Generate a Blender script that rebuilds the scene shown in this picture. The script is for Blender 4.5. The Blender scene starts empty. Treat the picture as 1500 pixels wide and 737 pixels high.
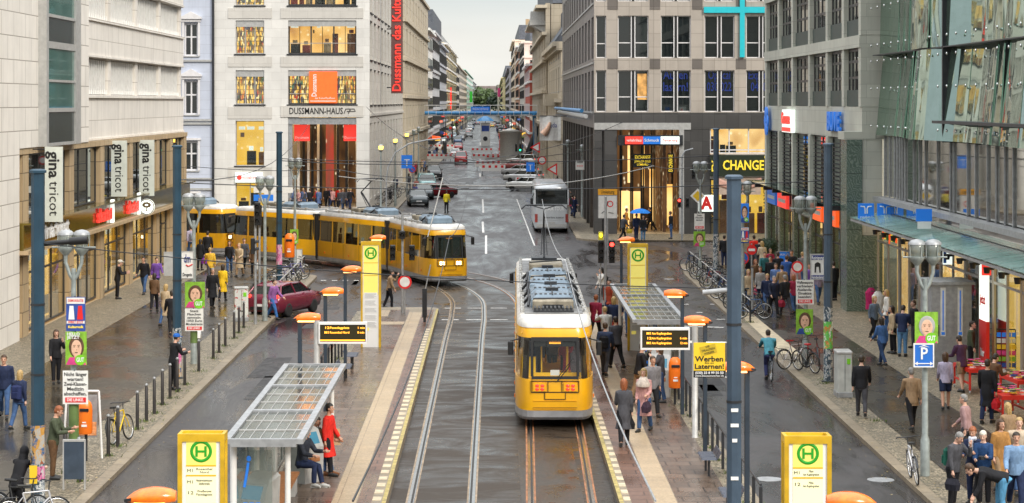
import bpy, bmesh, math, random
from mathutils import Vector, Matrix
R = math.radians
PI = math.pi
rnd = random.Random(7)
SC = bpy.context.scene
COL = SC.collection
# ------------------------------------------------------------------ camera model (used to survey the ground plan)
FPX, CAMH, HOR, VX = 3200.0, 9.4, 150.0, 725.0
def G(px, py, z=0.0):
 """survey: photo point on a horizontal plane at height z -> world"""
 Y = FPX*(CAMH-z)/(py-HOR)
 return Vector(((px-VX)*Y/FPX, Y, z))
def AT(px, py, Y):
 """survey: photo point at known depth -> world"""
 return Vector(((px-VX)*Y/FPX, Y, CAMH-(py-HOR)*Y/FPX))
cam_d = bpy.data.cameras.new('camera'); cam = bpy.data.objects.new('camera', cam_d); COL.objects.link(cam)
cam.location = (0, 0, CAMH); cam.rotation_euler = (R(90), 0, 0)
cam_d.sensor_width = 36; cam_d.lens = FPX/1500*36
cam_d.shift_x = (750-VX)/1500; cam_d.shift_y = -(368.5-HOR)/1500
cam_d.clip_start = 0.5; cam_d.clip_end = 12000
SC.camera = cam
SC.render.engine = 'CYCLES'
SC.view_settings.view_transform = 'Standard'; SC.view_settings.look = 'None'; SC.view_settings.gamma = 1
SC.view_settings.exposure = 0.72
SC.cycles.max_bounces = 7; SC.cycles.diffuse_bounces = 3; SC.cycles.glossy_bounces = 3; SC.cycles.transmission_bounces = 4
SC.cycles.transparent_max_bounces = 10; SC.cycles.caustics_reflective = False; SC.cycles.caustics_refractive = False
SC.cycles.sample_clamp_indirect = 4.0
# ------------------------------------------------------------------ material helpers
class NT:
 def __init__(s, name):
  s.m = bpy.data.materials.new(name); s.m.use_nodes = True
  s.t = s.m.node_tree; s.t.nodes.clear()
  s.out = s.n('ShaderNodeOutputMaterial'); s.b = s.n('ShaderNodeBsdfPrincipled')
  s.l(s.b.outputs[0], s.out.inputs[0])
 def n(s, typ, **kw):
  x = s.t.nodes.new(typ)
  for k, v in kw.items(): setattr(x, k, v)
  return x
 def l(s, a, b): s.t.links.new(a, b)
 def obj(s):
  if not hasattr(s, 'tc'): s.tc = s.n('ShaderNodeTexCoord')
  return s.tc.outputs['Object']
 def gen(s):
  if not hasattr(s, 'geo'): s.geo = s.n('ShaderNodeNewGeometry')
  return s.geo
 def noise(s, vec, scale, detail=4, rough=.55, dist=0.0):
  x = s.n('ShaderNodeTexNoise'); x.inputs['Scale'].default_value = scale; x.inputs['Detail'].default_value = detail
  x.inputs['Roughness'].default_value = rough; x.inputs['Distortion'].default_value = dist
  if vec is not None: s.l(vec, x.inputs['Vector'])
  return x
 def mapping(s, vec, scale=(1,1,1), rot=(0,0,0), loc=(0,0,0)):
  x = s.n('ShaderNodeMapping'); x.inputs['Scale'].default_value = scale; x.inputs['Rotation'].default_value = rot
  x.inputs['Location'].default_value = loc; s.l(vec, x.inputs['Vector']); return x.outputs[0]
 def ramp(s, fac, stops, const=False):
  x = s.n('ShaderNodeValToRGB'); cr = x.color_ramp
  if const: cr.interpolation = 'CONSTANT'
  while len(cr.elements) < len(stops): cr.elements.new(.5)
  for e, (p, c) in zip(cr.elements, stops):
   e.position = p; e.color = (c[0], c[1], c[2], 1) if hasattr(c, '__len__') else (c, c, c, 1)
  s.l(fac, x.inputs[0]); return x.outputs[0]
 def mix(s, fac, a, b, mode='MIX'):
  x = s.n('ShaderNodeMix', data_type='RGBA', blend_type=mode)
  for sock, v in ((0, fac), (6, a), (7, b)):
   if hasattr(v, 'is_linked'): s.l(v, x.inputs[sock])
   elif sock == 0: x.inputs[0].default_value = v
   else: x.inputs[sock].default_value = (v[0], v[1], v[2], 1)
  return x.outputs[2]
 def math(s, op, a, b=None):
  x = s.n('ShaderNodeMath', operation=op)
  for i, v in enumerate((a, b)):
   if v is None: continue
   if hasattr(v, 'is_linked'): s.l(v, x.inputs[i])
   else: x.inputs[i].default_value = v
  return x.outputs[0]
 def set(s, name, v):
  i = s.b.inputs[name]
  if hasattr(v, 'is_linked'): s.l(v, i)
  elif hasattr(v, '__len__'): i.default_value = (v[0], v[1], v[2], 1)
  else: i.default_value = v
 def bump(s, h, strength=.3, dist=.02):
  x = s.n('ShaderNodeBump'); x.inputs['Strength'].default_value = strength; x.inputs['Distance'].default_value = dist
  s.l(h, x.inputs['Height']); s.l(x.outputs[0], s.b.inputs['Normal'])
 def wallvec(s):
  """(horizontal run, height, 0) of a vertical wall, whichever way it faces"""
  g = s.gen(); sp = s.n('ShaderNodeSeparateXYZ'); s.l(g.outputs['Position'], sp.inputs[0])
  sn = s.n('ShaderNodeSeparateXYZ'); s.l(g.outputs['True Normal'], sn.inputs[0])
  ax = s.math('GREATER_THAN', s.math('ABSOLUTE', sn.outputs[0]), .6)
  mx = s.n('ShaderNodeMix', data_type='FLOAT'); s.l(ax, mx.inputs[0]); s.l(sp.outputs[0], mx.inputs[2]); s.l(sp.outputs[1], mx.inputs[3])
  cb = s.n('ShaderNodeCombineXYZ'); s.l(mx.outputs[0], cb.inputs[0]); s.l(sp.outputs[2], cb.inputs[1])
  return cb.outputs[0]
MC = {}
def mat(name, col=(.5,.5,.5), rough=.55, metal=0.0, var=.12, vs=3.0, bump=0.0, bs=40.0, emit=0.0, ecol=None, spec=.5, coat=0.0, ocol=False, grime=0.0):
 if name in MC: return MC[name]
 s = NT(name); v = s.obj()
 if ocol:
  oi = s.n('ShaderNodeObjectInfo'); base = oi.outputs['Color']
 else: base = col
 if var > 0:
  nz = s.noise(v, vs, 5)
  dark = s.mix(1.0, base, (1-var*1.6,)*3, 'MULTIPLY'); lite = s.mix(1.0, base, (1+var,)*3, 'MULTIPLY')
  c = s.mix(s.ramp(nz.outputs[0], [(.3,0.0),(.7,1.0)]), dark, lite)
 else:
  c = base if ocol else None
 if grime > 0:
  g = s.noise(s.mapping(s.gen().outputs['Position'], (1.2,1.2,.18)), 1.3, 6, .65)
  f = s.ramp(g.outputs[0], [(.45,0.0),(.75,grime)])
  c = s.mix(f, c if c is not None else base, tuple(x*.35 for x in col))
 s.set('Base Color', c if c is not None else col)
 s.set('Roughness', rough); s.set('Metallic', metal); s.b.inputs['Specular IOR Level'].default_value = spec
 if coat: s.b.inputs['Coat Weight'].default_value = coat; s.b.inputs['Coat Roughness'].default_value = .08
 if bump > 0: s.bump(s.noise(v, bs, 4).outputs[0], bump, .01)
 if emit > 0:
  s.set('Emission Color', ecol or col); s.b.inputs['Emission Strength'].default_value = emit
 MC[name] = s.m; return s.m
def stone(name, col, joint, bw=1.2, bh=.6, mortar=.012, var=.1, rough=.7, grime=.35, off=.5, spec=.4, streak=1.0):
 s = NT(name); w = s.wallvec()
 br = s.n('ShaderNodeTexBrick'); s.l(w, br.inputs['Vector']); br.offset = off
 br.inputs['Scale'].default_value = 1; br.inputs['Brick Width'].default_value = bw; br.inputs['Row Height'].default_value = bh
 br.inputs['Mortar Size'].default_value = mortar; br.inputs['Mortar Smooth'].default_value = .1; br.inputs['Bias'].default_value = 0
 br.inputs['Color1'].default_value = (*[c*(1-var) for c in col], 1); br.inputs['Color2'].default_value = (*[min(1,c*(1+var)) for c in col], 1)
 br.inputs['Mortar'].default_value = (*joint, 1)
 p = s.gen().outputs['Position']
 n1 = s.noise(p, .8, 6, .6); c = s.mix(s.ramp(n1.outputs[0], [(.3,0.0),(.75,.35)]), br.outputs[0], tuple(x*.62 for x in col))
 n2 = s.noise(s.mapping(p, (2.2,2.2,.12)), 1.0, 6, .65)
 c = s.mix(s.ramp(n2.outputs[0], [(.5,0.0),(.8,grime)]), c, (col[0]*.33, col[1]*.32, col[2]*.30))
 s.set('Base Color', c); s.set('Roughness', rough); s.b.inputs['Specular IOR Level'].default_value = spec
 h = s.math('ADD', s.math('MULTIPLY', br.outputs[1], -1.0), s.math('MULTIPLY', s.noise(p, 25, 3).outputs[0], .15))
 s.bump(h, .35, .02)
 return s.m
def lit(name, cols, strength=1.0, sx=1.0, sz=1.0, dark=(.05,.03,.02), shelves=False, tint=(1,.75,.35)):
 """inside of a lit room seen through glass: shelves / goods, giving off warm light"""
 s = NT(name); w = s.wallvec(); p = s.mapping(w, (sx, sz, 1))
 if shelves:
  br = s.n('ShaderNodeTexBrick'); s.l(p, br.inputs['Vector']); br.offset = 0
  br.inputs['Scale'].default_value = 1; br.inputs['Brick Width'].default_value = .85; br.inputs['Row Height'].default_value = .42
  br.inputs['Mortar Size'].default_value = .035; br.inputs['Mortar'].default_value = (.5,.32,.1,1)
  vo = s.n('ShaderNodeTexVoronoi'); vo.inputs['Scale'].default_value = 1.0
  s.l(s.mapping(p, (10, 2.38, 1)), vo.inputs['Vector'])
  hue = s.ramp(vo.outputs['Color'], [(0,(.1,.05,.02)),(.3,(.85,.5,.1)),(.42,(.5,.05,.02)),(.46,(.95,.75,.35)),(.55,(.05,.12,.07)),(.62,(.8,.42,.06)),(.7,(.06,.06,.1))], True)
  c = s.mix(s.math('MULTIPLY', br.outputs[1], .9), hue, (.05,.025,.01))
  big = s.noise(p, .9, 2); c = s.mix(s.ramp(big.outputs[0], [(.45,.0),(.75,.4)]), c, (.95,.55,.12))
 else:
  n1 = s.noise(p, .35, 2, .5, .3)
  c = s.ramp(n1.outputs[0], [(i/(len(cols)-1)*.5+.25, c) for i, c in enumerate(cols)])
  vo = s.n('ShaderNodeTexVoronoi'); vo.inputs['Scale'].default_value = 1.5; s.l(p, vo.inputs['Vector'])
  c = s.mix(s.ramp(vo.outputs['Distance'], [(.05,.7),(.22,0.0)]), c, (1,.85,.55))
 s.set('Base Color', tuple(dark)); s.set('Emission Color', c); s.b.inputs['Emission Strength'].default_value = strength
 s.set('Roughness', .7)
 return s.m
def glass(name, tint=(.6,.7,.7), clear=.6, rough=.03, base=(.02,.03,.03)):
 """pane: part see-through, part mirror by Fresnel"""
 s = NT(name); s.t.nodes.remove(s.b)
 tr = s.n('ShaderNodeBsdfTransparent'); tr.inputs[0].default_value = (*tint, 1)
 d = s.n('ShaderNodeBsdfPrincipled'); d.inputs['Base Color'].default_value = (*base, 1); d.inputs['Roughness'].default_value = rough
 m1 = s.n('ShaderNodeMixShader'); m1.inputs[0].default_value = clear; s.l(d.outputs[0], m1.inputs[1]); s.l(tr.outputs[0], m1.inputs[2])
 gl = s.n('ShaderNodeBsdfGlossy'); gl.inputs['Roughness'].default_value = rough; gl.inputs[0].default_value = (.95,1,.98,1)
 fr = s.n('ShaderNodeFresnel'); s.l(s.math('SUBTRACT', 1.5, s.math('MULTIPLY', s.gen().outputs['Backfacing'], .8333)), fr.inputs[0])
 m2 = s.n('ShaderNodeMixShader'); s.l(fr.outputs[0], m2.inputs[0]); s.l(m1.outputs[0], m2.inputs[1]); s.l(gl.outputs[0], m2.inputs[2])
 s.l(m2.outputs[0], s.out.inputs[0]); return s.m
# ------------------------------------------------------------------ mesh builder
class MB:
 def __init__(s): s.v = []; s.f = []; s.mi = []; s.sm = []
 def add(s, vs, fs, m=0, smooth=False):
  o = len(s.v); s.v += [tuple(v) for v in vs]
  for f in fs: s.f.append(tuple(i+o for i in f)); s.mi.append(m); s.sm.append(smooth)
  return s
 def box(s, x0, x1, y0, y1, z0, z1, m=0):
  if x0 > x1: x0, x1 = x1, x0
  if y0 > y1: y0, y1 = y1, y0
  if z0 > z1: z0, z1 = z1, z0
  return s.add([(x0,y0,z0),(x1,y0,z0),(x1,y1,z0),(x0,y1,z0),(x0,y0,z1),(x1,y0,z1),(x1,y1,z1),(x0,y1,z1)],
              [(0,3,2,1),(4,5,6,7),(0,1,5,4),(1,2,6,5),(2,3,7,6),(3,0,4,7)], m)
 def bbox(s, x0, x1, y0, y1, z0, z1, b=.02, m=0):
  """box with chamfered vertical edges and top edge"""
  b = min(b, (x1-x0)*.45, (y1-y0)*.45)
  def ring(i, z): return [(x0+b+i-0,y0+i,z),(x1-b-i,y0+i,z),(x1-i,y0+b+i,z),(x1-i,y1-b-i,z),(x1-b-i,y1-i,z),(x0+b+i,y1-i,z),(x0+i,y1-b-i,z),(x0+i,y0+b+i,z)]
  rs = [ring(0,z0), ring(0,z1-b), ring(b*.8,z1)]
  return s.rings(rs, m)
 def rings(s, rs, m=0, smooth=False, closed=True, cap0=True, cap1=True):
  n = len(rs[0]); vs = [p for r in rs for p in r]; fs = []
  for k in range(len(rs)-1):
   for i in range(n if closed else n-1):
    j = (i+1) % n; fs.append((k*n+i, k*n+j, (k+1)*n+j, (k+1)*n+i))
  s.add(vs, fs, m, smooth)
  for k, on, rev in ((0, cap0, True), (len(rs)-1, cap1, False)):
   if closed and on: o = len(s.v); s.v += [tuple(p) for p in rs[k]]; s.f.append(tuple(o+i for i in (reversed(range(n)) if rev else range(n)))); s.mi.append(m); s.sm.append(False)
  return s
 def tube(s, pts, r, n=8, m=0, cap=True, ell=None):
  pts = [Vector(p) for p in pts]; k = len(pts); rs = r if hasattr(r, '__len__') else [r]*k
  rings = []; prev = None
  for i, p in enumerate(pts):
   t = (pts[min(i+1,k-1)]-pts[max(i-1,0)])
   if t.length < 1e-9: t = Vector((0,0,1))
   t.normalize()
   if prev is None:
    a = Vector((0,0,1)) if abs(t.z) < .9 else Vector((1,0,0)); u = a.cross(t).normalized()
   else:
    u = prev - t*prev.dot(t)
    u = u.normalized() if u.length > 1e-6 else Vector((1,0,0))
   prev = u; w = t.cross(u)
   e = ell or (1,1)
   rings.append([p + (u*math.cos(q)*e[0] + w*math.sin(q)*e[1])*rs[i] for q in [2*PI*j/n+PI/n for j in range(n)]])
  return s.rings(rings, m, n > 4, True, cap, cap)
 def lathe(s, prof, c=(0,0,0), n=16, m=0, smooth=True, cap=True):
  rs = [[(c[0]+r*math.cos(2*PI*i/n+PI/n), c[1]+r*math.sin(2*PI*i/n+PI/n), c[2]+z) for i in range(n)] for r, z in prof]
  return s.rings(rs, m, smooth, True, cap, cap)
 def ball(s, c, r, n=10, m=0, k=6):
  if not hasattr(r, '__len__'): r = (r, r, r)
  rs = [[(c[0]+r[0]*math.sin(a)*math.cos(2*PI*i/n), c[1]+r[1]*math.sin(a)*math.sin(2*PI*i/n), c[2]-r[2]*math.cos(a)) for i in range(n)]
              for a in [PI*(j+.02)/(k+.04) for j in range(k+1)]]
  return s.rings(rs, m, True)
 def prism(s, poly, z0, z1, m=0):
  return s.rings([[(x,y,z0) for x,y in poly], [(x,y,z1) for x,y in poly]], m)
 def extr(s, poly, axis, a0, a1, m=0):
  """polygon in the plane normal to axis, pushed from a0 to a1; poly coords are the other two axes in order"""
  def P(u, v, a): return (a,u,v) if axis == 0 else (u,a,v) if axis == 1 else (u,v,a)
  return s.rings([[P(u,v,a0) for u,v in poly], [P(u,v,a1) for u,v in poly]], m)
 def quad(s, a, b, c, d, m=0): return s.add([a,b,c,d], [(0,1,2,3)], m)
 def sheet(s, pts, m=0): return s.add(pts, [tuple(range(len(pts)))], m)
 def fbox(s, F, u0, u1, z0, z1, d0, d1, m=0):
  a = F(u0, d0); b = F(u1, d1)
  return s.box(a[0], b[0], a[1], b[1], z0, z1, m)
 def wall(s, F, u0, u1, z0, z1, holes, d0, d1, m=0):
  """wall with real openings"""
  zs = sorted({z0, z1, *[min(max(h[2],z0),z1) for h in holes], *[min(max(h[3],z0),z1) for h in holes]})
  for a, b in zip(zs, zs[1:]):
   if b-a < 1e-5: continue
   zc = (a+b)/2; cur = u0
   for h in sorted([h for h in holes if h[2] < zc < h[3]]):
    if h[0] > cur+1e-5: s.fbox(F, cur, min(h[0],u1), a, b, d0, d1, m)
    cur = max(cur, h[1])
   if cur < u1-1e-5: s.fbox(F, cur, u1, a, b, d0, d1, m)
  return s
 def mesh(s, name, mats):
  me = bpy.data.meshes.new(name); me.from_pydata(s.v, [], s.f)
  for m in (mats if isinstance(mats, (list, tuple)) else [mats]): me.materials.append(m)
  me.polygons.foreach_set('material_index', s.mi); me.polygons.foreach_set('use_smooth', s.sm)
  s.orient(me)
  me.update(); return me
 def orient(s, me):
  bm = bmesh.new(); bm.from_mesh(me); bm.faces.ensure_lookup_table()
  w = bm.copy(); bmesh.ops.remove_doubles(w, verts=w.verts, dist=1e-6)
  if len(w.faces) == len(bm.faces):
   bmesh.ops.recalc_face_normals(w, faces=w.faces); w.faces.ensure_lookup_table(); bm.normal_update(); w.normal_update()
   for a, b in zip(bm.faces, w.faces):
    if a.normal.dot(b.normal) < 0: a.normal_flip()
  else: bmesh.ops.recalc_face_normals(bm, faces=bm.faces)
  w.free(); bm.to_mesh(me); bm.free()
 def build(s, name, mats, parent=None, loc=(0,0,0), rot=(0,0,0), world=False):
  return link(name, s.mesh(name, mats), parent, loc, rot, world)
def link(name, me, parent=None, loc=(0,0,0), rot=(0,0,0), world=False):
 o = bpy.data.objects.new(name, me); COL.objects.link(o)
 if parent is not None:
  o.parent = parent
  if world:
   p = parent
   while p.parent is not None: p = p.parent
   loc = -p.location if parent.parent is None else (0,0,0)
 o.location = loc; o.rotation_euler = rot
 return o
def tag(o, label=None, cat=None, group=None, kind=None):
 if label: o['label'] = label
 if cat: o['category'] = cat
 if group: o['group'] = group
 if kind: o['kind'] = kind
 return o
def thing(name, label, cat, loc=(0,0,0), rz=0.0, group=None):
 o = bpy.data.objects.new(name, None); COL.objects.link(o); o.empty_display_size = .2
 o.location = loc; o.rotation_euler = (0,0,rz)
 return tag(o, label, cat, group)
def struct(name, mb, m): return tag(mb.build(name, m), kind='structure')
def children(o): return [c for c in KIDS.get(o.name, ())] if False else [c for c in o.children]
def copy_tree(o, parent=None):
 c = o.copy(); COL.objects.link(c)
 if parent is not None: c.parent = parent
 for ch in o.children: copy_tree(ch, c)
 return c
def dup(o, label, loc, rz=0.0, group=None, cat=None, color=None, scale=None):
 c = copy_tree(o); c.location = loc; c.rotation_euler = (0,0,rz); c['label'] = label
 if group: c['group'] = group
 if cat: c['category'] = cat
 if scale: c.scale = (scale,)*3
 return c
ORD = ['nearest','second','third','fourth','fifth','sixth','seventh','eighth','ninth','tenth','eleventh','twelfth','thirteenth','fourteenth','fifteenth',
       'sixteenth','seventeenth','eighteenth','nineteenth','twentieth']
ORD += ['twenty-'+a for a in ['first','second','third','fourth','fifth','sixth','seventh','eighth','ninth']]+['thirtieth']
# facade frames: u = run along the wall, d = out of the wall
def FRONT(Y): return lambda u, d: (u, Y-d)           # faces the camera
def EAST(X): return lambda u, d: (X+d, u)            # wall on the left of the street, faces right
def WEST(X): return lambda u, d: (X-d, u)            # wall on the right of the street, faces left
# ------------------------------------------------------------------ lettering
TXT = {}
def text_mesh(body, h, bold=0.0, w=None, depth=.012, turn=0.0, align='CENTER', spacing=1.0, leading=1.0):
 key = (body, h, bold, w, depth, turn, align, spacing, leading)
 if key in TXT: return TXT[key]
 cu = bpy.data.curves.new('lettering', 'FONT'); cu.body = body; cu.size = h*1.43; cu.offset = bold*h; cu.extrude = depth/2
 cu.align_x = align; cu.align_y = 'CENTER'; cu.space_character = spacing; cu.space_line = leading; cu.resolution_u = 2
 o = bpy.data.objects.new('lettering', cu); COL.objects.link(o)
 dg = bpy.context.evaluated_depsgraph_get(); me = bpy.data.meshes.new_from_object(o.evaluated_get(dg))
 bpy.data.objects.remove(o); bpy.data.curves.remove(cu)
 if me.vertices:
  xs = [v.co.x for v in me.vertices]; wd = max(xs)-min(xs)
  if w and wd > 0: me.transform(Matrix.Diagonal((w/wd,1,1,1)))
 if turn: me.transform(Matrix.Rotation(turn, 4, 'Z'))
 TXT[key] = me; return me
ROT_S = (PI/2,0,0); ROT_E = (PI/2,0,PI/2); ROT_W = (PI/2,0,-PI/2); ROT_N = (PI/2,0,PI)
def write(parent, body, h, m, loc, rot=ROT_S, name='lettering', **kw):
 me = text_mesh(body, h, **kw)
 key = (me.name, m.name)
 if key not in TXT:
  c = me.copy() if me.materials else me
  c.materials.clear(); c.materials.append(m); TXT[key] = c
 return link(name, TXT[key], parent, loc, rot)
# ------------------------------------------------------------------ world and sun: a bright overcast afternoon after rain
W = bpy.data.worlds.new('World'); SC.world = W; W.use_nodes = True
nt = W.node_tree; nt.nodes.clear()
def wn(t, **k):
 x = nt.nodes.new(t)
 for a, b in k.items(): setattr(x, a, b)
 return x
wo = wn('ShaderNodeOutputWorld'); bg = wn('ShaderNodeBackground'); nt.links.new(bg.outputs[0], wo.inputs[0])
sky = wn('ShaderNodeTexSky', sky_type='NISHITA'); sky.sun_disc = False
SUN_EL, SUN_AZ = 36, 142            # behind the camera and to the right
sky.sun_elevation = R(SUN_EL); sky.sun_rotation = R(SUN_AZ); sky.dust_density = 4; sky.air_density = 1.2
tc = wn('ShaderNodeTexCoord'); sp = wn('ShaderNodeSeparateXYZ'); nt.links.new(tc.outputs['Generated'], sp.inputs[0])
rp = wn('ShaderNodeValToRGB'); nt.links.new(sp.outputs[2], rp.inputs[0])
els = [(0,(5.9,5.75,5.35)),(.03,(5.8,5.75,5.4)),(.055,(4.9,5.4,5.45)),(.3,(4.6,4.9,5.1)),(.55,(11,11.2,11.4)),(1,(20,20.4,20.8))]
while len(rp.color_ramp.elements) < len(els): rp.color_ramp.elements.new(.5)
for e, (p, c) in zip(rp.color_ramp.elements, els): e.position = p; e.color = (*c, 1)
cl = wn('ShaderNodeTexNoise'); cl.inputs['Scale'].default_value = 5; cl.inputs['Detail'].default_value = 5
mp = wn('ShaderNodeMapping'); mp.inputs['Scale'].default_value = (1,1,5); nt.links.new(tc.outputs['Generated'], mp.inputs[0]); nt.links.new(mp.outputs[0], cl.inputs[0])
cr = wn('ShaderNodeMapRange'); cr.inputs[1].default_value = .3; cr.inputs[2].default_value = .7; cr.inputs[3].default_value = .87; cr.inputs[4].default_value = 1.05
nt.links.new(cl.outputs[0], cr.inputs[0])
mu = wn('ShaderNodeMix', data_type='RGBA', blend_type='MULTIPLY'); mu.inputs[0].default_value = 1; nt.links.new(rp.outputs[0], mu.inputs[6]); nt.links.new(cr.outputs[0], mu.inputs[7])
mx = wn('ShaderNodeMix', data_type='RGBA'); mx.inputs[0].default_value = .93; nt.links.new(sky.outputs[0], mx.inputs[6]); nt.links.new(mu.outputs[2], mx.inputs[7])
nt.links.new(mx.outputs[2], bg.inputs[0]); bg.inputs[1].default_value = .1
sd = bpy.data.lights.new('sun', 'SUN'); sd.energy = 1.5; sd.angle = R(18); sd.color = (1,.93,.82)
so = bpy.data.objects.new('sun', sd); COL.objects.link(so); so.location = (0,-50,80)
az = R(SUN_AZ); el = R(SUN_EL)
so.rotation_euler = Vector((math.sin(az)*math.cos(el), math.cos(az)*math.cos(el), math.sin(el))).to_track_quat('Z','Y').to_euler()
# ------------------------------------------------------------------ common materials
def wet(name, col, r0, r1, scale=(.5,.5), streak=False, grain=.25, bump=.15, light=1.6, spec=.5):
 s = NT(name); p = s.gen().outputs['Position']
 big = s.noise(s.mapping(p, (scale[0], scale[1], 1)), 1.0, 7, .66, .9)
 fine = s.noise(p, 38, 3, .7)
 f = s.ramp(big.outputs[0], [(.38,0.0),(.62,1.0)])
 c = s.mix(f, tuple(x*.72 for x in col), tuple(x*light for x in col))
 c = s.mix(grain, c, s.ramp(fine.outputs[0], [(.3,(.0,.0,.0)),(.7,tuple(min(1,x*3) for x in col))]))
 sv = s.noise(p, .35, 4); c = s.mix(s.ramp(sv.outputs[0], [(.4,0.0),(.7,.35)]), c, (col[0]*.9, col[1]*.65, col[2]*.45))
 s.set('Base Color', c); s.b.inputs['Specular IOR Level'].default_value = spec
 s.set('Roughness', s.ramp(big.outputs[0], [(.36,r0),(.6,r1)]))
 h = s.math('ADD', s.math('MULTIPLY', fine.outputs[0], 1.0), s.noise(p, 9, 3).outputs[0])
 s.bump(h, bump, .006); return s
M = {}
M['road'] = wet('wet_asphalt', (.026,.023,.024), .14, .5, (.45,.1), grain=.4, spec=.55, bump=.06).m
M['bed'] = wet('wet_track_bed', (.03,.022,.015), .14, .62, (.35,.6), grain=.45, light=1.35, bump=.3, spec=.3).m
M['bed_dark'] = wet('track_infill', (.024,.018,.012), .2, .55, (.6,.25), grain=.45).m
M['ground'] = mat('ground_earth', (.12,.115,.105), .8, var=.2)
def paving(name, col, joint, bw, bh, r0, r1, mortar=.01, var=.22, rot=0, bump=.4, off=.5):
 s = NT(name); p = s.gen().outputs['Position']; q = s.mapping(p, rot=(0,0,rot))
 br = s.n('ShaderNodeTexBrick'); s.l(q, br.inputs[0]); br.offset = off
 br.inputs['Scale'].default_value = 1; br.inputs['Brick Width'].default_value = bw; br.inputs['Row Height'].default_value = bh
 br.inputs['Mortar Size'].default_value = mortar; br.inputs['Bias'].default_value = 0
 br.inputs['Color1'].default_value = (*[x*(1-var) for x in col],1); br.inputs['Color2'].default_value = (*[x*(1+var) for x in col],1); br.inputs['Mortar'].default_value = (*joint,1)
 n = s.noise(p, .45, 6, .65); c = s.mix(s.ramp(n.outputs[0], [(.35,0.0),(.7,.55)]), br.outputs[0], tuple(x*.5 for x in col))
 n3 = s.noise(p, 14, 4, .7); c = s.mix(s.ramp(n3.outputs[0], [(.45,0.0),(.75,.45)]), c, tuple(min(1,x*1.7) for x in col))
 s.set('Base Color', c); s.set('Roughness', s.ramp(s.noise(s.mapping(p,(1,.45,1)), .7, 5).outputs[0], [(.36,r0),(.64,r1)]))
 s.bump(s.math('ADD', s.math('MULTIPLY', br.outputs[1], -1.0), s.math('MULTIPLY', n3.outputs[0], .5)), bump, .012); return s.m
M['slab'] = paving('wet_dark_paving', (.05,.041,.028), (.012,.01,.007), .42, .14, .12, .4, .012, .3)
M['plat_reddened'] = paving('platform_slabs', (.13,.09,.066), (.024,.016,.011), .62, .62, .14, .46, .022, .3)  # grey slabs reddened, pink light reflected by the wet platform is in the colour
M['plat_brown'] = paving('platform_brown_slabs', (.15,.078,.052), (.03,.017,.012), 1.0, .5, .14, .46, .018, .28)  # brown slabs, some of the reflected pink light put into their colour
def mosaic(name, col, scale=11):
 s = NT(name); p = s.gen().outputs['Position']
 vo = s.n('ShaderNodeTexVoronoi'); vo.inputs['Scale'].default_value = scale; s.l(p, vo.inputs['Vector'])
 vd = s.n('ShaderNodeTexVoronoi', feature='DISTANCE_TO_EDGE'); vd.inputs['Scale'].default_value = scale; s.l(p, vd.inputs['Vector'])
 sv = s.n('ShaderNodeSeparateXYZ'); s.l(vo.outputs['Color'], sv.inputs[0])
 c = s.mix(sv.outputs[0], tuple(x*.45 for x in col), tuple(min(1,x*1.55) for x in col))
 c = s.mix(s.ramp(vd.outputs[0], [(.04,1.0),(.13,0.0)]), c, (.055,.055,.03))
 n = s.noise(p, .8, 6, .65); c = s.mix(s.ramp(n.outputs[0], [(.35,0.0),(.7,.5)]), c, tuple(x*.4 for x in col))
 g = s.noise(p, .55, 5, .7); c = s.mix(s.ramp(g.outputs[0], [(.6,0.0),(.72,.3)]), c, (.1,.12,.03))
 s.set('Base Color', c); s.set('Roughness', .5); s.bump(s.ramp(vd.outputs[0], [(0,0.0),(.15,1.0)]), .5, .015); return s.m
M['mosaic'] = mosaic('mosaic_setts', (.3,.245,.17))
M['kerb'] = paving('granite_kerb', (.26,.21,.145), (.04,.03,.02), 9, 1.0, .4, .6, .02, .15, off=0)
M['tact'] = paving('tactile_paving', (.46,.35,.22), (.2,.14,.09), .6, .1, .35, .55, .012, .1, off=0)
M['white_line'] = mat('road_paint', (.72,.7,.66), .5, var=.3, vs=5)
M['cream'] = mat('cream_stone', (.6,.5,.34), .5, var=.2, vs=4)
M['edge_y'] = mat('yellow_edge_stone', (.42,.33,.1), .55, var=.3, vs=5)
M['steel'] = mat('polished_rail', (.62,.6,.57), .22, 1.0, var=.1)
M['groove'] = mat('rail_groove', (.015,.014,.012), .6, var=0)
M['filler'] = mat('rail_joint_filler', (.3,.22,.14), .5, var=.35, vs=2)
M['rustfill'] = mat('rail_rust_filler', (.32,.13,.05), .6, var=.35, vs=2)
M['dark'] = mat('dark_metal', (.035,.037,.042), .45, .3, var=.15)
M['black'] = mat('black_plastic', (.012,.012,.013), .4, var=0)
M['grey'] = mat('grey_metal', (.36,.37,.38), .45, .3, var=.15, vs=6)
M['lgrey'] = mat('pale_grey_metal', (.46,.455,.44), .42, .2, var=.1, vs=5)
M['white'] = mat('white_paint', (.8,.79,.76), .45, var=.06)
M['mast'] = mat('blue_grey_mast_paint', (.022,.062,.1), .42, .1, var=.16, vs=2, grime=.3)
M['mast2'] = mat('slate_mast_paint', (.06,.095,.14), .42, .1, var=.16, vs=2, grime=.3)
M['lamp_grey'] = mat('grey_green_lamp_paint', (.33,.37,.36), .45, .25, var=.18, vs=7)
M['orange'] = mat('orange_plastic', (.95,.2,.015), .35, var=.06)
M['yellow'] = mat('signal_yellow', (.88,.58,.03), .4, var=.06)
M['red'] = mat('signal_red', (.7,.03,.02), .4, var=.05)
M['blue'] = mat('sign_blue', (.02,.16,.6), .4, var=.04)
M['green'] = mat('sign_green', (.03,.42,.03), .4, var=.04)
M['wood'] = mat('seat_wood', (.35,.14,.05), .5, var=.25, vs=14)
M['tyre'] = mat('tyre_rubber', (.018,.018,.018), .75, var=.1)
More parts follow.
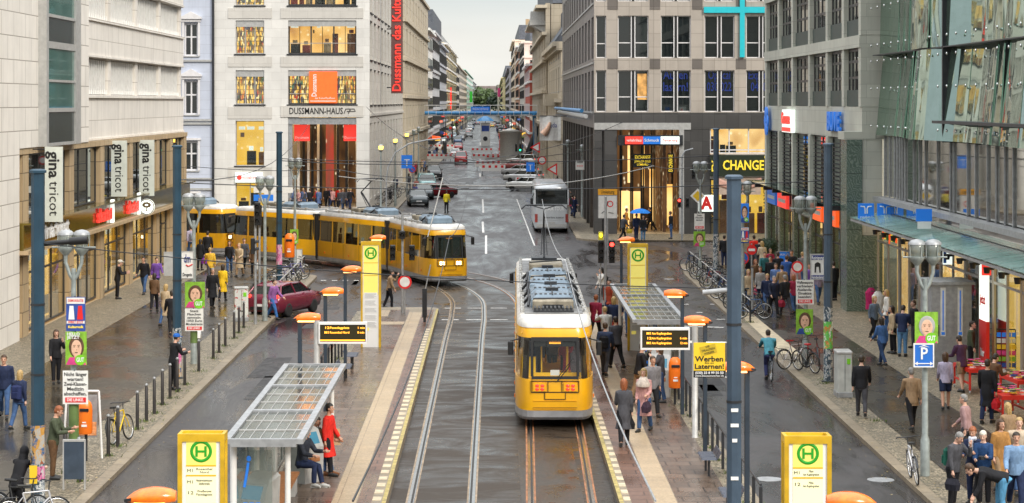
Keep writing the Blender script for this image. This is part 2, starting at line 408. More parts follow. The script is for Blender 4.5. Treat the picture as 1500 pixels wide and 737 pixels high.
M['chrome'] = mat('bright_metal', (.7,.7,.7), .25, 1.0, var=.05)
# ------------------------------------------------------------------ ground, road, pavements
mb = MB(); mb.sheet([(-4000,-60,-.05),(4000,-60,-.05),(4000,8000,-.05),(-4000,8000,-.05)]); struct('ground', mb, M['ground'])
mb = MB(); mb.sheet([(-160,-20,0),(160,-20,0),(160,190,0),(-160,190,0)]); mb.sheet([(-10.9,190,0),(7.1,190,0),(7.1,2400,0),(-10.9,2400,0)]); struct('road', mb, M['road'])
def arc(cx, cy, r, a0, a1, n=8): return [(cx+r*math.cos(R(a0+(a1-a0)*i/n)), cy+r*math.sin(R(a0+(a1-a0)*i/n))) for i in range(n+1)]
def offset_in(poly, d):
 """inset a counter-clockwise polygon by d"""
 out = []; n = len(poly)
 for i in range(n):
  a, b, c = Vector(poly[i-1]), Vector(poly[i]), Vector(poly[(i+1)%n])
  e1 = (b-a).normalized(); e2 = (c-b).normalized(); n1 = Vector((-e1.y,e1.x)); n2 = Vector((-e2.y,e2.x))
  m = n1+n2; m = m/max(.3, 1+n1.dot(n2)); out.append(tuple(b+m*d))
 return out
def pavement(name, poly, h=.12, kw=.3):
 """raised pavement with granite kerb stones round it"""
 k = MB(); k.prism(poly, -.04, h); struct('kerb', k, M['kerb'])
 t = MB(); t.sheet([(x,y,h+.004) for x, y in offset_in(poly, kw)]); struct(name, t, M['mosaic'])
LS = [(-60,20),(-9.5,20),(-9.5,116)] + arc(-11.5,116.5,2,0,50,5)[1:] + [(-12.6,122),(-15,128),(-19.5,131.2),(-60,133)]
pavement('sidewalk', LS)
pavement('sidewalk', [(60,126.5),(13.5,126.5)] + arc(12.2,124.8,1.6,90,180,6) + [(10.25,118),(10.2,100),(10.1,20),(60,20)])
pavement('sidewalk', [(60,147),(60,172),(7.2,172),(7.2,700),(5.6,700),(5.6,151)] + arc(8.6,150,3,180,270,6))
pavement('sidewalk', [(-80,190.2),(-80,181.5),(-11,181.5)] + arc(-11,184,2.5,-90,0,6) + [(-8.5,700),(-10.9,700),(-10.9,190.2)])
mb = MB(); mb.sheet([(-16,20,.129),(-11.4,20,.129),(-11.4,118,.129),(-13.5,124,.129),(-16,126.5,.129)]); struct('paved_path', mb, M['slab'])
mb = MB(); mb.sheet([(11.3,20,.129),(13.9,20,.129),(13.9,125.5,.129),(11.3,123,.129)]); struct('paved_path', mb, M['slab'])
mb = MB(); mb.sheet([(10.55,80.4,.130),(11.28,80.4,.130),(11.28,96,.130),(10.7,96,.130)]); struct('paved_path', mb, M['cream'])
# platforms between road and track
def platform(name, poly):
 k = MB(); k.prism(poly, -.04, .22); return k
k = platform('l', [(-6.2,20),(-2.5,20),(-2.5,97)]+arc(-3.2,97.2,.7,0,90,5)+[(-4.6,97.9)]+arc(-4.7,97,.9,90,180,5)); struct('platform', k, M['kerb'])
k = platform('r', [(2.85,20),(6.2,20),(6.0,97)]+arc(5.3,97.2,.7,0,90,5)+[(3.6,97.9)]+arc(3.6,97.2,.7,90,180,5)); struct('platform', k, M['kerb'])
def strip(name, x0, x1, y0, y1, z, m):
 b = MB(); b.sheet([(x0,y0,z),(x1,y0,z),(x1,y1,z),(x0,y1,z)]); return struct(name, b, m)
strip('platform_paving', -5.3, -3.76, 20, 96.6, .224, M['plat_reddened']); strip('platform_paving', -3.16, -2.84, 20, 88.5, .224, M['plat_brown'])
strip('platform_paving', -3.16, -2.7, 88.5, 96.6, .224, M['plat_brown'])
strip('platform_planting_strip', -6.05, -5.32, 20, 96, .224, M['mosaic']); strip('tactile_strip', -3.74, -3.18, 20, 95.5, .226, M['tact'])
strip('tactile_strip', -5.2, -3.78, 90.2, 91.4, .228, M['tact']); strip('tactile_strip', -5.2, -4.6, 93.6, 96.4, .228, M['tact'])
strip('platform_paving', 4.2, 5.45, 20, 96.6, .224, M['plat_reddened']); strip('platform_paving', 3.14, 3.64, 20, 96.6, .224, M['plat_brown'])
strip('platform_planting_strip', 5.47, 6.0, 20, 96, .224, M['mosaic']); strip('tactile_strip', 3.66, 4.18, 20, 95.5, .226, M['tact'])
for x in (-2.62, 2.86):
 strip('platform_edge', x if x > 0 else x+.02, x+.1 if x > 0 else -2.505, 20, 97, .225, M['edge_y'])
mb = MB()
y = 20.0
while y < 96.5:
 if y < 88.4: mb.box(-2.83,-2.63,y,y+.46,.2,.228)
 mb.box(2.97,3.13,y,y+.46,.2,.228); y += .92
tag(mb.build('edge_marking', M['cream']), kind='structure')
# track bed and tracks
strip('track_bed', -2.48, 2.83, 15, 99.5, .004, M['bed'])
mb = MB(); mb.sheet([(-2.6,99.4,.003),(3.2,99.4,.003),(3.2,108,.003),(1,116,.003),(-6,126,.003),(-16,136,.003),(-34,146,.003),(-36,139,.003),(-19,132.5,.003),(-9,124.5,.003),(-4,114,.003)]); struct('track_bed', mb, M['bed_dark'])
def catmull(pts, n=10):
 P = [Vector(p) for p in pts]; P = [P[0]*2-P[1]] + P + [P[-1]*2-P[-2]]; out = []
 for i in range(1, len(P)-2):
  for j in range(n):
   t = j/n; a, b, c, d = P[i-1], P[i], P[i+1], P[i+2]
   out.append(.5*((2*b)+(c-a)*t+(2*a-5*b+4*c-d)*t*t+(3*b-a-3*c+d)*t**3))
 out.append(P[-2]); return out
LEFT_C = catmull([(-1.26,15),(-1.26,60),(-1.24,85),(-1.2,97),(-1.45,105),(-2.75,113),(-5.2,120),(-9,126.3),(-14,131.8),(-20,136.2),(-30,141),(-60,153)])
RIGHT_C = catmull([(1.35,15),(1.5,45),(1.72,63),(1.9,85),(1.85,97),(1.5,106),(.3,113.5),(-2.2,120.5),(-6.2,127),(-11.5,132.6),(-18,137.6),(-29,144),(-60,157)])
def normal2(P, i):
 t = (P[min(i+1,len(P)-1)]-P[max(i-1,0)]).normalized(); return Vector((-t.y, t.x))
def track(name, C, fill):
 mb = MB()
 def ribbon(o0, o1, z, m):
  vs = [];
  for i, p in enumerate(C):
   n = normal2(C, i); a = p+n*o0; b = p+n*o1; vs += [(a.x,a.y,z),(b.x,b.y,z)]
  mb.add(vs, [(2*i,2*i+1,2*i+3,2*i+2) for i in range(len(C)-1)], m)
 for sgn in (-1, 1):
  c = .7525*sgn
  ribbon(c-.035, c+.035, .020, 0); ribbon(c-sgn*.037, c-sgn*.085, .016, 1); ribbon(c-sgn*.087, c-sgn*.112, .018, 0)
  ribbon(c-sgn*.114, c-sgn*.155, .014, 2); ribbon(c+sgn*.037, c+sgn*.085, .014, 2)
 return tag(mb.build(name, [M['steel'], M['groove'], M[fill]]), kind='structure')
track('tram_track', LEFT_C, 'filler'); track('tram_track', RIGHT_C, 'rustfill')
strip('track_infill', .62, 2.1, 15, 61, .009, M['bed_dark'])
# painted markings
mb = MB()
def dash(pts):
 mb.sheet([(*p[:2], .009) for p in pts])
def line(px0, py0, px1, py1, w):
 a, b = G(px0,py0), G(px1,py1); d = (b-a).normalized(); n = Vector((-d.y,d.x,0))*w/2
 dash([a-n, b-n, b+n, a+n])
for y in (452, 469):
 Yg = G(0,y).y; x = -2.3
 while x < 2.6: dash([(x,Yg,0),(x+.75,Yg,0),(x+.75,Yg+.22,0),(x,Yg+.22,0)]); x += 1.05
for y0, y1 in ((292,312),(325,341)): line(707,y0,708,y1,.16)
line(707,292,757,292,.3); line(712,345,712,372,.14); line(757,292,783,360,.1)
for y in (208,218,229,241,254): line(703,y,703.4,y+5,.2)
line(670,300,700,300,.2)
for i in range(7): line(470+i*16,411,478+i*16,411,.3)
for i in range(6): line(960+i*30,468,972+i*30,468,.2)
line(935,476,1060,480,.3)
for px, py in ((1000,446),(985,434),(1020,458),(1040,446)): line(px,py,px+9,py,.25)
struct('road_marking', mb, M['white_line'])
mb = MB(); r = random.Random(4)
for i in range(26):
 x = r.choice((r.uniform(-9,-6.6),r.uniform(6.6,9.8),r.uniform(-4,5),r.uniform(-7,5))) if i > 12 else r.choice((-1,1))*r.uniform(6.8,9.0); y = r.uniform(50,118) if i < 13 else r.uniform(100,290); w = r.uniform(.3,1.3); l = r.uniform(1,7)
 if abs(x) < 6.5 and y < 99: continue
 mb.sheet([(x-w/2,y,.0045),(x+w/2,y+.1,.0045),(x+w/2-.05,y+l,.0045),(x-w/2+.08,y+l,.0045)])
struct('road_patch', mb, wet('patched_asphalt', (.017,.016,.017), .25, .6, (.8,.5), grain=.3, spec=.3).m)
# manhole covers
mb = MB()
for px, py, r in ((1290,703,.34),(1126,702,.34),(1255,733,.3),(845,722,.0),(595,556,.0),(980,409,.3),(520,702,.0)):
 if r: c = G(px,py); mb.lathe([(r,.0),(r,.007)], (c.x,c.y,0), 18)
struct('manhole_cover', mb, M['grey'])
# far trees and houses that close the street
leaf_a = mat('leaf_green', (.065,.11,.03), .6, var=.35, vs=.4); leaf_b = mat('leaf_dark_green', (.03,.065,.03), .6, var=.35, vs=.4); bark = mat('bark', (.1,.075,.05), .8, var=.3)
def tree(name, label, loc, h, cr, leaf, n=900, seed=1, group=None):
 r = random.Random(seed); t = thing(name, label, 'tree', loc, 0, group)
 mb = MB(); mb.tube([(0,0,0),(0,0,h*.35),(.2,0,h*.7)], [h*.025,h*.018,h*.006], 7)
 for i in range(7):
  a = r.uniform(0,6.3); mb.tube([(0,0,h*(.3+.05*i)),(cr*.6*math.cos(a),cr*.6*math.sin(a),h*(.5+.05*i))], [h*.01,h*.004], 5)
 mb.build('trunk', bark, t); mb = MB()
 cl = [(Vector((r.gauss(0,.42),r.gauss(0,.42),r.uniform(-1,1)*.75))*cr, r.uniform(.25,.5)*cr) for _ in range(16)]
 for i in range(n):
  c, q = r.choice(cl); d = Vector((r.gauss(0,1),r.gauss(0,1),r.gauss(0,1))).normalized()*q*r.uniform(.6,1.05)
  p = c+d; p.z = p.z*h*.4/cr*.9 + h*.62; u = Vector((r.gauss(0,1),r.gauss(0,1),r.gauss(0,1))).normalized(); w = u.orthogonal().normalized(); sz = cr*r.uniform(.07,.15)
  mb.quad(p-u*sz-w*sz*.6, p+u*sz-w*sz*.6, p+u*sz*.7+w*sz*.8, p-u*sz*.7+w*sz*.8)
 mb.build('crown', leaf, t); return t
k = 0
for px, yt, Y, leaf, cr_, w in ((698,137,1700,leaf_b,5,'slim dark green tree at the left edge of the gap closing the street'),(703,129,1650,leaf_a,8,'broad pale green tree left of centre closing the far end of the street'),
      (711,131,1690,leaf_a,7,'pale green tree in the middle of the row closing the street'),(718,136,1700,leaf_b,6,'low dark green tree right of the middle of the row closing the street'),
      (726,131,1660,leaf_b,8,'broad dark green tree on the right closing the far end of the street'),(731,138,1600,leaf_b,5,'small dark tree against the right hand houses at the street end')):
 p = AT(px, yt, Y); tree('street_tree', w, (p.x, Y, 0), p.z, cr_*1.25, leaf, 900, k, 'trees closing the far end of the street'); k += 1
# ------------------------------------------------------------------ materials for the houses
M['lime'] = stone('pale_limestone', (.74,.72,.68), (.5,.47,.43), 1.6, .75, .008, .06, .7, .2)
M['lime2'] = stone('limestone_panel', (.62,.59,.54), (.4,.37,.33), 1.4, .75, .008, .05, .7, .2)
M['beige'] = stone('beige_stone', (.82,.775,.71), (.3,.26,.22), 2.1, .92, .018, .04, .65, .25)
M['beige_n'] = stone('beige_stone_bands', (.8,.755,.69), (.38,.33,.28), 4.2, .95, .014, .04, .65, .4)
M['tan'] = stone('warmlit_tan_granite', (.5,.37,.22), (.14,.1,.06), 1.2, 1.1, .02, .08, .5, .3)  # brownish stone, its colour warmed to carry shop light on the columns
M['sand'] = stone('sandstone_panels', (.56,.49,.38), (.34,.29,.22), 3.0, 1.5, .03, .06, .7, .4)
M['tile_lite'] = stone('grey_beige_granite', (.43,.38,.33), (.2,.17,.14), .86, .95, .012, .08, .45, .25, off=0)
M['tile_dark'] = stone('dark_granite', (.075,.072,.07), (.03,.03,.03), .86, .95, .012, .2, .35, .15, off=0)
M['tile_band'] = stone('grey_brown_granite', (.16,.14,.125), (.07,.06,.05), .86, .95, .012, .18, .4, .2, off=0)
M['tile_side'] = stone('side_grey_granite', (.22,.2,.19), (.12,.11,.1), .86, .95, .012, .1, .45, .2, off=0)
M['greenstone'] = stone('grey_green_stone', (.52,.53,.46), (.22,.23,.2), 3.0, .6, .006, .1, .45, .35)
def marble():
 s = NT('green_marble'); p = s.gen().outputs['Position']
 w = s.n('ShaderNodeTexWave'); w.inputs['Scale'].default_value = 2.4; w.inputs['Distortion'].default_value = 22; w.inputs['Detail'].default_value = 5; s.l(s.mapping(p,(1,1,1),(.4,.7,.2)), w.inputs[0])
 br = s.n('ShaderNodeTexBrick'); s.l(s.wallvec(), br.inputs[0]); br.inputs['Scale'].default_value = 1; br.inputs['Row Height'].default_value = 1.25; br.inputs['Brick Width'].default_value = 5; br.inputs['Mortar Size'].default_value = .012
 c = s.ramp(w.outputs[0], [(0,(.085,.125,.1)),(.75,(.12,.165,.135)),(1,(.19,.24,.2))])
 s.set('Base Color', s.mix(br.outputs[1], c, (.03,.04,.035))); s.set('Roughness', .22); return s.m
M['marble'] = marble()
M['win_frame_dark'] = mat('dark_window_frame', (.05,.05,.05), .4, .3, var=0)
M['win_frame'] = mat('aluminium_frame', (.42,.4,.38), .4, .4, var=.05)
M['win_white'] = mat('white_window_frame', (.72,.7,.7), .5, var=.05)
M['bluewash'] = stone('pale_blue_render', (.56,.6,.7), (.38,.4,.46), 30, .8, .012, .03, .7, .3)
M['dark_glass'] = glass('dark_pane', (.12,.14,.14), .25, .02, (.012,.016,.018))
M['shop_glass'] = glass('clear_pane', (.92,.94,.92), .9, .01)
M['teal_glass'] = glass('teal_pane', (.45,.7,.66), .5, .04, (.1,.3,.27))
M['smoke_pane'] = mat('charcoal_panel', (.035,.05,.05), .18, var=.1)
M['room'] = mat('dim_room', (.06,.055,.05), .8, var=.3, vs=.8)
M['books'] = lit('lit_bookshelves', [(1,.6,.2)], 1.1, shelves=True)
M['lit_warm'] = lit('lit_shop_amber', [(.3,.12,.03),(.62,.33,.08),(.78,.5,.2),(.4,.18,.05)], 1.25, dark=(.25,.13,.05))
M['lit_gold'] = lit('lit_shop_gold', [(.25,.13,.03),(.55,.32,.07),(.7,.46,.17),(.22,.1,.03)], 1.7, dark=(.25,.14,.05))
M['lit_yellow'] = lit('lit_shop_yellow', [(.5,.26,.015),(.62,.36,.03),(.72,.45,.07),(.52,.27,.02)], 1.0, dark=(.4,.2,.03))
M['lit_dim'] = lit('lit_passage', [(.01,.007,.005),(.03,.014,.007),(.1,.045,.015),(.02,.01,.006)], .9, 1.6, .8, dark=(.012,.008,.006))
M['lit_red'] = lit('lit_red_interior', [(.02,.01,.01),(.35,.03,.02),(.12,.05,.03),(.02,.02,.02)], .8, 1.4, .5)
M['ceil_lamp'] = mat('warm_ceiling_lamp', (1,.8,.5), .5, var=0, emit=1.8, ecol=(1,.7,.32))
M['let_white'] = mat('white_letters', (.85,.85,.84), .4, var=0)
M['let_black'] = mat('black_letters', (.015,.015,.015), .5, var=0)
M['let_red'] = mat('red_letters', (.75,.025,.02), .4, var=0)
M['let_blue'] = mat('blue_letters', (.01,.03,.2), .4, var=0)
M['let_yellow'] = mat('backlit_yellow_letters', (.8,.6,.05), .4, var=0, emit=.35, ecol=(1,.72,.05))
M['lit_white'] = mat('backlit_white_panel', (.85,.9,.85), .4, var=0, emit=.55, ecol=(.9,1,.93))
M['lit_redsign'] = mat('backlit_red_sign', (.8,.04,.03), .4, var=0, emit=.45, ecol=(1,.06,.04))
M['lit_bluesign'] = mat('backlit_blue_sign', (.02,.17,.62), .4, var=0, emit=.12, ecol=(.02,.25,1))
M['lit_orange'] = mat('backlit_orange_panel', (.9,.12,.02), .4, var=.1, emit=.5, ecol=(1,.12,.02))
M['p_dim'] = mat('maroon_goods', (.3,.04,.03), .6, var=.3); M['roof_dark'] = mat('slate_roof', (.07,.08,.1), .6, var=.25, vs=2)
M['turq'] = mat('turquoise_frame_paint', (.02,.5,.58), .4, var=.05)
RF = random.Random(21)
def furnish(F, u0, u1, z0, z1, d, w):
 """shelves, counters and goods standing before the lit back wall"""
 dd = .22 if abs(F(0,0)[0]-F(1,0)[0]) > .5 else .05; q = MB(); L = u1-u0; H_ = z1-z0; st = max(.5, L/14); u = u0+.1
 while u < u1-.25:
  b = min(RF.uniform(.35,1.1)*st*1.6, u1-.1-u); k = RF.random(); h = H_*(.25+.2*RF.random() if k < .6 else .62)
  if k < .8: q.fbox(F,u,u+b,z0+.05,z0+h,d,d+dd,RF.choice((0,0,1,2,3)))
  if RF.random() < .6: q.fbox(F,u+b*.2,u+b*.7,z0+h+.05,z0+h+.05+H_*.1,d,d+dd*.5,RF.choice((1,2,3,4)))
  if RF.random() < .5: q.fbox(F,u,u+b*.8,z1-H_*.2,z1-H_*.13,d,d+dd*.9,4)
  u += b+RF.uniform(.05,.6)*st
 if q.v: q.build('furnishings', [M['black'],M['wood'],M['p_dim'],M['tan'],M['lit_white']], w, world=True)
def win(parent, F, u0, u1, z0, z1, nx=1, tz=(), fm='win_frame', pm='dark_glass', d=-.22, fw=.07, name='window', sill=None, back=None, bd=1.0, label=None, world=True):
 mb = MB(); e = fw
 mb.fbox(F,u0,u1,z0,z0+e,d-.08,d); mb.fbox(F,u0,u1,z1-e,z1,d-.08,d); mb.fbox(F,u0,u0+e,z0+e,z1-e,d-.08,d); mb.fbox(F,u1-e,u1,z0+e,z1-e,d-.08,d)
 for i in range(1, nx):
  u = u0+(u1-u0)*i/nx; mb.fbox(F,u-e/2,u+e/2,z0+e,z1-e,d-.078,d+.002)
 for t in tz:
  z = z0+(z1-z0)*t; mb.fbox(F,u0+e,u1-e,z-e/2,z+e/2,d-.076,d-.004)
 w = mb.build(name, M[fm], parent, world=world)
 if label: w['label'] = label
 p = MB(); p.fbox(F,u0+e*.5,u1-e*.5,z0+e*.5,z1-e*.5,d-.05,d-.035); p.build('pane', M[pm], w, world=world)
 if back: b = MB(); b.fbox(F,u0-.1,u1+.1,z0-.1,z1+.1,d-bd-.05,d-bd); b.build('room_interior', M[back], w, world=world)
 if back and back.startswith('lit_') and back != 'lit_red': furnish(F,u0,u1,z0,z1,d-bd,w)
 if sill: b = MB(); b.fbox(F,u0-.12,u1+.12,z0-.1,z0-.003,d,.1); b.build('sill', M[sill], w, world=world)
 return w
# ================================================================== LEFT: stone office block with the fashion shops
B = thing('office_building', 'beige stone office block with ribbon windows above lit fashion shops, near left', 'building', (-24,100,0))
F = EAST(-18.5); Fs = EAST(-18.8)
mb = MB(); mb.fbox(F,52,85,0,24,-12,0)
mb.wall(F,85.003,99.5,7.6,24,[(88.6,95.8,7.7,25)],-.8,0); mb.build('wall', M['beige'], B, world=True)
mb = MB(); b_ = [(7.6,9.75),(11.5,13.35),(15.1,17.0),(18.8,20.6),(22.4,24)]
for a, b in b_:
 mb.fbox(Fs,99.5,131.8,a,b,-9,0); mb.fbox(Fs,99.5,131.85,b-.14,b-.02,-.3,.1); mb.fbox(Fs,99.5,131.85,a+.02,a+.12,-.3,.06)
mb.build('stone_band', M['beige_n'], B, world=True)
for (a, b), (a2, b2) in zip(b_, b_[1:]):
 z0, z1 = b, a2; n = 4; L = 32.2/n
 for i in range(n):
  u0 = 99.6+i*L; q = MB(); q.fbox(Fs,u0+L-.75,u0+L-.05,z0,z1,-.9,-.12); q.build('pier', M['beige_n'], B, world=True)
  w = win(B, Fs, u0, u0+L-.75, z0+.005, z1-.005, 6, (), 'win_frame', 'dark_glass', -.5, .09)
  q = MB()
  for k in range(13):
   u = u0+.25+(L-1.2)*k/12; q.fbox(Fs,u-.05,u+.11,z0+.25,z1-.08,-.46,-.26); q.lathe([(.07,0),(.07,.2)], (Fs(u,-.2)[0], u, z0+.04), 6)
  q.build('shade_fins', M['white'], w, world=True)
# glazed oriel
q = MB()
zs = [7.6,7.73,9.0,9.17,10.24,10.34,11.62,11.9,12.9,13.03,14.0,14.1,15.3,15.5,16.6]
for i in range(0, 15, 2): q.fbox(F,88.6,95.8,zs[i],zs[i+1] if i+1 < 15 else 17,-.3,.32)
q.fbox(F,88.5,88.95,7.6,24,-.3,.34); q.fbox(F,94.7,95.85,7.6,24,-.3,.34)
ori = q.build('oriel_frame', M['lgrey'], B, world=True)
for i in range(1, 14, 2):
 q = MB(); q.fbox(F,88.97,94.68,zs[i]+.002,zs[i+1]-.002,.2,.26)
 q.build('oriel_pane', M['smoke_pane' if i in (1,7,13) else 'teal_glass'], B, world=True)
q = MB()
for i in (3,5,9,11): q.fbox(F,89,94.6,zs[i]+.02,zs[i+1]-.02,-.95,-.9)
q.build('room_interior', lit('lit_teal_office', [(.12,.32,.3),(.3,.55,.5),(.45,.7,.62)], .45, .5, .8, dark=(.05,.14,.14)), B, world=True)
# ground floor
cols = [86.6,96,103.5,111.7,120.6,125.6,131.2]
for c in cols: q = MB(); q.fbox(F,c-.55,c+.55,.12,7.6,-1.3,-.1); q.build('column', M['tan'], B, world=True)
q = MB(); q.fbox(F,85.01,131.8,7.35,7.595,-5,-.05); q.fbox(F,85,131.8,3.45,3.6,-1.8,.35); q.build('soffit', M['tan'], B, world=True)
q = MB(); q.fbox(F,85.2,131.7,3.6,4.6,-.2,.12); q.fbox(F,85.2,131.7,4.6,4.68,-.3,.45); fas = q.build('shop_fascia', mat('gold_fascia_glass', (.16,.115,.02), .12, .3, var=.3, vs=.7), B, world=True)
for a, b in zip(cols, cols[1:]):
 n = 3 if b-a > 5 else 2
 win(B, F, a+.56, b-.56, .2, 3.44, n, (.72,), 'win_frame_dark', 'shop_glass', -.3, .08, 'shop_window', None, 'lit_gold', .7)
 win(B, F, a+.56, b-.56, 4.7, 7.34, n, (), 'win_frame_dark', 'dark_glass', -.3, .08)
q = MB(); q.fbox(F,84,132,.1,.13,-6,-.2); q.build('floor', M['tan'], B, world=True)
q = MB(); q.fbox(F,85.1,131.7,.125,7.6,-6.2,-6); q.build('back_wall', M['room'], B, world=True)
q = MB()
for c in cols[:-1]: q.fbox(F,c+1.2,c+3.2,3.38,3.43,-2.6,-1.5)
q.build('ceiling_light', M['ceil_lamp'], B, world=True)
for (u, w_, t, m) in ((89.2,2.9,'gina','let_white'),(92.3,2.9,'tricot','let_white'),(102.5,4.0,'skatet','lit_redsign'),(110.5,3.6,'skatet','lit_redsign')):
 write(fas, t, .62, M[m], (0 + (-18.5+.2), u, 4.12), ROT_E, bold=.03, w=w_, depth=.1)
for c in (104.5,112.3):
 q = MB(); q.fbox(F,c-.25,c+.25,3.65,4.75,.14,.26); q.build('lit_sign_bar', M['lit_white'], fas, world=True)
def banner(label, px0, px1, y0, y1, s, name='shop_banner'):
 Y = 3200/s; a = AT(px0,y0,Y); b = AT(px1,y1,Y); t = thing(name, label, 'banner', ((a.x+b.x)/2,Y,b.z), 0, 'projecting shop banners on the left facade')
 w = b.x-a.x; h = a.z-b.z
 q = MB(); q.box(-w/2,w/2,-.04,.04,0,h); q.build('panel', mat('pale_green_banner',(.66,.7,.64),.6,var=.06), t)
 q = MB(); q.tube([(-w/2-.5,0,h-.1),(w/2,0,h-.1)],.025,6); q.tube([(-w/2-.5,0,.1),(w/2,0,.1)],.025,6); q.build('bracket', M['dark'], t)
 write(t, 'gina', w*.62, M['let_black'], (0,-.047,h*.76), bold=.035, turn=-PI/2, w=h*.36, depth=.008)
 write(t, 'tricot', w*.55, M['let_black'], (0,-.047,h*.31), turn=-PI/2, w=h*.46, depth=.008)
banner('white upright shop banner nearest the viewer, behind the first blue mast', 66, 92, 215, 325, 36.5)
banner('white upright shop banner between two stone columns, middle of three', 163, 186, 206, 288, 30.2)
banner('white upright shop banner nearest the far corner of the stone block', 204, 226, 205, 287, 28)
p = AT(215,303,113); t = thing('round_shop_sign', 'round white lit shop sign with a tree mark beyond the red letters', 'sign', (p.x,113,p.z))
q = MB(); q.lathe([(.41,-.05),(.41,.05)], n=24, smooth=False); o = q.build('disc', M['lit_white'], t, rot=(PI/2,0,0))
q = MB(); q.lathe([(.36,.055),(.40,.055),(.40,.065),(.36,.065)], n=24, cap=False); q.box(-.02,.02,-.2,.0,.056,.07)
for a in range(9): q.ball((.16*math.cos(a*.7), .1+.1*math.sin(a*.7), .058), (.09,.07,.008), 6, 0, 3)
q.box(-.28,.28,-.22,-.19,.056,.068)
q.build('emblem', mat('bronze_ink', (.12,.07,.02), .5, var=0), t, rot=(PI/2,0,0))
p = AT(203,306,114.5); q = MB(); q.lathe([(.4,-.05),(.4,.05)], n=22, smooth=False)
tag(q.build('round_shop_sign', M['lit_yellow'], loc=(p.x,114.5,p.z), rot=(PI/2,0,0)), 'round amber lit shop sign half hidden behind the white tree sign', 'sign')
# ================================================================== pale blue old house across the side street
B = thing('town_house', 'pale blue rendered old house with white double casements left of the white corner store', 'building', (-32,196,0))
F = FRONT(188.0); x1 = AT(311,0,188).x
ws = []
for px in (281,236):
 for ya, yb in ((-8+0,-50),(82,34),(168,118),(250,207),(305,285)):
  a = AT(px-11,max(ya,yb),188); b = AT(px+9,min(ya,yb),188); ws.append((a.x,b.x,a.z,b.z))
mb = MB(); mb.wall(F,-62,x1,0,24,ws,-.5,0); mb.fbox(F,-62,x1-.02,0,24,-14,-2); mb.build('wall', M['bluewash'], B, world=True)
mb = MB()
for y in (89,176,181,262,277): z = AT(0,y,188).z; mb.fbox(F,-62,x1,z-.09,z+.09,.003,.14)
mb.build('cornice', M['lgrey'], B, world=True)
for i, (a,b,c,d) in enumerate(ws):
 w = win(B, F, a, b, c, d, 2, (.58,), 'win_white', 'dark_glass', -.2, .13, sill='lgrey', back='room')
 q = MB(); q.fbox(F,a-.18,a-.003,c,d+.1,.003,.1); q.fbox(F,b+.003,b+.18,c,d+.1,.003,.1)
 if i % 5 < 3:
  q.extr([(a-.35,d+.35),(b+.35,d+.35),(b+.35,d+.5),((a+b)/2,d+1.0),(a-.35,d+.5)], 1, 188-.28, 188-.003); q.fbox(F,a-.25,b+.25,d+.12,d+.34,.003,.16)
 else: q.fbox(F,a-.25,b+.25,d+.1,d+.28,.003,.18)
 q.build('surround', M['win_white'], w, world=True)
mb = MB(); mb.tube([(x1+.1,187.8,0),(x1+.1,187.8,24)],.11,8); mb.build('drainpipe', M['dark'], B, world=True)
# ================================================================== white corner store with bookshelves
B = thing('corner_store', 'white limestone corner store with lit bookshelf windows and a tall portal', 'building', (-17.6,200,0))
x0 = AT(312,0,188).x; x1 = -10.8
def hole(pa, pb, ya, yb): a = AT(pa,yb,188); b = AT(pb,ya,188); return (a.x,b.x,a.z,b.z)
rows = ((-90,-45),(-38,8),(30,79),(103,153))
hl = [hole(345,387,*r) for r in rows] + [hole(345,387,177,243), hole(345,387,268,309)]
hr = [hole(422,522,*r) for r in rows]; portal = hole(422,522,172,309.5)
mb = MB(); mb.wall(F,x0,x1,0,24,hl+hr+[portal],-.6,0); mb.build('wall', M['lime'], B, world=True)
q = MB()
for pa, pb in ((334,398),(411,532)):
 for ya, yb in ((8,19),(79,90),(153,166)) if pa < 400 else ((8,19),(79,90)):
  a, b, c, d = hole(pa,pb,ya+4,yb+8); q = MB(); q.fbox(F,a,b,c,d,.003,.05); q.build('stone_panel', M['lime2'], B, world=True)
q = MB(); a,b,c,d = hole(334,398,245,262); q.fbox(F,a,b,c,d,.003,.05)
q.build('stone_panel', M['lime2'], B, world=True); q = MB(); a,b,c,d = hole(411,532,155,171.5); q.fbox(F,a,b,c,d,.003,.07)
q.build('stone_panel', M['lime2'], B, world=True)
for k, (a,b,c,d) in enumerate(hl):
 if k < 4:
  w = win(B,F,a,b,c,d,3,(),'win_frame','shop_glass',-.3,.09,sill='dark',back='books',bd=.9)
  q = MB(); q.fbox(F,a-.02,b+.02,d-.55,d-.004,-.29,-.1); q.build('blind_box', M['lgrey'], w, world=True)
 elif k == 4: win(B,F,a,b,c,d,1,(),'win_frame','shop_glass',-.3,.07,sill='dark',back='lit_yellow',bd=1.5)
 else: win(B,F,a,b,c,d,2,(),'win_frame','shop_glass',-.3,.07,'shop_window',back='lit_yellow',bd=1.5)
for k, (a,b,c,d) in enumerate(hr):
 w = win(B,F,a,b,c,d,3,(),'win_frame_dark','shop_glass',-.3,.12,sill='dark',back='books' if k == 3 else 'lit_warm',bd=1.3)
 q = MB(); q.fbox(F,a-.02,b+.02,d-.5,d-.004,-.29,-.1); q.build('blind_box', M['lgrey'], w, world=True)
 q = MB()
 for i in range(3):
  for j in (.33,.66): u = a+(b-a)*(i+.5)/3; q.fbox(F,u-.02,u+.02,c+.1,d-.5,-.37,-.28)
 q.fbox(F,a+.1,b-.1,c+.9,c+.96,-.374,-.284); q.build('glazing_bar', M['win_frame'], w, world=True)
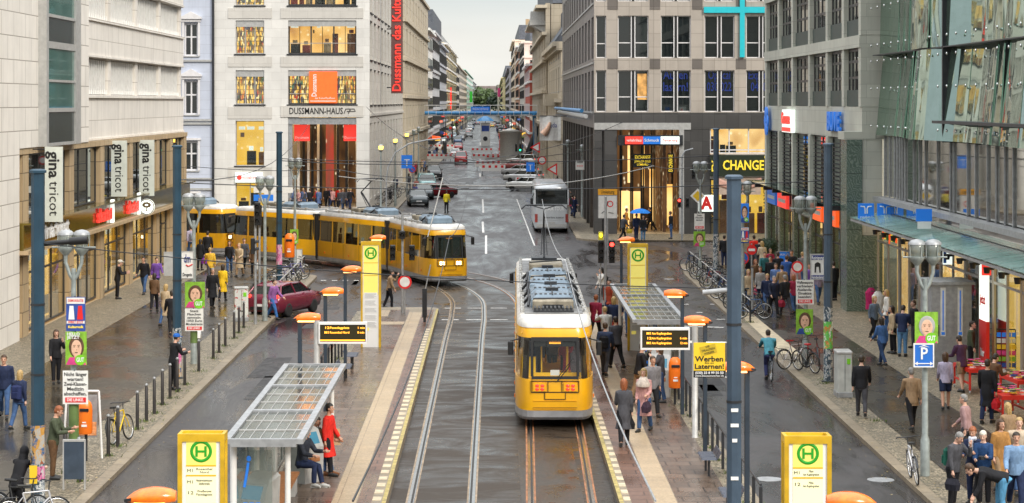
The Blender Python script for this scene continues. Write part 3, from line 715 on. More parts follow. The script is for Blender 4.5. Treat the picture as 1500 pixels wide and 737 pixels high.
# portal
a,b,c,d = portal
q = MB(); q.fbox(F,a-.05,b+.05,.1,.2,-14,-.6); q.fbox(F,a-.4,a-.003,.2,d+.2,-14,-.61); q.fbox(F,b+.003,b+.4,.2,d+.2,-14,-.61); q.fbox(F,a-.4,b+.4,d+.01,d+.2,-14,-.61); q.build('portal_lining', M['lime2'], B, world=True)
q = MB(); q.fbox(F,a,b,.2,d,-14.2,-14); q.build('portal_interior', M['lit_dim'], B, world=True)
q = MB(); q.fbox(F,a,b,d-.6,d-.01,-.5,-.1); q.fbox(F,a+.02,a+.35,.2,d-.6,-.55,-.2); q.build('portal_frame', M['grey'], B, world=True)
q = MB()
for i in range(7): u = a+.55+(b-a-1.1)*i/6; q.fbox(F,u-.1,u+.1,.2,d-.01,-4-i*.9,-3.7-i*.9)
q.build('portal_column', M['white'], B, world=True)
q = MB()
for i in range(6): u = a+.8+(b-a-1.3)*i/6; q.fbox(F,u-.11,u+.11,.2,d-.01,-6.4,-6.2)
q.build('dark_column', M['dark'], B, world=True)
q = MB(); q.fbox(F,(a+b)/2-.15,(a+b)/2+.55,1.0,d-.02,-6.1,-6); q.build('red_backdrop', M['lit_red'], B, world=True)
q = MB()
for i in range(4): u = a+.7+i*1.4; q.fbox(F,u,u+.9,d-.12,d-.02,-9,-2.5)
q.build('ceiling_light', M['ceil_lamp'], B, world=True)
for j, (pa, pb, ya, yb) in enumerate(((429,452,183,207),(502,522,183,207))):
 a2,b2,c2,d2 = hole(pa,pb,ya,yb); t = thing('hanging_banner', ['red hanging banner inside the portal at its left jamb','red hanging banner inside the portal at its right jamb'][j], 'banner', ((a2+b2)/2,189.2,c2), 0, 'red banners in the store portal')
 w_ = b2-a2; h_ = d2-c2; q = MB(); q.box(-w_/2,w_/2,-.02,.02,0,h_); q.build('cloth', M['lit_redsign'], t); write(t,'Dussmann',.2,M['let_white'],(0,-.03,.3),w=w_*.85,depth=.005)
write(B,'DUSSMANN-HAUS',.55,M['let_black'],Vector((AT(463,163,188).x,188-.085,AT(0,163,188).z))-B.location,w=4.6,depth=.03,bold=.01)
q = MB(); p = AT(510,163,188)
for dx in (0,.38): q.tube([(p.x-.35+dx,187.91,p.z-.2),(p.x-.2+dx,187.91,p.z+.2),(p.x+.15+dx,187.91,p.z+.2),(p.x+.25+dx,187.91,p.z),(p.x-.1+dx,187.91,p.z-.02)],.035,5)
q.build('emblem', M['let_black'], B, world=True)
a,b,c,d = hole(453,494,105,151); t = thing('orange_poster', 'bright orange red lit poster hung in the corner store window', 'poster', ((a+b)/2,187.9,c))
q = MB(); q.box((a-b)/2,(b-a)/2,-.04,.04,0,d-c); q.build('panel', M['lit_orange'], t)
write(t,'Dussmann',.42,M['let_white'],((a-b)/2+.45,-.046,(d-c)*.56),turn=PI/2,w=1.9,bold=.02,depth=.006); write(t,'das KulturKaufhaus',.16,M['let_white'],(.15,-.046,.42),w=1.7,depth=.006)
q = MB(); q.box((a-b)/2+.1,(b-a)/2-.1,-.05,-.041,.14,.2); q.build('caption_bar', M['let_white'], t)
a,b,c,d = hole(345,378,253,267); t = thing('shop_sign', 'white backlit phone shop sign with a red dot logo', 'sign', ((a+b)/2,187.9,c)); q = MB(); q.box((a-b)/2,(b-a)/2+.4,-.1,.09,0,d-c); q.build('panel', M['lit_white'], t)
write(t,'vodafone',.34,M['let_red'],(.3,-.11,(d-c)/2),w=1.35,depth=.01,bold=.02); q = MB(); q.lathe([(.22,0),(.22,.02)],n=16); q.build('emblem', M['lit_redsign'], t, loc=(-.62,-.1,(d-c)/2), rot=(PI/2,0,0))
# side wall with tall dark red banners between the windows
Fe = EAST(-10.8)
holes = []; ny = 11; L = 68/ny
for i in range(ny):
 for za, zb in ((9.2,12.3),(13.1,16.5),(17.2,20.4)): holes += [(188.9+i*L,188.9+i*L+L*.62,za,zb)]
 holes += [(188.9+i*L,188.9+i*L+L*.5,1.0,7.6)]
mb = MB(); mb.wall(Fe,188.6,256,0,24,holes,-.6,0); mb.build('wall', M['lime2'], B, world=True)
for k, h in enumerate(holes):
 w = win(B,Fe,h[0],h[1],h[2],h[3],2,(.7,) if h[3] > 8 else (),'win_frame_dark','dark_glass',-.3,.16,sill='dark' if h[3] > 8 else None,back='lit_red' if k % 4 < 3 else None,bd=.4)
mb = MB(); mb.box(-24,-11.42,189.4+14,255,0,24); mb.fbox(Fe,188.7,256,8.2,8.45,.003,.12); mb.build('core', M['lime2'], B, world=True)
pa = AT(573,137,205); pb = AT(590,-75,205); t = thing('store_blade_sign', 'tall dark blade sign with glowing red upright lettering on the corner store', 'sign', ((pa.x+pb.x)/2,205,pa.z))
w_ = pb.x-pa.x; h_ = pb.z-pa.z
q = MB(); q.box(-w_/2,w_/2,-.09,.09,0,h_); q.build('panel', mat('oxide_red_panel', (.17,.075,.07), .5, var=.1), t)
q = MB(); q.box(-w_/2-.4,-w_/2,-.05,.05,.5,.6); q.box(-w_/2-.4,-w_/2,-.05,.05,6,6.1); q.build('bracket', M['dark'], t)
mt = write(t,'Dussmann das KulturKaufhaus',w_*.72,M['lit_redsign'],(0,-.13,h_/2),turn=PI/2,w=h_*.97,bold=.02,depth=.08)
# ================================================================== sandstone block beyond it
B = thing('sandstone_building', 'plain sandstone block with stacked cornices beyond the corner store', 'building', (-17,300,0)); Fe = EAST(-10.6)
hs = [(262+i*10.2,265+i*10.2,z,z+2.9) for i in range(8) for z in (2,6.2,10.9,15.3,19.8)]
mb = MB(); mb.wall(Fe,256.2,346,0,24.2,hs,-.7,0); mb.box(-26,-11.4,256.3,346,0,24); mb.build('wall', M['sand'], B, world=True)
mb = MB()
for z in (5.6,10.1,14.5,19.1,24.2): mb.fbox(Fe,256,346.2,z-.2,z+.2,-.4,.32);
mb.build('cornice', M['sand'], B, world=True)
for h in hs: win(B,Fe,*h,1,(),'win_frame_dark','dark_glass',-.4,.1)
# ================================================================== the long rows of houses down the street
def far_house(side, Y0, Y1, ztop, colr, label, style='grid', roof=None, floors=None, depth=14, band=None, name='street_house', fm='win_frame_dark', top=0.0):
 colr = tuple(min(.82,c*1.4) for c in colr); dr = -.00375*((Y0+Y1)/2-200)
 X = (-10.8 if side < 0 else 7.0)+dr; Fw = EAST(X) if side < 0 else WEST(X); Ff = FRONT(Y0)
 B = thing(name, label, 'building', (X+side*depth/2,(Y0+Y1)/2,0), 0, 'houses lining the long street')
 st = stone(name+str(int(Y0))+('a' if side < 0 else 'b'), colr, tuple(c*.6 for c in colr), 2.5, .9, .02, .05, .7, .4)
 xa, xb = sorted((X, X+side*depth))
 mb = MB(); mb.box(xa,xb,Y0,Y1-.1,0,ztop); mb.build('wall', st, B, world=True)
 nf = floors or max(3, int(ztop/3.6)); fh = (ztop-1.2)/nf; nb = max(3, min(9, int((Y1-Y0)/7)))
 q = MB();
 for k in range(nf+1):
  if style == 'striped' or k in (1, nf) or (style == 'grid' and k % 2 == 0): z = k*fh+1.0; q.fbox(Fw,Y0,Y1-.1,z-.3,z+.12,.003,.3 if k < nf else .7); q.fbox(Ff,xa,xb,z-.28,z+.1,.003,.22)
 q.build('cornice', band or st, B, world=True)
 mw = None; L = (Y1-Y0)/nb
 for k in range(nf):
  for i in range(nb):
   w_ = L*(.42 if style != 'glass' else .8); u = Y0+L*(i+.5); z = k*fh+1.5
   if mw is None:
    m2 = MB(); m2.box(-.05,.06,-w_/2,w_/2,0,fh*.52,0); m2.box(-.08,.12,-w_/2-.1,-w_/2,-.1,fh*.52,1); m2.box(-.08,.12,w_/2,w_/2+.1,-.1,fh*.52,1); m2.box(-.08,.2,-w_/2,w_/2,-.16,-.01,1)
    mw = m2.mesh('window', [M['dark_glass'], M[fm]])
   link('window', mw, B, (X-B.location.x,u-B.location.y,z), (0,0,0 if side < 0 else PI))
 # windows of the end wall that looks back along the street
 me = None
 for k in range(nf):
  for i in range(2):
   if me is None:
    m2 = MB(); m2.box(-.6,.6,-.05,.05,0,fh*.55,0); m2.box(-.75,.75,-.12,.05,-.18,-.01,1); m2.box(-.7,-.6,-.1,.05,-.01,fh*.55,1); m2.box(.6,.7,-.1,.05,-.01,fh*.55,1); me = m2.mesh('window', [M['dark_glass'], M[fm]])
   link('window', me, B, (X+side*(1.9+2.9*i)-B.location.x,Y0-B.location.y,k*fh+1.6))
 if roof:
  h = roof; q = MB(); q.extr([(Y0-.2,ztop),(Y1-.1,ztop),(Y1-1.2,ztop+h),(Y0+1.2,ztop+h)], 0, xa+1.2, xb-1.2); o = q.build('roof', M['roof_dark'], B, world=True)
  q = MB(); q.box(xa+3,xa+4,Y0+2,Y0+3,ztop+h-.5,ztop+h+1.6); q.build('chimney', M['tan'], o, world=True)
 elif top:
  q = MB(); q.box(xa+1.6,xb-1.6,Y0+1.5,Y1-1.5,ztop,ztop+top); q.build('penthouse', M['grey'], B, world=True)
 return B
hz = lambda y, Y: CAMH-(y-HOR)*Y/FPX
far_house(-1,363,402,hz(40,363),(.62,.6,.56),'white faced house with metal grilles just past the sandstone block','glass',None,6)
far_house(-1,402,459,hz(44,402),(.4,.41,.42),'light grey house with a dark slab roof, second past the sandstone block','grid',3.0,6)
far_house(-1,459,536,hz(62,459),(.36,.37,.4),'dark grey house under a steep slate roof left of the red street banner','grid',7,5)
far_house(-1,536,705,hz(62,536),(.62,.5,.3),'cream and yellow striped rounded block behind the red street banner','striped',None,8,top=3,band=M['let_white'])
far_house(-1,705,784,hz(92,705),(.5,.45,.38),'beige slab fronted house past the striped block','plain',4,7)
far_house(-1,784,1037,hz(96,784),(.5,.44,.37),'tall plain beige block halfway down the left side','plain',None,8)
far_house(-1,1037,1461,hz(101,1037),(.3,.45,.4),'green glass office block near the far left end','glass',None,8,fm='win_white')
far_house(-1,1461,1900,hz(116,1461),(.36,.37,.38),'grey house last on the left before the trees','grid',None,6)
far_house(1,387,443,hz(92,387),(.4,.09,.06),'red brick house with white bays on the right side of the street','grid',None,5,fm='win_white',band=M['let_white'])
far_house(1,443,520,hz(60,443),(.6,.56,.5),'cream stone house rising behind the red brick front','grid',3,7)
far_house(1,520,590,hz(66,520),(.52,.3,.22),'narrow rust red and white house on the right side','striped',None,7,band=M['let_white'])
far_house(1,590,708,hz(58,590),(.58,.52,.44),'tall cream house with dark drainpipes on the right side','grid',4,8)
far_house(1,708,954,hz(98,708),(.36,.36,.4),'grey office slab on the right towards the trees','glass',None,8)
far_house(1,954,1378,hz(113,954),(.62,.53,.3),'pale yellow house near the far right end','grid',5,7)
far_house(1,1378,1900,hz(124,1378),(.5,.46,.4),'beige house last on the right before the trees','grid',None,6)
for i, (px, w_, yt, Y) in enumerate(((690,26,131,2500),(703,30,128,2700),(714,34,126,2650),(724,26,128,2600),(736,26,131,2550))):
 p = AT(px, yt, Y); q = MB(); B = thing('distant_house', ['far off grey house at the left end of the skyline row','far off pale house left of centre on the skyline row','far off white house in the middle of the skyline row','far off grey house right of centre on the skyline row','far off house at the right end of the skyline row'][i], 'building', (p.x,Y,0), 0, 'houses on the skyline beyond the trees')
 q.box(-w_/2,w_/2,0,20,0,p.z-5); q.build('wall', mat('skyline_render_%d'%i, (.45+.03*i,.43+.03*i,.42), .8, var=.3, vs=.3), B)
 q = MB(); q.extr([(-w_/2-1,p.z-5),(w_/2+1,p.z-5),(w_/2-4,p.z),(-w_/2+4,p.z)],1,-1,21); q.build('roof', mat('skyline_roof', (.25,.2,.19), .8, var=.4, vs=.2), B)
# old corner house with slate roof on the right
B = thing('old_house', 'old sandstone house with slate roof, cornice and balconies beside the grey tower', 'building', (14,290,0)); Fw = WEST(6.9)
hs = [(235+i*9.5,237.5+i*9.5,z,z+2.6) for i in range(5) for z in (6.5,10.6,14.2)]
zt = hz(62,231)
mb = MB(); mb.wall(Fw,228,284,0,zt,hs,-.6,0); mb.box(7.52,24,228.2,284,0,zt-.1); mb.build('wall', M['sand'], B, world=True)
for h in hs: win(B,Fw,*h,1,(.6,),'win_frame_dark','dark_glass',-.35,.15,sill='lgrey')
q = MB(); q.fbox(Fw,227.8,284,zt-.5,zt,-.3,.9); q.fbox(Fw,227.8,284,zt-.9,zt-.5,-.3,.5); q.fbox(Fw,227.9,284,9.4,9.8,-.1,.45); q.fbox(Fw,227.9,284,5.4,5.8,-.1,.35); q.build('cornice', M['sand'], B, world=True)
q = MB(); q.extr([(227.6,zt),(284,zt),(282,zt+5),(230,zt+5)],0,8.5,22); q.extr([(6.2,zt+.003),(9.5,zt+4.6),(24,zt+4.6),(24,zt+.003)],1,228,284); o = q.build('roof', M['roof_dark'], B, world=True)
q = MB()
for i in range(9): q.box(7.6+.1*i,8.0+.1*i,229+i*.1,229.3+i*.1,zt+3.5,zt+5.6)
q.build('railing', M['dark'], o, world=True)
q = MB(); q.fbox(Fw,240,246,9.0,9.35,.003,1.5); q.fbox(Fw,240,246,9.35,10.3,1.35,1.5); q.fbox(Fw,240,240.2,9.35,10.3,0,1.3); q.build('balcony', M['sand'], B, world=True)
B = thing('old_house', 'tall ornate sandstone house with a bracketed balcony past the slate roofed house', 'building', (12,330,0)); Fw = WEST(6.6); zt = hz(6,287)
hs = [(289+i*11,292.5+i*11,z,z+2.8) for i in range(8) for z in (3,7.2,11.4,15.4,19)]
mb = MB(); mb.wall(Fw,284.2,386,0,zt,hs,-.6,0); mb.box(7.3,24,284.3,386,0,zt-.1); mb.build('wall', stone('weathered_sandstone', (.44,.38,.29), (.28,.24,.18), 2.4, .9, .02, .08, .7, .6), B, world=True)
for h in hs: win(B,Fw,*h,1,(.6,),'win_white','dark_glass',-.35,.15)
q = MB();
for z in (6.6,10.8,14.8,18.4,zt-.4): q.fbox(Fw,284,386,z-.22,z+.18,-.2,.5 if z < zt-1 else 1.3)
q.build('cornice', M['sand'], B, world=True)
q = MB(); q.fbox(Fw,286,292,zt-2.8,zt-2.3,.003,2.0); q.fbox(Fw,286,286.2,zt-2.3,zt-1.0,.1,1.9); q.fbox(Fw,286.2,292,zt-2.3,zt-1.0,1.75,1.9)
q.extr([(6.6,zt-3.9),(6.6,zt-2.82),(4.8,zt-2.82)],1,286.3,291.7); q.build('balcony', M['lgrey'], B, world=True)
q = MB(); q.extr([(284.2,zt),(386,zt),(384,zt+6),(286,zt+6)],0,7.5,22); q.build('roof', M['roof_dark'], B, world=True)
# ================================================================== grey granite office tower on the right corner
B = thing('granite_tower', 'grey granite office tower with square windows and a dark stone arcade', 'building', (14,170,0))
F = FRONT(154.0); S = lambda px, py: AT(px,py,154)
def H(pa, pb, ya, yb): a = S(pa,yb); b = S(pb,ya); return (a.x,b.x,a.z,b.z)
cols = ((873,888),(905,950),(968,1012),(1032,1076),(1093,1137),(1157,1200)); rws = ((-136,-75),(-57,2),(23,85),(103,164))
hs = [H(a,b,c,d) for a, b in cols for c, d in rws]
zb = S(0,165).z
x0 = 7.0; x9 = 40
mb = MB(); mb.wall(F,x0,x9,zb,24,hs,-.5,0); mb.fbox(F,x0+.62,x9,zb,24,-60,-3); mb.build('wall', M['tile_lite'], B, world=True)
q = MB()
for y in (92,5,-68):
 for pa in (888,950,1012,1076,1140): a,b,c,d = H(pa+2,pa+17,y-6,y+9); q.fbox(F,a,b,c,d,.003,.03)
q.build('dark_tile', M['tile_band'], B, world=True)
for k, h in enumerate(hs):
 narrow = h[1]-h[0] < 1
 if narrow: w = win(B,F,*h,1,(.34,),'win_white','dark_glass',-.2,.07,back='room',bd=1.5)
 else:
  m_ = (h[0]+h[1])/2; w = win(B,F,*h,2,(.36,),'win_white','dark_glass',-.2,.07,back='room',bd=1.5)
  q = MB(); q.fbox(F,m_-.16,m_+.16,h[2]+.02,h[3]-.02,-.21,-.08); q.fbox(F,m_-.09,m_+.09,h[2]+.02,h[3]-.02,-.079,-.07,1); q.build('mullion', [M['win_white'], M['let_black']], w, world=True)
for txt, px, py in (('Augen\nlasern!',990,119),('Optical\n030 022',1054,119),('Exp..res\n04  02',1115,119)):
 a = S(px,py); write(B,txt,.62,M['let_blue'],Vector((a.x,154.21,a.z))-B.location,w=1.75,depth=.01,bold=.015,leading=.95)
a,b,c,d = H(934,948,108,146); q = MB(); q.fbox(F,a,b,c,d,-.24,-.22); q.build('window_poster', mat('face_poster_print', (.75,.4,.12), .5, var=.6, vs=1.6), B, world=True)
# dark base
zt = S(0,166).z; a,b,c,d = H(905,1000,190,352)
q = MB(); q.fbox(F,x0,1000-725 and S(1140,0).x,zb-1.15,zb-.003,-.5,.02); q.fbox(F,S(885,0).x,S(904,0).x,.1,zb-1.155,-1.5,0); q.fbox(F,S(1002,0).x,S(1040,0).x,.1,zb-1.155,-2,0); q.fbox(F,S(1127,0).x,x9,.1,zb-1.155,-2,0); q.build('dark_base', M['tile_dark'], B, world=True)
q = MB(); q.fbox(F,x0,S(1012,0).x,S(0,190).z,S(0,180).z,-.3,.06); q.fbox(F,S(995,0).x,S(1002,0).x,.1,S(0,190).z,-.3,.05); q.build('lintel', M['lgrey'], B, world=True)
q = MB(); q.fbox(F,x0,x0+.55,.1,S(0,190).z,-.6,0); q.build('column', M['tile_dark'], B, world=True)
# passage behind the portal
q = MB(); q.fbox(F,S(904,0).x,S(1000,0).x,.1,.14,-16,0); q.build('floor', M['tan'], B, world=True)
q = MB(); q.fbox(F,S(900,0).x,S(1002,0).x,.14,8,-16.2,-16); q.fbox(F,S(1000,0).x,S(1002,0).x,.14,7.9,-16,-2.1); q.fbox(F,S(900,0).x,S(903,0).x,.14,7.9,-16,-1.6); q.build('portal_interior', M['lit_dim'], B, world=True)
q = MB()
for i in range(6): u = S(908,0).x+.2+i*.8; q.fbox(F,u-.06,u+.06,.14,7.6,-3-i*.7,-2.8-i*.7);
q.build('dark_column', M['black'], B, world=True)
q = MB()
for i in range(5): u = S(918,0).x+i*.85; q.fbox(F,u-.05,u+.05,.14,7.6,-6-i*.9,-5.85-i*.9)
q.build('bright_column', M['dark'], B, world=True)
q = MB(); q.fbox(F,S(903,0).x,S(1001,0).x,7.6,7.8,-16,-.55,1)
for i in range(3): u = S(912,0).x+i*1.5; q.fbox(F,u,u+.7,7.5,7.58,-11,-2)
q.build('ceiling_light', [M['ceil_lamp'], M['dark']], B, world=True)
q = MB(); q.fbox(F,x0+.6,S(884,0).x,.14,7,-7.2,-7); q.build('arcade_interior', M['lit_warm'], B, world=True)
for u0, u1, z0, z1, d in ((9.0,9.7,.3,3.0,-4),(10.1,11.2,.3,2.6,-13),(11.6,12.2,.3,4.4,-10),(12.6,13.0,.4,3.4,-6),(9.9,10.2,3.4,6.8,-9),(11.3,11.5,3.0,7.0,-14)): q = MB(); q.fbox(F,u0,u1,z0,z1,d-.1,d); q.build('passage_shop', M['lit_warm'], B, world=True)
# side wall and arcade along the street
Fw = WEST(7.0); hs = []
n = 12; L = 70/n
for i in range(n):
 for za, z2 in ((S(0,164).z,S(0,103).z),(S(0,85).z,S(0,23).z),(S(0,2).z,S(0,-57).z)): hs.append((155+i*L,155+i*L+L*.6,za,z2))
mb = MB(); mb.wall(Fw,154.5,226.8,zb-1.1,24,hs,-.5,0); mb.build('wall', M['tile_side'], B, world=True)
q = MB()
for y in (165,92,5): z = S(0,y).z; q.fbox(Fw,154.5,226.8,z-.06,z+.06,.003,.1)
q.build('string_course', M['lgrey'], B, world=True)
for h in hs: win(B,Fw,*h,1,(.36,),'win_white','dark_glass',-.3,.12)
for i in range(13): q = MB(); u = 156.5+i*L; q.fbox(Fw,u-.45,u+.45,.1,zb-1.1,-.8,-.05); q.build('column', M['tile_dark'], B, world=True)
q = MB(); q.fbox(Fw,156,226.8,.14,zb-1.2,-5.2,-5); q.build('arcade_interior', M['lit_dim'], B, world=True)
# exchange shop
a,b,c,d = H(1040,1125,181,225); win(B,F,a,b,c,d,3,(.12,),'win_white','shop_glass',-.1,.08,'shop_window',None,'lit_warm',1.6)
a,b,c,d = H(1040,1125,262,347); win(B,F,a,b,c,d,3,(),'win_frame_dark','shop_glass',-.1,.1,'shop_window',None,'lit_yellow',1.2)
q = MB(); q.fbox(F,a,b,d,S(0,258.5).z,-.2,0); q.fbox(F,a,b,S(0,226).z,S(0,225.3).z,-.2,.3); q.build('shop_spandrel', M['lgrey'], B, world=True)
a,b,c,d = H(1040,1126,227,258); t = thing('exchange_sign', 'dark green fascia sign with large yellow backlit letters over the money shop', 'sign', ((a+b)/2,154,c)); h_ = d-c; w_ = b-a
q = MB(); q.box(-w_/2,w_/2,-.3,-.01,0,h_); q.build('panel', mat('dark_green_fascia', (.03,.04,.025), .3, var=.1), t)
write(t,'CHANGE',.66,M['let_yellow'],(.25,-.33,h_*.5),w=w_*.7,bold=.03,depth=.05); write(t,'EX',.36,M['let_yellow'],(-w_/2+.3,-.33,h_*.47),turn=PI/2,w=.8,bold=.04,depth=.05)
q = MB(); q.lathe([(.2,0),(.2,.05)],n=14); q.build('coin_emblem', M['let_yellow'], t, loc=(w_/2-.15,-.31,h_-.15), rot=(PI/2,0,0))
a,b,c,d = H(1046,1114,260,285); t = thing('hand_poster', 'pink photo banner of hands above the yellow money shop window', 'poster', ((a+b)/2,153.86,c)); w_=b-a; h_=d-c
q = MB(); q.box(-w_/2,w_/2,-.02,.02,0,h_); q.build('panel', mat('poster_paper', (.6,.45,.36), .5, var=.1), t)
q = MB()
for s_, x in ((1,-.6),(-1,.75)):
 q.tube([(x-s_*1.0,-.03,h_*.8),(x,-.03,h_*.5),(x+s_*.35,-.03,h_*.35)],[.3,.26,.1],8,ell=(.12,1) )
 for k in range(4): q.tube([(x,-.035,h_*(.6-.08*k)),(x+s_*.45,-.035,h_*(.55-.1*k))],[.08,.05],6)
q.build('hands_print', mat('skin_print', (.75,.42,.33), .5, var=.15), t)
for j, px in enumerate((1041,1118)):
 a = S(px,300); write(B,'EXCHANGE',.26,M['let_black'],Vector((a.x+.15,154-.12,a.z))-B.location,turn=PI/2,w=2.6,bold=.03,depth=.02)
for (pa,pb,txt,pan,lm,lab) in ((915,942,'verkehrshaus','lit_redsign','let_white','red board with white lettering at the left of the portal sign bar'),(941,967,'Schmuck','lit_bluesign','let_white','blue board with white lettering in the middle of the portal sign bar'),(967,995,'Pantervang','lit_white','let_red','white slanted board with red lettering at the right of the portal sign bar')):
 a,b,c,d = H(pa,pb,200,211); t = thing('portal_sign', lab, 'sign', ((a+b)/2,153.7,c), 0, 'signs on the portal bar'); q = MB(); q.box((a-b)/2+.02,(b-a)/2-.02,-.06,.06,0,d-c); q.build('panel', M[pan], t); write(t,txt,.2,M[lm],(0,-.07,(d-c)/2),w=1.05,bold=.02,depth=.01)
a,b,c,d = H(905,1000,198,213); q = MB(); q.fbox(F,a,b,c,d,.1,.2); q.build('sign_bar', M['dark'], B, world=True)
a,b,c,d = H(929,957,226,246); t = thing('exchange_sign', 'black hanging panel with yellow lettering inside the dark portal', 'sign', ((a+b)/2,155.2,c)); q = MB(); q.box((a-b)/2,(b-a)/2,-.05,.05,0,d-c); q.tube([(0,0,d-c),(0,0,7.6-c)],.03,6); q.build('panel', M['black'], t)
write(t,'EXCHANGE',.26,M['let_yellow'],(0,-.06,.7),w=1.1,bold=.03,depth=.01); write(t,'JUWELIER GOLD',.15,M['let_yellow'],(0,-.06,.42),w=1.15,bold=.03,depth=.01); write(t,'LOMBARD',.15,M['let_yellow'],(0,-.06,.2),w=.8,bold=.03,depth=.01)
a,b,c,d = H(979,988,225,254); t = thing('exchange_sign', 'narrow tall yellow lettered panel at the right edge of the dark portal', 'sign', ((a+b)/2,154.6,c)); q = MB(); q.box((a-b)/2,(b-a)/2,-.05,.05,0,d-c); q.build('panel', M['black'], t); write(t,'EXCHANGE',.26,M['let_yellow'],(0,-.06,(d-c)/2),turn=PI/2,w=1.2,bold=.03,depth=.01)
# turquoise cross-shaped frame
t = thing('turquoise_frame', 'turquoise cross shaped frame fixed to the granite tower', 'frame', (S(1087,0).x,153.9,S(0,84).z)); q = MB(); z2 = S(0,19).z-S(0,84).z
q.box(-.17,.17,-.1,.1,0,14); q.box(-2.7,-.172,-.1,.1,z2,z2+.42); q.box(.172,3.2,-.1,.1,z2,z2+.42); q.build('frame_bars', M['turq'], t)
# pharmacy sign
a = S(1034,297); t = thing('pharmacy_sign', 'white round lit pharmacy sign with a red letter beside the money shop', 'sign', (a.x,153.6,a.z-.6)); q = MB(); q.bbox(-.55,.55,-.1,.1,0,1.15,.1); q.build('panel', M['lit_white'], t); write(t,'A',.85,M['let_red'],(0,-.115,.56),bold=.07,depth=.02,w=.85)
q = MB(); q.box(-.7,-.55,-.03,.4,.5,.58); q.build('bracket', M['dark'], t)
# ================================================================== grey-green stone office block on the right
B = thing('green_stone_block', 'grey green stone office block with dark grid windows and shop signs on the right', 'building', (20,114,0)); Fw = WEST(16.3)
piers = [97.3,102,107,113,119.4,125.2,131]
mb = MB()
mb.fbox(Fw,97,131.4,7.75,9.2,-6,0); mb.fbox(Fw,97,131.4,11.85,12.4,-6,.12); mb.fbox(Fw,97,131.4,15.3,16,-6,.12); mb.fbox(Fw,97,131.4,19,24,-6,0)
for p_ in piers:
 for za, z2 in ((3.5,7.745),(9.205,11.845),(12.405,15.295),(16.005,18.995)): mb.fbox(Fw,p_-.32,p_+.32,za,z2,-.9,.06)
mb.fbox(FRONT(131.45),16.36,40,0,24,-1,.0); mb.build('wall', M['greenstone'], B, world=True)
for a, b in zip(piers, piers[1:]):
 win(B,Fw,a+.33,b-.33,3.6,7.74,2,(.18,),'win_frame_dark','dark_glass',-.2,.09)
 for za, z2 in ((9.21,11.84),(12.41,15.29),(16.01,18.99)):
  w = win(B,Fw,a+.33,b-.33,za,z2,4,(.22,.5,.78),'win_frame_dark','dark_glass',-.16,.12); q = MB(); q.fbox(Fw,a+.4,b-.4,za+.02,za+.75,-.15,-.08); q.build('balustrade', mat('bottle_green_metal', (.02,.05,.045), .4, .3, var=.1), w, world=True)
 q = MB()
 for k in range(16): z = 4.4+k*.2; q.fbox(Fw,a+.4,b-.4,z,z+.03,-.19,-.1)
 q.build('louvre', M['dark'], B, world=True)
 win(B,Fw,a+.33,b-.33,.2,3.4,2,(.75,),'win_frame_dark','shop_glass',-.2,.09,'shop_window',None,'lit_gold',.8)
for p_ in piers: q = MB(); q.fbox(Fw,p_-.4,p_+.4,.12,3.49,-.9,0); q.build('pilaster', M['marble'], B, world=True)
q = MB(); q.box(15.6,16.29,96.9,98.6,.12,7.74); q.build('corner_pilaster', M['marble'], B, world=True)
q = MB(); q.box(15.5,16.9,96.95,98.7,7.75,8.1); q.fbox(Fw,97.1,131.2,3.42,3.49,-1.2,-.05); q.build('lintel', M['greenstone'], B, world=True)
for i, z in enumerate((4.7,)):
 q = MB(); q.fbox(Fw,99,131,z-.28,z+.02,.07,.12); q.fbox(Fw,99,131,z-.05,z+.03,.9,1.0)
 for k in range(9): u = 99.2+k*3.95; q.fbox(Fw,u-.14,u+.14,z-.22,z-.003,.13,1.2)
 q.build('canopy_frame', M['dark'], B, world=True)
 q = MB(); q.fbox(Fw,99,131,z+.033,z+.06,.07,1.25); q.build('canopy_glass', M['teal_glass'], B, world=True)
for txt, u, w_, m_, pan in (('Comesse',125.6,3.6,'let_white','lit_redsign'),('BUVE',104.0,3.8,None,None)):
 z = 8.45
 if pan:
  t = thing('shop_sign', 'red and white lit shop name standing on the stone band, between two blue ones', 'sign', (16.15,u-5.4,z-.7)); q = MB(); q.box(-.12,.12,-w_*.5,w_*.5,0,1.25); q.build('panel', M['lit_white'], t); q = MB(); q.box(-.14,-.121,-w_*.48,w_*.48,.05,.28); q.build('stripe', M['lit_redsign'], t); write(t,txt,.62,M['lit_redsign'],(-.16,0,.75),ROT_W,w=w_*.9,bold=.03,depth=.06)
 else:
  t = thing('shop_sign', 'blue block letters on the stone band beside the glass building', 'sign', (16.18,u,z-.4)); write(t,txt,.85,M['lit_bluesign'],(-.05,0,.4),ROT_W,w=w_,bold=.05,depth=.12); q = MB(); q.box(-.03,.06,-w_/2,w_/2,-.04,.02); q.build('rail', M['dark'], t)
t = thing('flower_sign', 'blue lit flower shaped logo on the far end of the stone band', 'sign', (16.1,129.6,8.3)); q = MB()
for k in range(6): q.ball((0,.55*math.cos(k*1.05),.55*math.sin(k*1.05)),(.06,.5,.4),8,0,4)
q.build('petals', M['lit_bluesign'], t)
for k, (u, m_, lab) in enumerate(((127.2,'lit_bluesign','blue lit screen under the stone block canopy, farthest along'),(122.5,'lit_redsign','pinkish red lit box sign under the stone block canopy'),(109.5,'lit_orange','orange lit fascia under the stone block canopy near the mast'),(105,'lit_orange','orange lit fascia under the stone block canopy next to the marble pilaster'))):
 t = thing('lit_fascia', lab, 'sign', (16.2,u,3.5), 0, 'lit shop fascias under the canopy'); q = MB(); q.box(-.12,.05,-1.9,1.9,0,.95 if k < 2 else .8); q.build('panel', M[m_], t); q = MB(); q.box(-.135,-.121,-1.5,1.5,.3,.5); q.build('lettering_bar', M['let_white'], t)
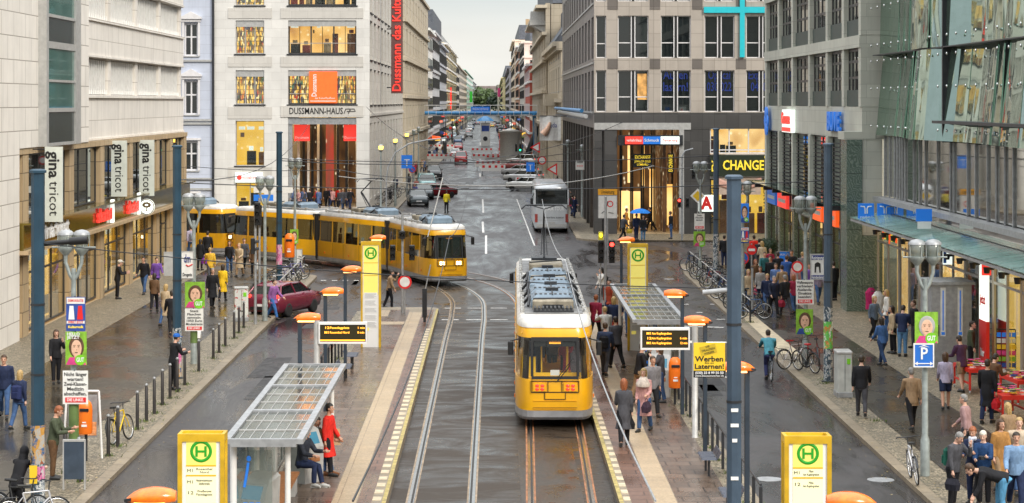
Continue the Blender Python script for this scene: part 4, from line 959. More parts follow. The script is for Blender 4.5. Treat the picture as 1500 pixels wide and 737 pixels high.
# ================================================================== faceted glass building
def mirror_glass():
 s = NT('green_mirror_glass'); p = s.gen().outputs['Position']
 s.set('Base Color', (.3,.43,.35)); s.set('Metallic', .9); s.set('Roughness', .03)
 n = s.noise(s.mapping(p,(1,.55,.35)), .6, 2, .4, .4); s.bump(n.outputs[0], .22, .16); return s.m
M['mirror'] = mirror_glass(); M['canopy_glass'] = mat('frosted_canopy_glass', (.24,.4,.36), .18, var=.25, vs=.6)
M['mirror_dark'] = mat('curtain_wall_glass', (.58,.57,.52), .03, .95, var=0)
B = thing('glass_building', 'faceted green glass shopping building reflecting the street, with a glazed canopy', 'building', (24,80,0)); Fw = WEST(16.8)
q = MB(); q.box(17.6,34,52,96.8,8.0,26); q.box(17.9,34,52,96.8,4.3,8); q.build('core', mat('dark_teal_core', (.03,.09,.085), .5, var=.1), B, world=True)
r = random.Random(5); k = 0
for row in range(4):
 z0 = 7.95+row*3.55
 for c in range(27):
  y1 = 96.75-c*1.62; y0 = y1-1.6
  if y0 < 54: break
  k += 1
  bulge = .35*math.sin(c*.62+.4)*(1 if c < 13 else .35)+r.uniform(-.05,.05)
  b2 = .35*math.sin((c+1)*.62+.4)*(1 if c < 13 else .35)+r.uniform(-.05,.05)
  t0, t1 = r.uniform(-.06,.06), r.uniform(-.06,.06); fl = .22 if row == 0 else .06
  X = 16.95
  a = (X+bulge-fl,y1,z0); b = (X+b2-fl+t0,y0,z0); cc = (X+b2+t1+fl*.4,y0,z0+3.5); d = (X+bulge+fl*.4,y1,z0+3.5)
  q = MB(); o3 = Vector((.05,0,0)); q.add([a,b,cc,d]+[tuple(Vector(v)+o3) for v in (a,b,cc,d)], [(0,1,2,3),(7,6,5,4),(0,4,5,1),(1,5,6,2),(2,6,7,3),(3,7,4,0)])
  if k <= 98: q.build('glass_panel', M['mirror'], B, world=True)
  else: q.build('glass_panel', M['mirror'], B, world=True)
q = MB()
for row in range(4):
 for c in range(26):
  y = 96.7-c*1.62
  for dz in (.35,2.0,3.2): q.ball((16.65,y,8+row*3.55+dz),(.04,.06,.06),6,0,4)
q.build('glass_fixing', M['chrome'], B, world=True)
q = MB(); q.box(16.72,17.2,81.6,81.75,7.9,25); q.box(16.3,17.2,52,81.5,8.62,8.72)
for row in range(1,4): q.box(16.72,17.3,52,96.7,7.9+row*3.55,7.945+row*3.55)
q.build('edge_profile', M['dark'], B, world=True)
# lower curtain wall with irregular upright fins
q = MB(); q.fbox(Fw,52,96.5,5.3,7.9,-.45,-.4); q.build('curtain_wall', M['mirror_dark'], B, world=True)
q = MB(); y = 53.0
while y < 96.4: q = MB(); q.fbox(Fw,y-.04,y+.04,5.25,8,-.39,-.33); q.build('fin', M['grey'], B, world=True); y += r.choice((.6,1.2,1.3,1.9,2.4))
q = MB(); q.fbox(Fw,52,96.6,5.05,5.25,-.5,.1); q.fbox(Fw,52,96.6,4.2,4.55,-.5,-.05); q.build('sill_beam', M['grey'], B, world=True)
q = MB(); q.fbox(Fw,52,96.6,4.55,5.05,-.35,-.3); q.build('spandrel_glass', M['mirror_dark'], B, world=True)
# canopy
q = MB()
for k in range(20): y = 58+k*2.0; q.box(15.72,17.0,y-.04,y+.04,4.22,4.34)
q.box(15.62,15.72,57,96,4.2,4.3); q.box(16.35,16.42,57,96,4.345,4.40); q.build('canopy_frame', M['grey'], B, world=True)
for k in range(19):
 y = 58.05+k*2.0; q = MB(); q.add([(15.6,y,4.345),(17.0,y,4.55),(17.0,y+1.88,4.55),(15.6,y+1.88,4.345),(15.6,y,4.365),(17.0,y,4.57),(17.0,y+1.88,4.57),(15.6,y+1.88,4.365)],[(3,2,1,0),(4,5,6,7),(0,1,5,4),(1,2,6,5),(2,3,7,6),(3,0,4,7)])
 q.build('canopy_pane', M['canopy_glass'], B, world=True)
q = MB()
for k in range(16): y = 61+k*2.1; q.tube([(16.6,y,4.2),(16.3,y,3.95),(16.1,y,3.95)],.05,5); q.lathe([(.09,0),(.12,.2)],(16.1,y,3.8),7)
q.build('spotlight', M['dark'], B, world=True)
# shop front: bays with their own interiors
bays = [(96.6,91.5,'lit_warm'),(91.4,87.2,'room'),(87.1,83,'lit_gold'),(82.9,78.6,'room'),(78.5,74.2,'room'),(74.1,70.2,'lit_yellow'),(70.1,62.5,'lit_warm'),(62.4,54,'lit_gold')]
for b, a, inn in bays: win(B,Fw,a,b,.15,4.18,2,(.78,),'win_frame','shop_glass',-.1,.09,'shop_window',None,inn,.9)
q = MB(); q.box(16.9,30,52,96.6,.1,.14); q.build('floor', M['tan'], B, world=True)
q = MB()
for b, a, inn in bays:
 if inn != 'room': q.box(17.1,17.5,a+.6,b-.6,4.05,4.12)
q.build('ceiling_light', M['ceil_lamp'], B, world=True)
t = thing('yellow_column', 'tall yellow lit column behind the bookshop glass', 'column', (17.7,72.2,.14)); q = MB(); q.box(-.3,.5,-1.7,1.7,0,3.9); q.build('panel', M['lit_yellow'], t)
t = thing('bookshop_banner', 'white and red upright banner beside the yellow bookshop window', 'banner', (16.62,74.2,.4)); q = MB(); q.box(-.05,.05,-.55,.55,1.6,3.6); q.build('white_panel', M['lit_white'], t); q = MB(); q.box(-.055,.055,-.55,.55,0,1.595); q.build('red_panel', M['let_red'], t)
write(t,'jetzt',.3,M['let_red'],(-.06,0,2.3),ROT_W,w=.8,depth=.01,bold=.03); write(t,'hier',.26,M['let_white'],(-.07,0,.5),ROT_W,w=.6,depth=.01,bold=.03)
for k, (pa, lab) in enumerate(((1257,'blue square job agency board on the left of the glass canopy edge'),(1285,'blue square job agency board second from the left on the glass canopy edge'))):
 Y = 94.5; a = AT(pa,322,Y); b = AT(pa+23,298,Y); t = thing('agency_board', lab, 'sign', ((a.x+b.x)/2,Y,a.z), 0, 'blue agency boards on the canopy'); w_ = b.x-a.x; h_ = b.z-a.z
 q = MB(); q.box(-w_/2,w_/2,-.05,.05,0,h_); q.build('panel', M['lit_bluesign'], t); write(t,'randstad',.12,M['let_white'],(0,-.058,h_*.17),w=w_*.75,depth=.01)
 q = MB()
 for s_ in (-1,1): q.tube([(s_*.24,-.06,h_*.82),(s_*.08,-.06,h_*.8),(s_*.045,-.06,h_*.68),(s_*.045,-.06,h_*.38)],.03,5)
 q.build('emblem', M['let_white'], t)
t = thing('blue_projecting_sign', 'small blue and white projecting sign above the canopy glass', 'sign', (16.3,83.0,4.6)); q = MB(); q.box(-.3,.3,-.05,.05,.28,.75); q.build('panel', M['lit_bluesign'], t); q = MB(); q.box(-.26,.26,-.06,-.051,.0,.27); q.build('caption', M['let_white'], t)
t = thing('red_projecting_sign', 'small red square sign hanging under the canopy by the bookshop', 'sign', (16.2,72.0,3.5)); q = MB(); q.box(-.15,.15,-.04,.04,.2,.6); q.build('panel', M['lit_redsign'], t); q = MB(); q.box(-.02,.02,-.02,.02,.655,.8); q.build('hanger', M['dark'], t)
t = thing('white_projecting_sign', 'small white and blue sign hanging under the canopy over the lift doors', 'sign', (16.2,78.2,3.6)); q = MB(); q.box(-.16,.16,-.05,.05,0,.55); q.build('panel', M['lit_white'], t); q = MB(); q.box(-.161,-.05,-.06,-.051,.05,.5); q.build('stripe', M['blue'], t)
t = thing('colourful_letters', 'row of green yellow and red lit letters over the shop by the marble corner', 'sign', (16.45,90.5,3.85))
for k, ch in enumerate('Yumyums'): write(t,ch,.4,M[('lit_orange','let_yellow','green')[k%3]],(-.1,1.5-k*.5,0),ROT_W,depth=.05,bold=.04)
# ------------------------------------------------------------------ people: a few poses grown as continuous bodies, then placed one by one
def cloth_mat(name, rough=.75, bump=.5, bs=9, var=.22):
 s = NT(name); oi = s.n('ShaderNodeObjectInfo'); v = s.obj()
 n = s.noise(s.mapping(v,(1,1,.55)), bs, 4, .6, .8)
 c = s.mix(s.ramp(n.outputs[0], [(.3,0.0),(.7,1.0)]), s.mix(1.0, oi.outputs['Color'], (1-var*1.5,)*3, 'MULTIPLY'), s.mix(1.0, oi.outputs['Color'], (1+var,)*3, 'MULTIPLY'))
 s.set('Base Color', c); s.set('Roughness', rough); s.b.inputs['Specular IOR Level'].default_value = .25; s.bump(n.outputs[0], bump, .03); return s.m
M['cloth'] = cloth_mat('clothing_cloth'); M['denim'] = cloth_mat('trouser_cloth', .85, .4, 12); M['skin'] = mat('skin', (.55,.3,.2), .5, var=.06, ocol=True)
M['hair'] = mat('hair', (.1,.06,.03), .55, var=.25, vs=30, ocol=True); M['shoe'] = mat('shoe_leather', (.03,.03,.03), .45, var=.1, ocol=True)
M['lips'] = mat('lip_skin', (.4,.13,.1), .5, var=0); M['eye'] = mat('dark_eye', (.02,.015,.012), .3, var=0)
def etube(mb, pts, ws, ds, right=(1,0,0), n=12):
 pts = [Vector(p) for p in pts]; rt = Vector(right); rs = []
 for i, p in enumerate(pts):
  t = (pts[min(i+1,len(pts)-1)]-pts[max(i-1,0)]).normalized(); f = rt.cross(t).normalized(); r2 = t.cross(f)
  rs.append([p + r2*math.cos(2*PI*k/n)*ws[i] + f*math.sin(2*PI*k/n)*ds[i] for k in range(n)])
 mb.rings(rs)
def grow(mb, vox, mt, dec=.35, smooth=4):
 me0 = mb.mesh('tmp', mt); bm = bmesh.new(); bm.from_mesh(me0); bmesh.ops.remove_doubles(bm, verts=bm.verts, dist=1e-6); bm.to_mesh(me0); bm.free(); o = bpy.data.objects.new('tmp', me0); COL.objects.link(o)
 a = o.modifiers.new('r','REMESH'); a.mode = 'VOXEL'; a.voxel_size = vox; a.use_smooth_shade = True
 b = o.modifiers.new('s','SMOOTH'); b.factor = .5; b.iterations = smooth
 if dec < 1: c = o.modifiers.new('d','DECIMATE'); c.ratio = dec
 dg = bpy.context.evaluated_depsgraph_get(); me = bpy.data.meshes.new_from_object(o.evaluated_get(dg))
 bpy.data.objects.remove(o); bpy.data.meshes.remove(me0)
 me.materials.clear(); me.materials.append(mt)
 me.polygons.foreach_set('use_smooth', [True]*len(me.polygons)); return me
def rotx(v, a, o):
 d = Vector(v)-Vector(o); c, s = math.cos(a), math.sin(a); return Vector(o)+Vector((d.x, d.y*c-d.z*s, d.y*s+d.z*c))
def make_pose(lean=3, legs=((4,-2),(-4,-6)), arms=((4,.16,14),(-4,.16,14)), head=0, hz=.93, female=False, coat=0.0, skirt=False, hair='short', shorts=False, hood=False, fat=1.0, curl=.5):
 """angles in degrees, forward is -Y; legs: (thigh, shin) pitch; arms: (shoulder pitch, outward, elbow bend)"""
 S_ = .93 if female else 1.0; hip = Vector((0,0,hz))
 def up(h, y=0.0): return rotx((0,y,hz+h), R(lean), hip)
 wsh = .172*S_ if female else .198
 rt = Vector((1,0,0)); J = {}
 neck0, neck1 = up(.555), up(.64); hc = rotx(up(.74,-.025), R(head), neck1)
 # ---- body
 b = MB(); tw = [.15,.165 if female else .155,.125 if female else .14,.155,.17,.12,.055]; td = [.11,.12,.095,.115,.11,.085,.055]
 tp = [up(-.1),up(.0),up(.17),up(.33),up(.46),up(.53),up(.585)]
 etube(b, tp, [w*fat for w in tw], [d*fat for d in td]); b.tube([neck0,neck1,hc],[.058,.052,.05],10)
 hd = MB()
 def hp(x,y,z): return rotx(hc+Vector((x,y,z)), R(head+lean*.6), hc)
 for (cx,cy,cz,rx,ry,rz) in ((0,.012,.03,.077,.098,.095),(0,-.03,-.05,.056,.06,.075),(0,-.028,-.02,.066,.07,.08)):
  vs0 = len(b.v); b.ball((0,0,0),(rx,ry,rz),14,0,9); b.v[vs0:] = [tuple(hp(cx+x,cy+y,cz+z)) for x,y,z in b.v[vs0:]]
 vs0 = len(b.v)
 b.tube([(0,-.09,.012),(0,-.112,-.02),(0,-.102,-.034)],[.009,.017,.015],8)
 for s in (-1,1): b.ball((s*.079,.01,-.012),(.012,.022,.034),8)
 b.ball((0,-.085,-.098),(.026,.02,.02),8); b.v[vs0:] = [tuple(hp(*v)) for v in b.v[vs0:]]
 shoes = MB(); tr = MB(); top = MB(); feet = []
 for s, (th, sh) in zip((-1,1), legs):
  h = Vector((s*.092,0,hz-.03)); k = h+Vector((s*.008,-math.sin(R(th)),-math.cos(R(th))))*.42; a = k+Vector((0,-math.sin(R(sh)),-math.cos(R(sh))))*.42
  b.tube([h,h.lerp(k,.5),k,k.lerp(a,.35),a],[.09*fat,.076,.056,.057,.038],10)
  fd = Vector((s*.12,-1,0)).normalized(); tilt = R(min(0,sh)*.5) if sh < -12 else 0
  heel = a+Vector((0,.045,-.05)); toe = a+fd*.19+Vector((0,0,-.058-math.sin(-tilt)*.12))
  b.tube([heel,a+fd*.06+Vector((0,0,-.045)),toe],[.036,.04,.026],8)
  shoes.tube([heel+Vector((0,.006,.004)),a+Vector((0,.0,-.035)),a+fd*.09+Vector((0,0,-.045)),toe+fd*.012],[.043,.054,.047,.033],10); shoes.box(heel.x-.04,heel.x+.04,heel.y-.2,heel.y+.03,a.z-.096,a.z-.075)
  feet.append(a.z-.09)
  if not skirt:
   e = k.lerp(a,.96) if not shorts else h.lerp(k,.8)
   pts = [h+Vector((0,0,.06)),h,h.lerp(k,.5),k,k.lerp(a,.4),e] if not shorts else [h+Vector((0,0,.06)),h,h.lerp(k,.45),e]
   tr.tube(pts, [.1,.112*fat,.094,.074,.069,.062] if not shorts else [.1,.115,.108,.1], 12)
  J[s] = (h,k,a)
 if skirt: etube(tr, [up(.12),up(0),hip+Vector((0,-.02,-.2)),hip+Vector((0,-.02,-.48))],[.14,.18,.2,.22],[.11,.14,.17,.19])
 else: etube(tr, [up(.13),up(.02),up(-.1),hip+Vector((0,0,-.12))],[.155*fat,.178*fat,.175*fat,.15],[.12*fat,.135*fat,.13*fat,.11])
 for s, (pa, out, el) in zip((-1,1), arms):
  sh = up(.485)+Vector((s*wsh,0,0)); d1 = Vector((s*out,-math.sin(R(pa+lean*.4)),-math.cos(R(pa+lean*.4)))).normalized(); e = sh+d1*.3
  q = R(pa+el+lean*.4); inw = -s*.35*min(1,max(0,(el-40)/50)); d2 = Vector((s*out*.3+inw,-math.sin(q),-math.cos(q))).normalized(); w = e+d2*.25
  b.tube([up(.5)+Vector((s*wsh*.5,0,0)),sh,sh.lerp(e,.5),e,e.lerp(w,.4),w],[.05,.056,.05,.041,.04,.027],10)
  f1 = d2; side = f1.cross(Vector((s,0,0.001))).normalized(); flat = f1.cross(side).normalized()
  pc = w+f1*.05; b.tube([w,pc,w+f1*.09],[.026,.034,.034],8,ell=None)
  for i, fl in enumerate((.07,.08,.075,.058)):
   base = w+f1*.085+side*(.026-.0175*i); m = base+(f1*math.cos(curl*.6)+flat*math.sin(curl*.6)*-s)*fl*.55; t = m+(f1*math.cos(curl*1.6)+flat*math.sin(curl*1.6)*-s)*fl*.5
   b.tube([base-f1*.02,base,m,t],[.01,.0098,.009,.0075],6)
  th0 = w+f1*.03+side*.026; b.tube([th0,th0+(side*.7+f1*.7)*.035,th0+(side*.35+f1*.95)*.066],[.012,.0115,.009],6)
  top.tube([up(.5)+Vector((s*wsh*.45,0,.0)),sh+Vector((0,0,.006)),sh.lerp(e,.5),e,e.lerp(w,.5),w.lerp(e,.06)],[.075,.08,.07,.06,.055,.045],12); J['w%d'%s] = w; J['e%d'%s] = e
 bot = -.12-coat
 tpts = [up(.565),up(.53),up(.46),up(.33),up(.17),up(.02),up(-.1)]; tws = [.085,.145,.195,.185,.16 if female else .172,.185,.19]; tds = [.075,.11,.135,.14,.125,.145,.15]
 if coat > 0: tpts += [hip+Vector((0,-.01-.1*math.sin(R(lean)),-.1-coat*.5)),hip+Vector((0,-.02,-.1-coat))]; tws += [.2,.215+coat*.06]; tds += [.16,.18+coat*.05]
 etube(top, list(reversed(tpts)), [w*fat for w in reversed(tws)], [d*fat for d in reversed(tds)], right=(1,0,0), n=16)
 zmin = min(feet); hb = MB()
 if hair != 'bald':
  v0 = 0
  hb.ball((0,.02,.045),(.089,.106,.094),16,0,10)
  hb.ball((0,.05,-.005),(.082,.075,.085),12,0,8)
  if hair == 'long':
   for x, y, z0, r_ in ((-.062,.02,-.09,.04),(.062,.02,-.09,.04),(-.03,.07,-.12,.05),(.03,.07,-.12,.05),(0,.08,-.08,.055)): hb.tube([(x,y,.06),(x,y+.01,z0*.3),(x*1.1,y+.015,z0*1.6)],[r_,r_*1.05,r_*.7],8)
  hb.v = [tuple(hp(x,y,z)) for x,y,z in hb.v if True]
  # clear the face
 out = {}
 out['body'] = grow(b, .0105, M['skin'], .4, 3)
 ft = MB()
 for s in (-1,1): ft.ball((s*.03,-.09,.006),(.011,.007,.006),6,0,4); ft.tube([(s*.015,-.095,.026),(s*.034,-.092,.03),(s*.048,-.083,.024)],.004,4)
 ft.tube([(-.022,-.091,-.062),(0,-.097,-.062),(.022,-.091,-.062)],[.003,.0055,.003],5,1); ft.v = [tuple(hp(*v)) for v in ft.v]
 bm = bmesh.new(); bm.from_mesh(out['body']); fm = ft.mesh('f',[M['skin']]); n0 = len(bm.faces); bm.from_mesh(fm); bm.faces.ensure_lookup_table()
 nf_ = len(ft.f)
 for i, f in enumerate(bm.faces):
  if i >= n0: f.material_index = 1 if ft.mi[i-n0] == 0 else 2
 bm.to_mesh(out['body']); bm.free(); out['body'].materials.append(M['eye']); out['body'].materials.append(M['lips'])
 out['jacket'] = grow(top, .0135, M['cloth'], .4, 4); out['trousers'] = grow(tr, .0135, M['denim'], .4, 3)
 out['shoes'] = shoes.mesh('shoes', M['shoe'])
 if hair != 'bald' and not hood:
  # carve: keep the hair behind the hairline
  hm = grow(hb, .011, M['hair'], .5, 2); bm = bmesh.new(); bm.from_mesh(hm); inv = R(head+lean*.6)
  dele = []
  for v in bm.verts:
   l = rotx(v.co, -inv, hc)-hc
   if l.y < -.045 and l.z < .062 or (l.y < -.015 and l.z < .0 and abs(l.x) < .074 and hair != 'long') or (hair == 'long' and l.y < -.02 and l.z < .04 and abs(l.x) < .06): dele.append(v)
  bmesh.ops.delete(bm, geom=dele, context='VERTS'); bm.to_mesh(hm); bm.free(); out['hair'] = hm
 if hood:
  q = MB(); q.ball((0,.035,.02),(.115,.125,.15),14,0,9); q.tube([(0,.05,-.05),(0,.06,-.2)],[.11,.13],10); q.v = [tuple(hp(*v)) for v in q.v]; out['hood'] = grow(q,.014,M['cloth'],.5,3)
  bm = bmesh.new(); bm.from_mesh(out['hood']); bmesh.ops.delete(bm, geom=[v for v in bm.verts if (rotx(v.co,-R(head+lean*.6),hc)-hc).y < -.06 and abs((v.co-hc).x) < .07], context='VERTS'); bm.to_mesh(out['hood']); bm.free()
 for m in out.values(): m.transform(Matrix.Translation((0,0,-zmin)))
 for kk in list(J):
  if isinstance(kk, str): J[kk] = J[kk]+Vector((0,0,-zmin))
 out['J'] = J; out['top'] = up(.5)+Vector((0,0,-zmin)); out['hc'] = hc+Vector((0,0,-zmin)); return out
POSE = {
 'stand': make_pose(), 'stand_f': make_pose(female=True, hair='long', coat=.12),
 'walk': make_pose(lean=5, legs=((24,14),(-20,-38)), arms=((-18,.14,18),(22,.14,28)), coat=.1),
 'walk2': make_pose(lean=5, legs=((-18,-34),(22,12)), arms=((20,.14,26),(-16,.14,16)), fat=1.05),
 'walk_f': make_pose(lean=4, female=True, legs=((22,10),(-18,-34)), arms=((-14,.13,20),(18,.13,30)), hair='long'),
 'coat_f': make_pose(lean=4, female=True, legs=((18,8),(-14,-26)), arms=((-8,.14,25),(14,.14,60)), hair='long', coat=.38),
 'coat': make_pose(lean=3, legs=((12,4),(-10,-18)), arms=((-8,.15,14),(10,.15,22)), coat=.36),
 'phone': make_pose(lean=2, female=True, hair='long', arms=((12,.12,14),(38,.28,118)), head=4, legs=((8,2),(-6,-12))),
 'hold': make_pose(lean=7, arms=((22,.1,72),(26,.1,74)), head=18, legs=((3,-3),(-2,-4))),
 'hold_f': make_pose(lean=6, female=True, arms=((18,.1,70),(24,.1,78)), head=16, hair='short', legs=((3,-3),(-2,-4))),
 'face': make_pose(lean=10, arms=((2,.14,10),(46,.1,112)), head=26, legs=((4,-4),(-3,-6)), fat=1.05),
 'shorts_f': make_pose(lean=4, female=True, shorts=True, legs=((18,8),(-14,-28)), arms=((-10,.15,20),(12,.15,30)), hair='long'),
 'shorts': make_pose(lean=8, legs=((10,2),(-6,-14)), arms=((28,.12,55),(20,.12,60)), head=15, shorts=True, coat=.05),
 'bend': make_pose(lean=74, legs=((8,-3),(4,-8)), arms=((-22,.1,10),(-14,.12,14)), head=-6, fat=1.03),
 'sit': make_pose(lean=8, hz=.5, legs=((86,-2),(82,14)), arms=((30,.12,52),(34,.12,56)), head=12),
 'ride': make_pose(lean=32, hz=.85, legs=((70,-10),(30,-22)), arms=((40,.14,18),(40,.14,18)), head=-16),
 'hooded': make_pose(lean=24, arms=((50,.14,26),(46,.14,30)), hood=True, head=-8, coat=.1),
 'raise': make_pose(lean=8, arms=((8,.14,16),(60,.2,95)), head=0, legs=((16,0),(-12,-22))),
}
SKIN = [(.62,.36,.26),(.55,.3,.2),(.68,.42,.31),(.35,.18,.11)]
HAIRC = {'black':(.015,.012,.01),'brown':(.07,.035,.016),'dark':(.03,.018,.01),'blond':(.45,.3,.12),'white':(.62,.58,.5),'grey':(.25,.24,.23),'red':(.3,.09,.03)}
PN = [0]
FACING = {'cam':0,'away':PI,'left':-PI/2,'right':PI/2}
def person(label, px, py, pose, top, legs, hair='dark', face='cam', h=1.75, z=.13, skin=None, shoes=(.03,.03,.03), loc=None, group=None, part_labels=None):
 p = loc if loc is not None else G(px, py, z)
 PN[0] += 1; rz = FACING[face]+(0 if pose in ('sit','bend','face') else (((PN[0]*37)%23)-11)*.045) if isinstance(face, str) else R(face)
 t = thing('person', label, 'person', p, rz, group); s = h/1.75; t.scale = (s,s,s)
 P_ = POSE[pose]; sk = SKIN[skin] if skin is not None else SKIN[PN[0]%3]
 for k, c in (('body',sk),('jacket',top),('trousers',legs),('shoes',shoes),('hair',HAIRC[hair]),('hood',top)):
  if k in P_: o = link(k, P_[k], t); o.color = (*c,1)
 return t
def bag(label, person_, pose, side=-1, c=(.03,.03,.035), big=1.0, cat='bag', name='hand_bag'):
 """a bag hanging from the hand of a person; a thing of its own"""
 w = POSE[pose]['J']['w%d'%side]; s = person_.scale[0]; v = Matrix.Rotation(person_.rotation_euler.z,4,'Z') @ (w*s); p = person_.location+v
 t = thing(name, label, cat, (p.x,p.y,p.z-.09), person_.rotation_euler.z); q = MB(); b = big
 q.rings([[(-.07*b,-.14*b,-.34*b),(.07*b,-.14*b,-.34*b),(.07*b,.14*b,-.34*b),(-.07*b,.14*b,-.34*b)],[(-.085*b,-.16*b,-.2*b),(.085*b,-.16*b,-.2*b),(.085*b,.16*b,-.2*b),(-.085*b,.16*b,-.2*b)],[(-.03*b,-.14*b,-.08*b),(.03*b,-.14*b,-.08*b),(.03*b,.14*b,-.08*b),(-.03*b,.14*b,-.08*b)]])
 o = q.build('pouch', M['cloth'], t); o.color = (*c,1)
 q = MB(); q.tube([(0,-.1*b,-.09*b),(0,-.07*b,-.01),(0,0,.01),(0,.07*b,-.01),(0,.1*b,-.09*b)],.009,6); o = q.build('handle', M['cloth'], t); o.color = (*[x*.6 for x in c],1); return t
def backpack(label, person_, pose, c=(.03,.1,.08)):
 a = POSE[pose]['top']; s = person_.scale[0]; v = Matrix.Rotation(person_.rotation_euler.z,4,'Z') @ (Vector((0,a.y+.2,a.z-.26))*s); p = person_.location+v
 t = thing('backpack', label, 'backpack', p, person_.rotation_euler.z); q = MB(); q.bbox(-.15,.15,-.08,.1,-.2,.2,.06); q.bbox(-.11,.11,.1,.15,-.17,.02,.03); o = q.build('pouch', M['cloth'], t); o.color = (*c,1)
 q = MB()
 for s_ in (-1,1): q.tube([(s_*.09,-.08,-.15),(s_*.11,-.2,.0),(s_*.11,-.2,.18),(s_*.09,-.08,.2)],.018,6)
 o = q.build('strap', M['cloth'], t); o.color = (*[x*.5 for x in c],1); return t
# ------------------------------------------------------------------ trams
M['tram_yellow'] = mat('tram_yellow_paint', (.88,.44,.008), .28, var=.07, vs=1.2, coat=.4, grime=.18)
M['tram_white'] = mat('tram_white_paint', (.74,.72,.68), .35, var=.12, vs=2, grime=.35)
M['tram_skirt'] = mat('tram_grey_skirt', (.3,.3,.31), .4, var=.15, grime=.3)
M['tram_glass'] = glass('tram_pane', (.9,.9,.86), .95, .01, (.012,.012,.012))
M['tram_side_glass'] = glass('tram_side_pane', (.3,.28,.22), .5, .02, (.012,.012,.01))
M['roof_blue'] = mat('blue_grey_roof_box', (.2,.27,.34), .45, .15, var=.2, vs=2, grime=.3)
M['roof_brown'] = mat('weathered_roof_box', (.33,.29,.22), .6, .1, var=.3, vs=3, grime=.5)
M['roof_deck'] = mat('tram_roof_deck', (.2,.2,.2), .6, var=.25, vs=2)
M['bellows'] = mat('rubber_bellows', (.03,.03,.03), .7, var=.1)
M['lamp_red'] = mat('red_tail_lamp', (.7,.015,.01), .2, var=0, emit=1.4, ecol=(1,.04,.02))
M['lamp_white'] = mat('white_head_lamp', (.9,.85,.7), .2, var=0, emit=3.0, ecol=(1,.85,.55))
M['lamp_amber'] = mat('amber_marker_lamp', (.85,.22,.02), .3, var=0)
M['saloon'] = mat('saloon_yellow_panel', (.75,.43,.05), .5, var=.15)
M['seat_blue'] = mat('seat_moquette', (.1,.1,.14), .8, var=.4, vs=20)
M['led'] = mat('amber_display', (.05,.03,.005), .4, var=0, emit=2.2, ecol=(1,.38,.03))
def nose_plan(L, hw, lean=0.0, n0=True, n1=False):
 """plan outline of a car body from y=0 (nose) to y=L; noses taper with a soft corner"""
 k = hw/1.15
 pr = [(.62,.0),(.80,.05),(.93,.2),(1.03,.48),(1.11,.95),(1.15,1.7)]
 a = [(x*k, y+lean*(1-y/1.8)) for x, y in pr] if n0 else [(1.15*k,0)]
 b = [(x*k, L-y-lean*(1-y/1.8)) for x, y in reversed(pr)] if n1 else [(1.15*k,L)]
 r = a+b
 return r+[(-x,y) for x, y in reversed(r)]
def ringz(pl, z): return [(x,y,z) for x, y in pl]
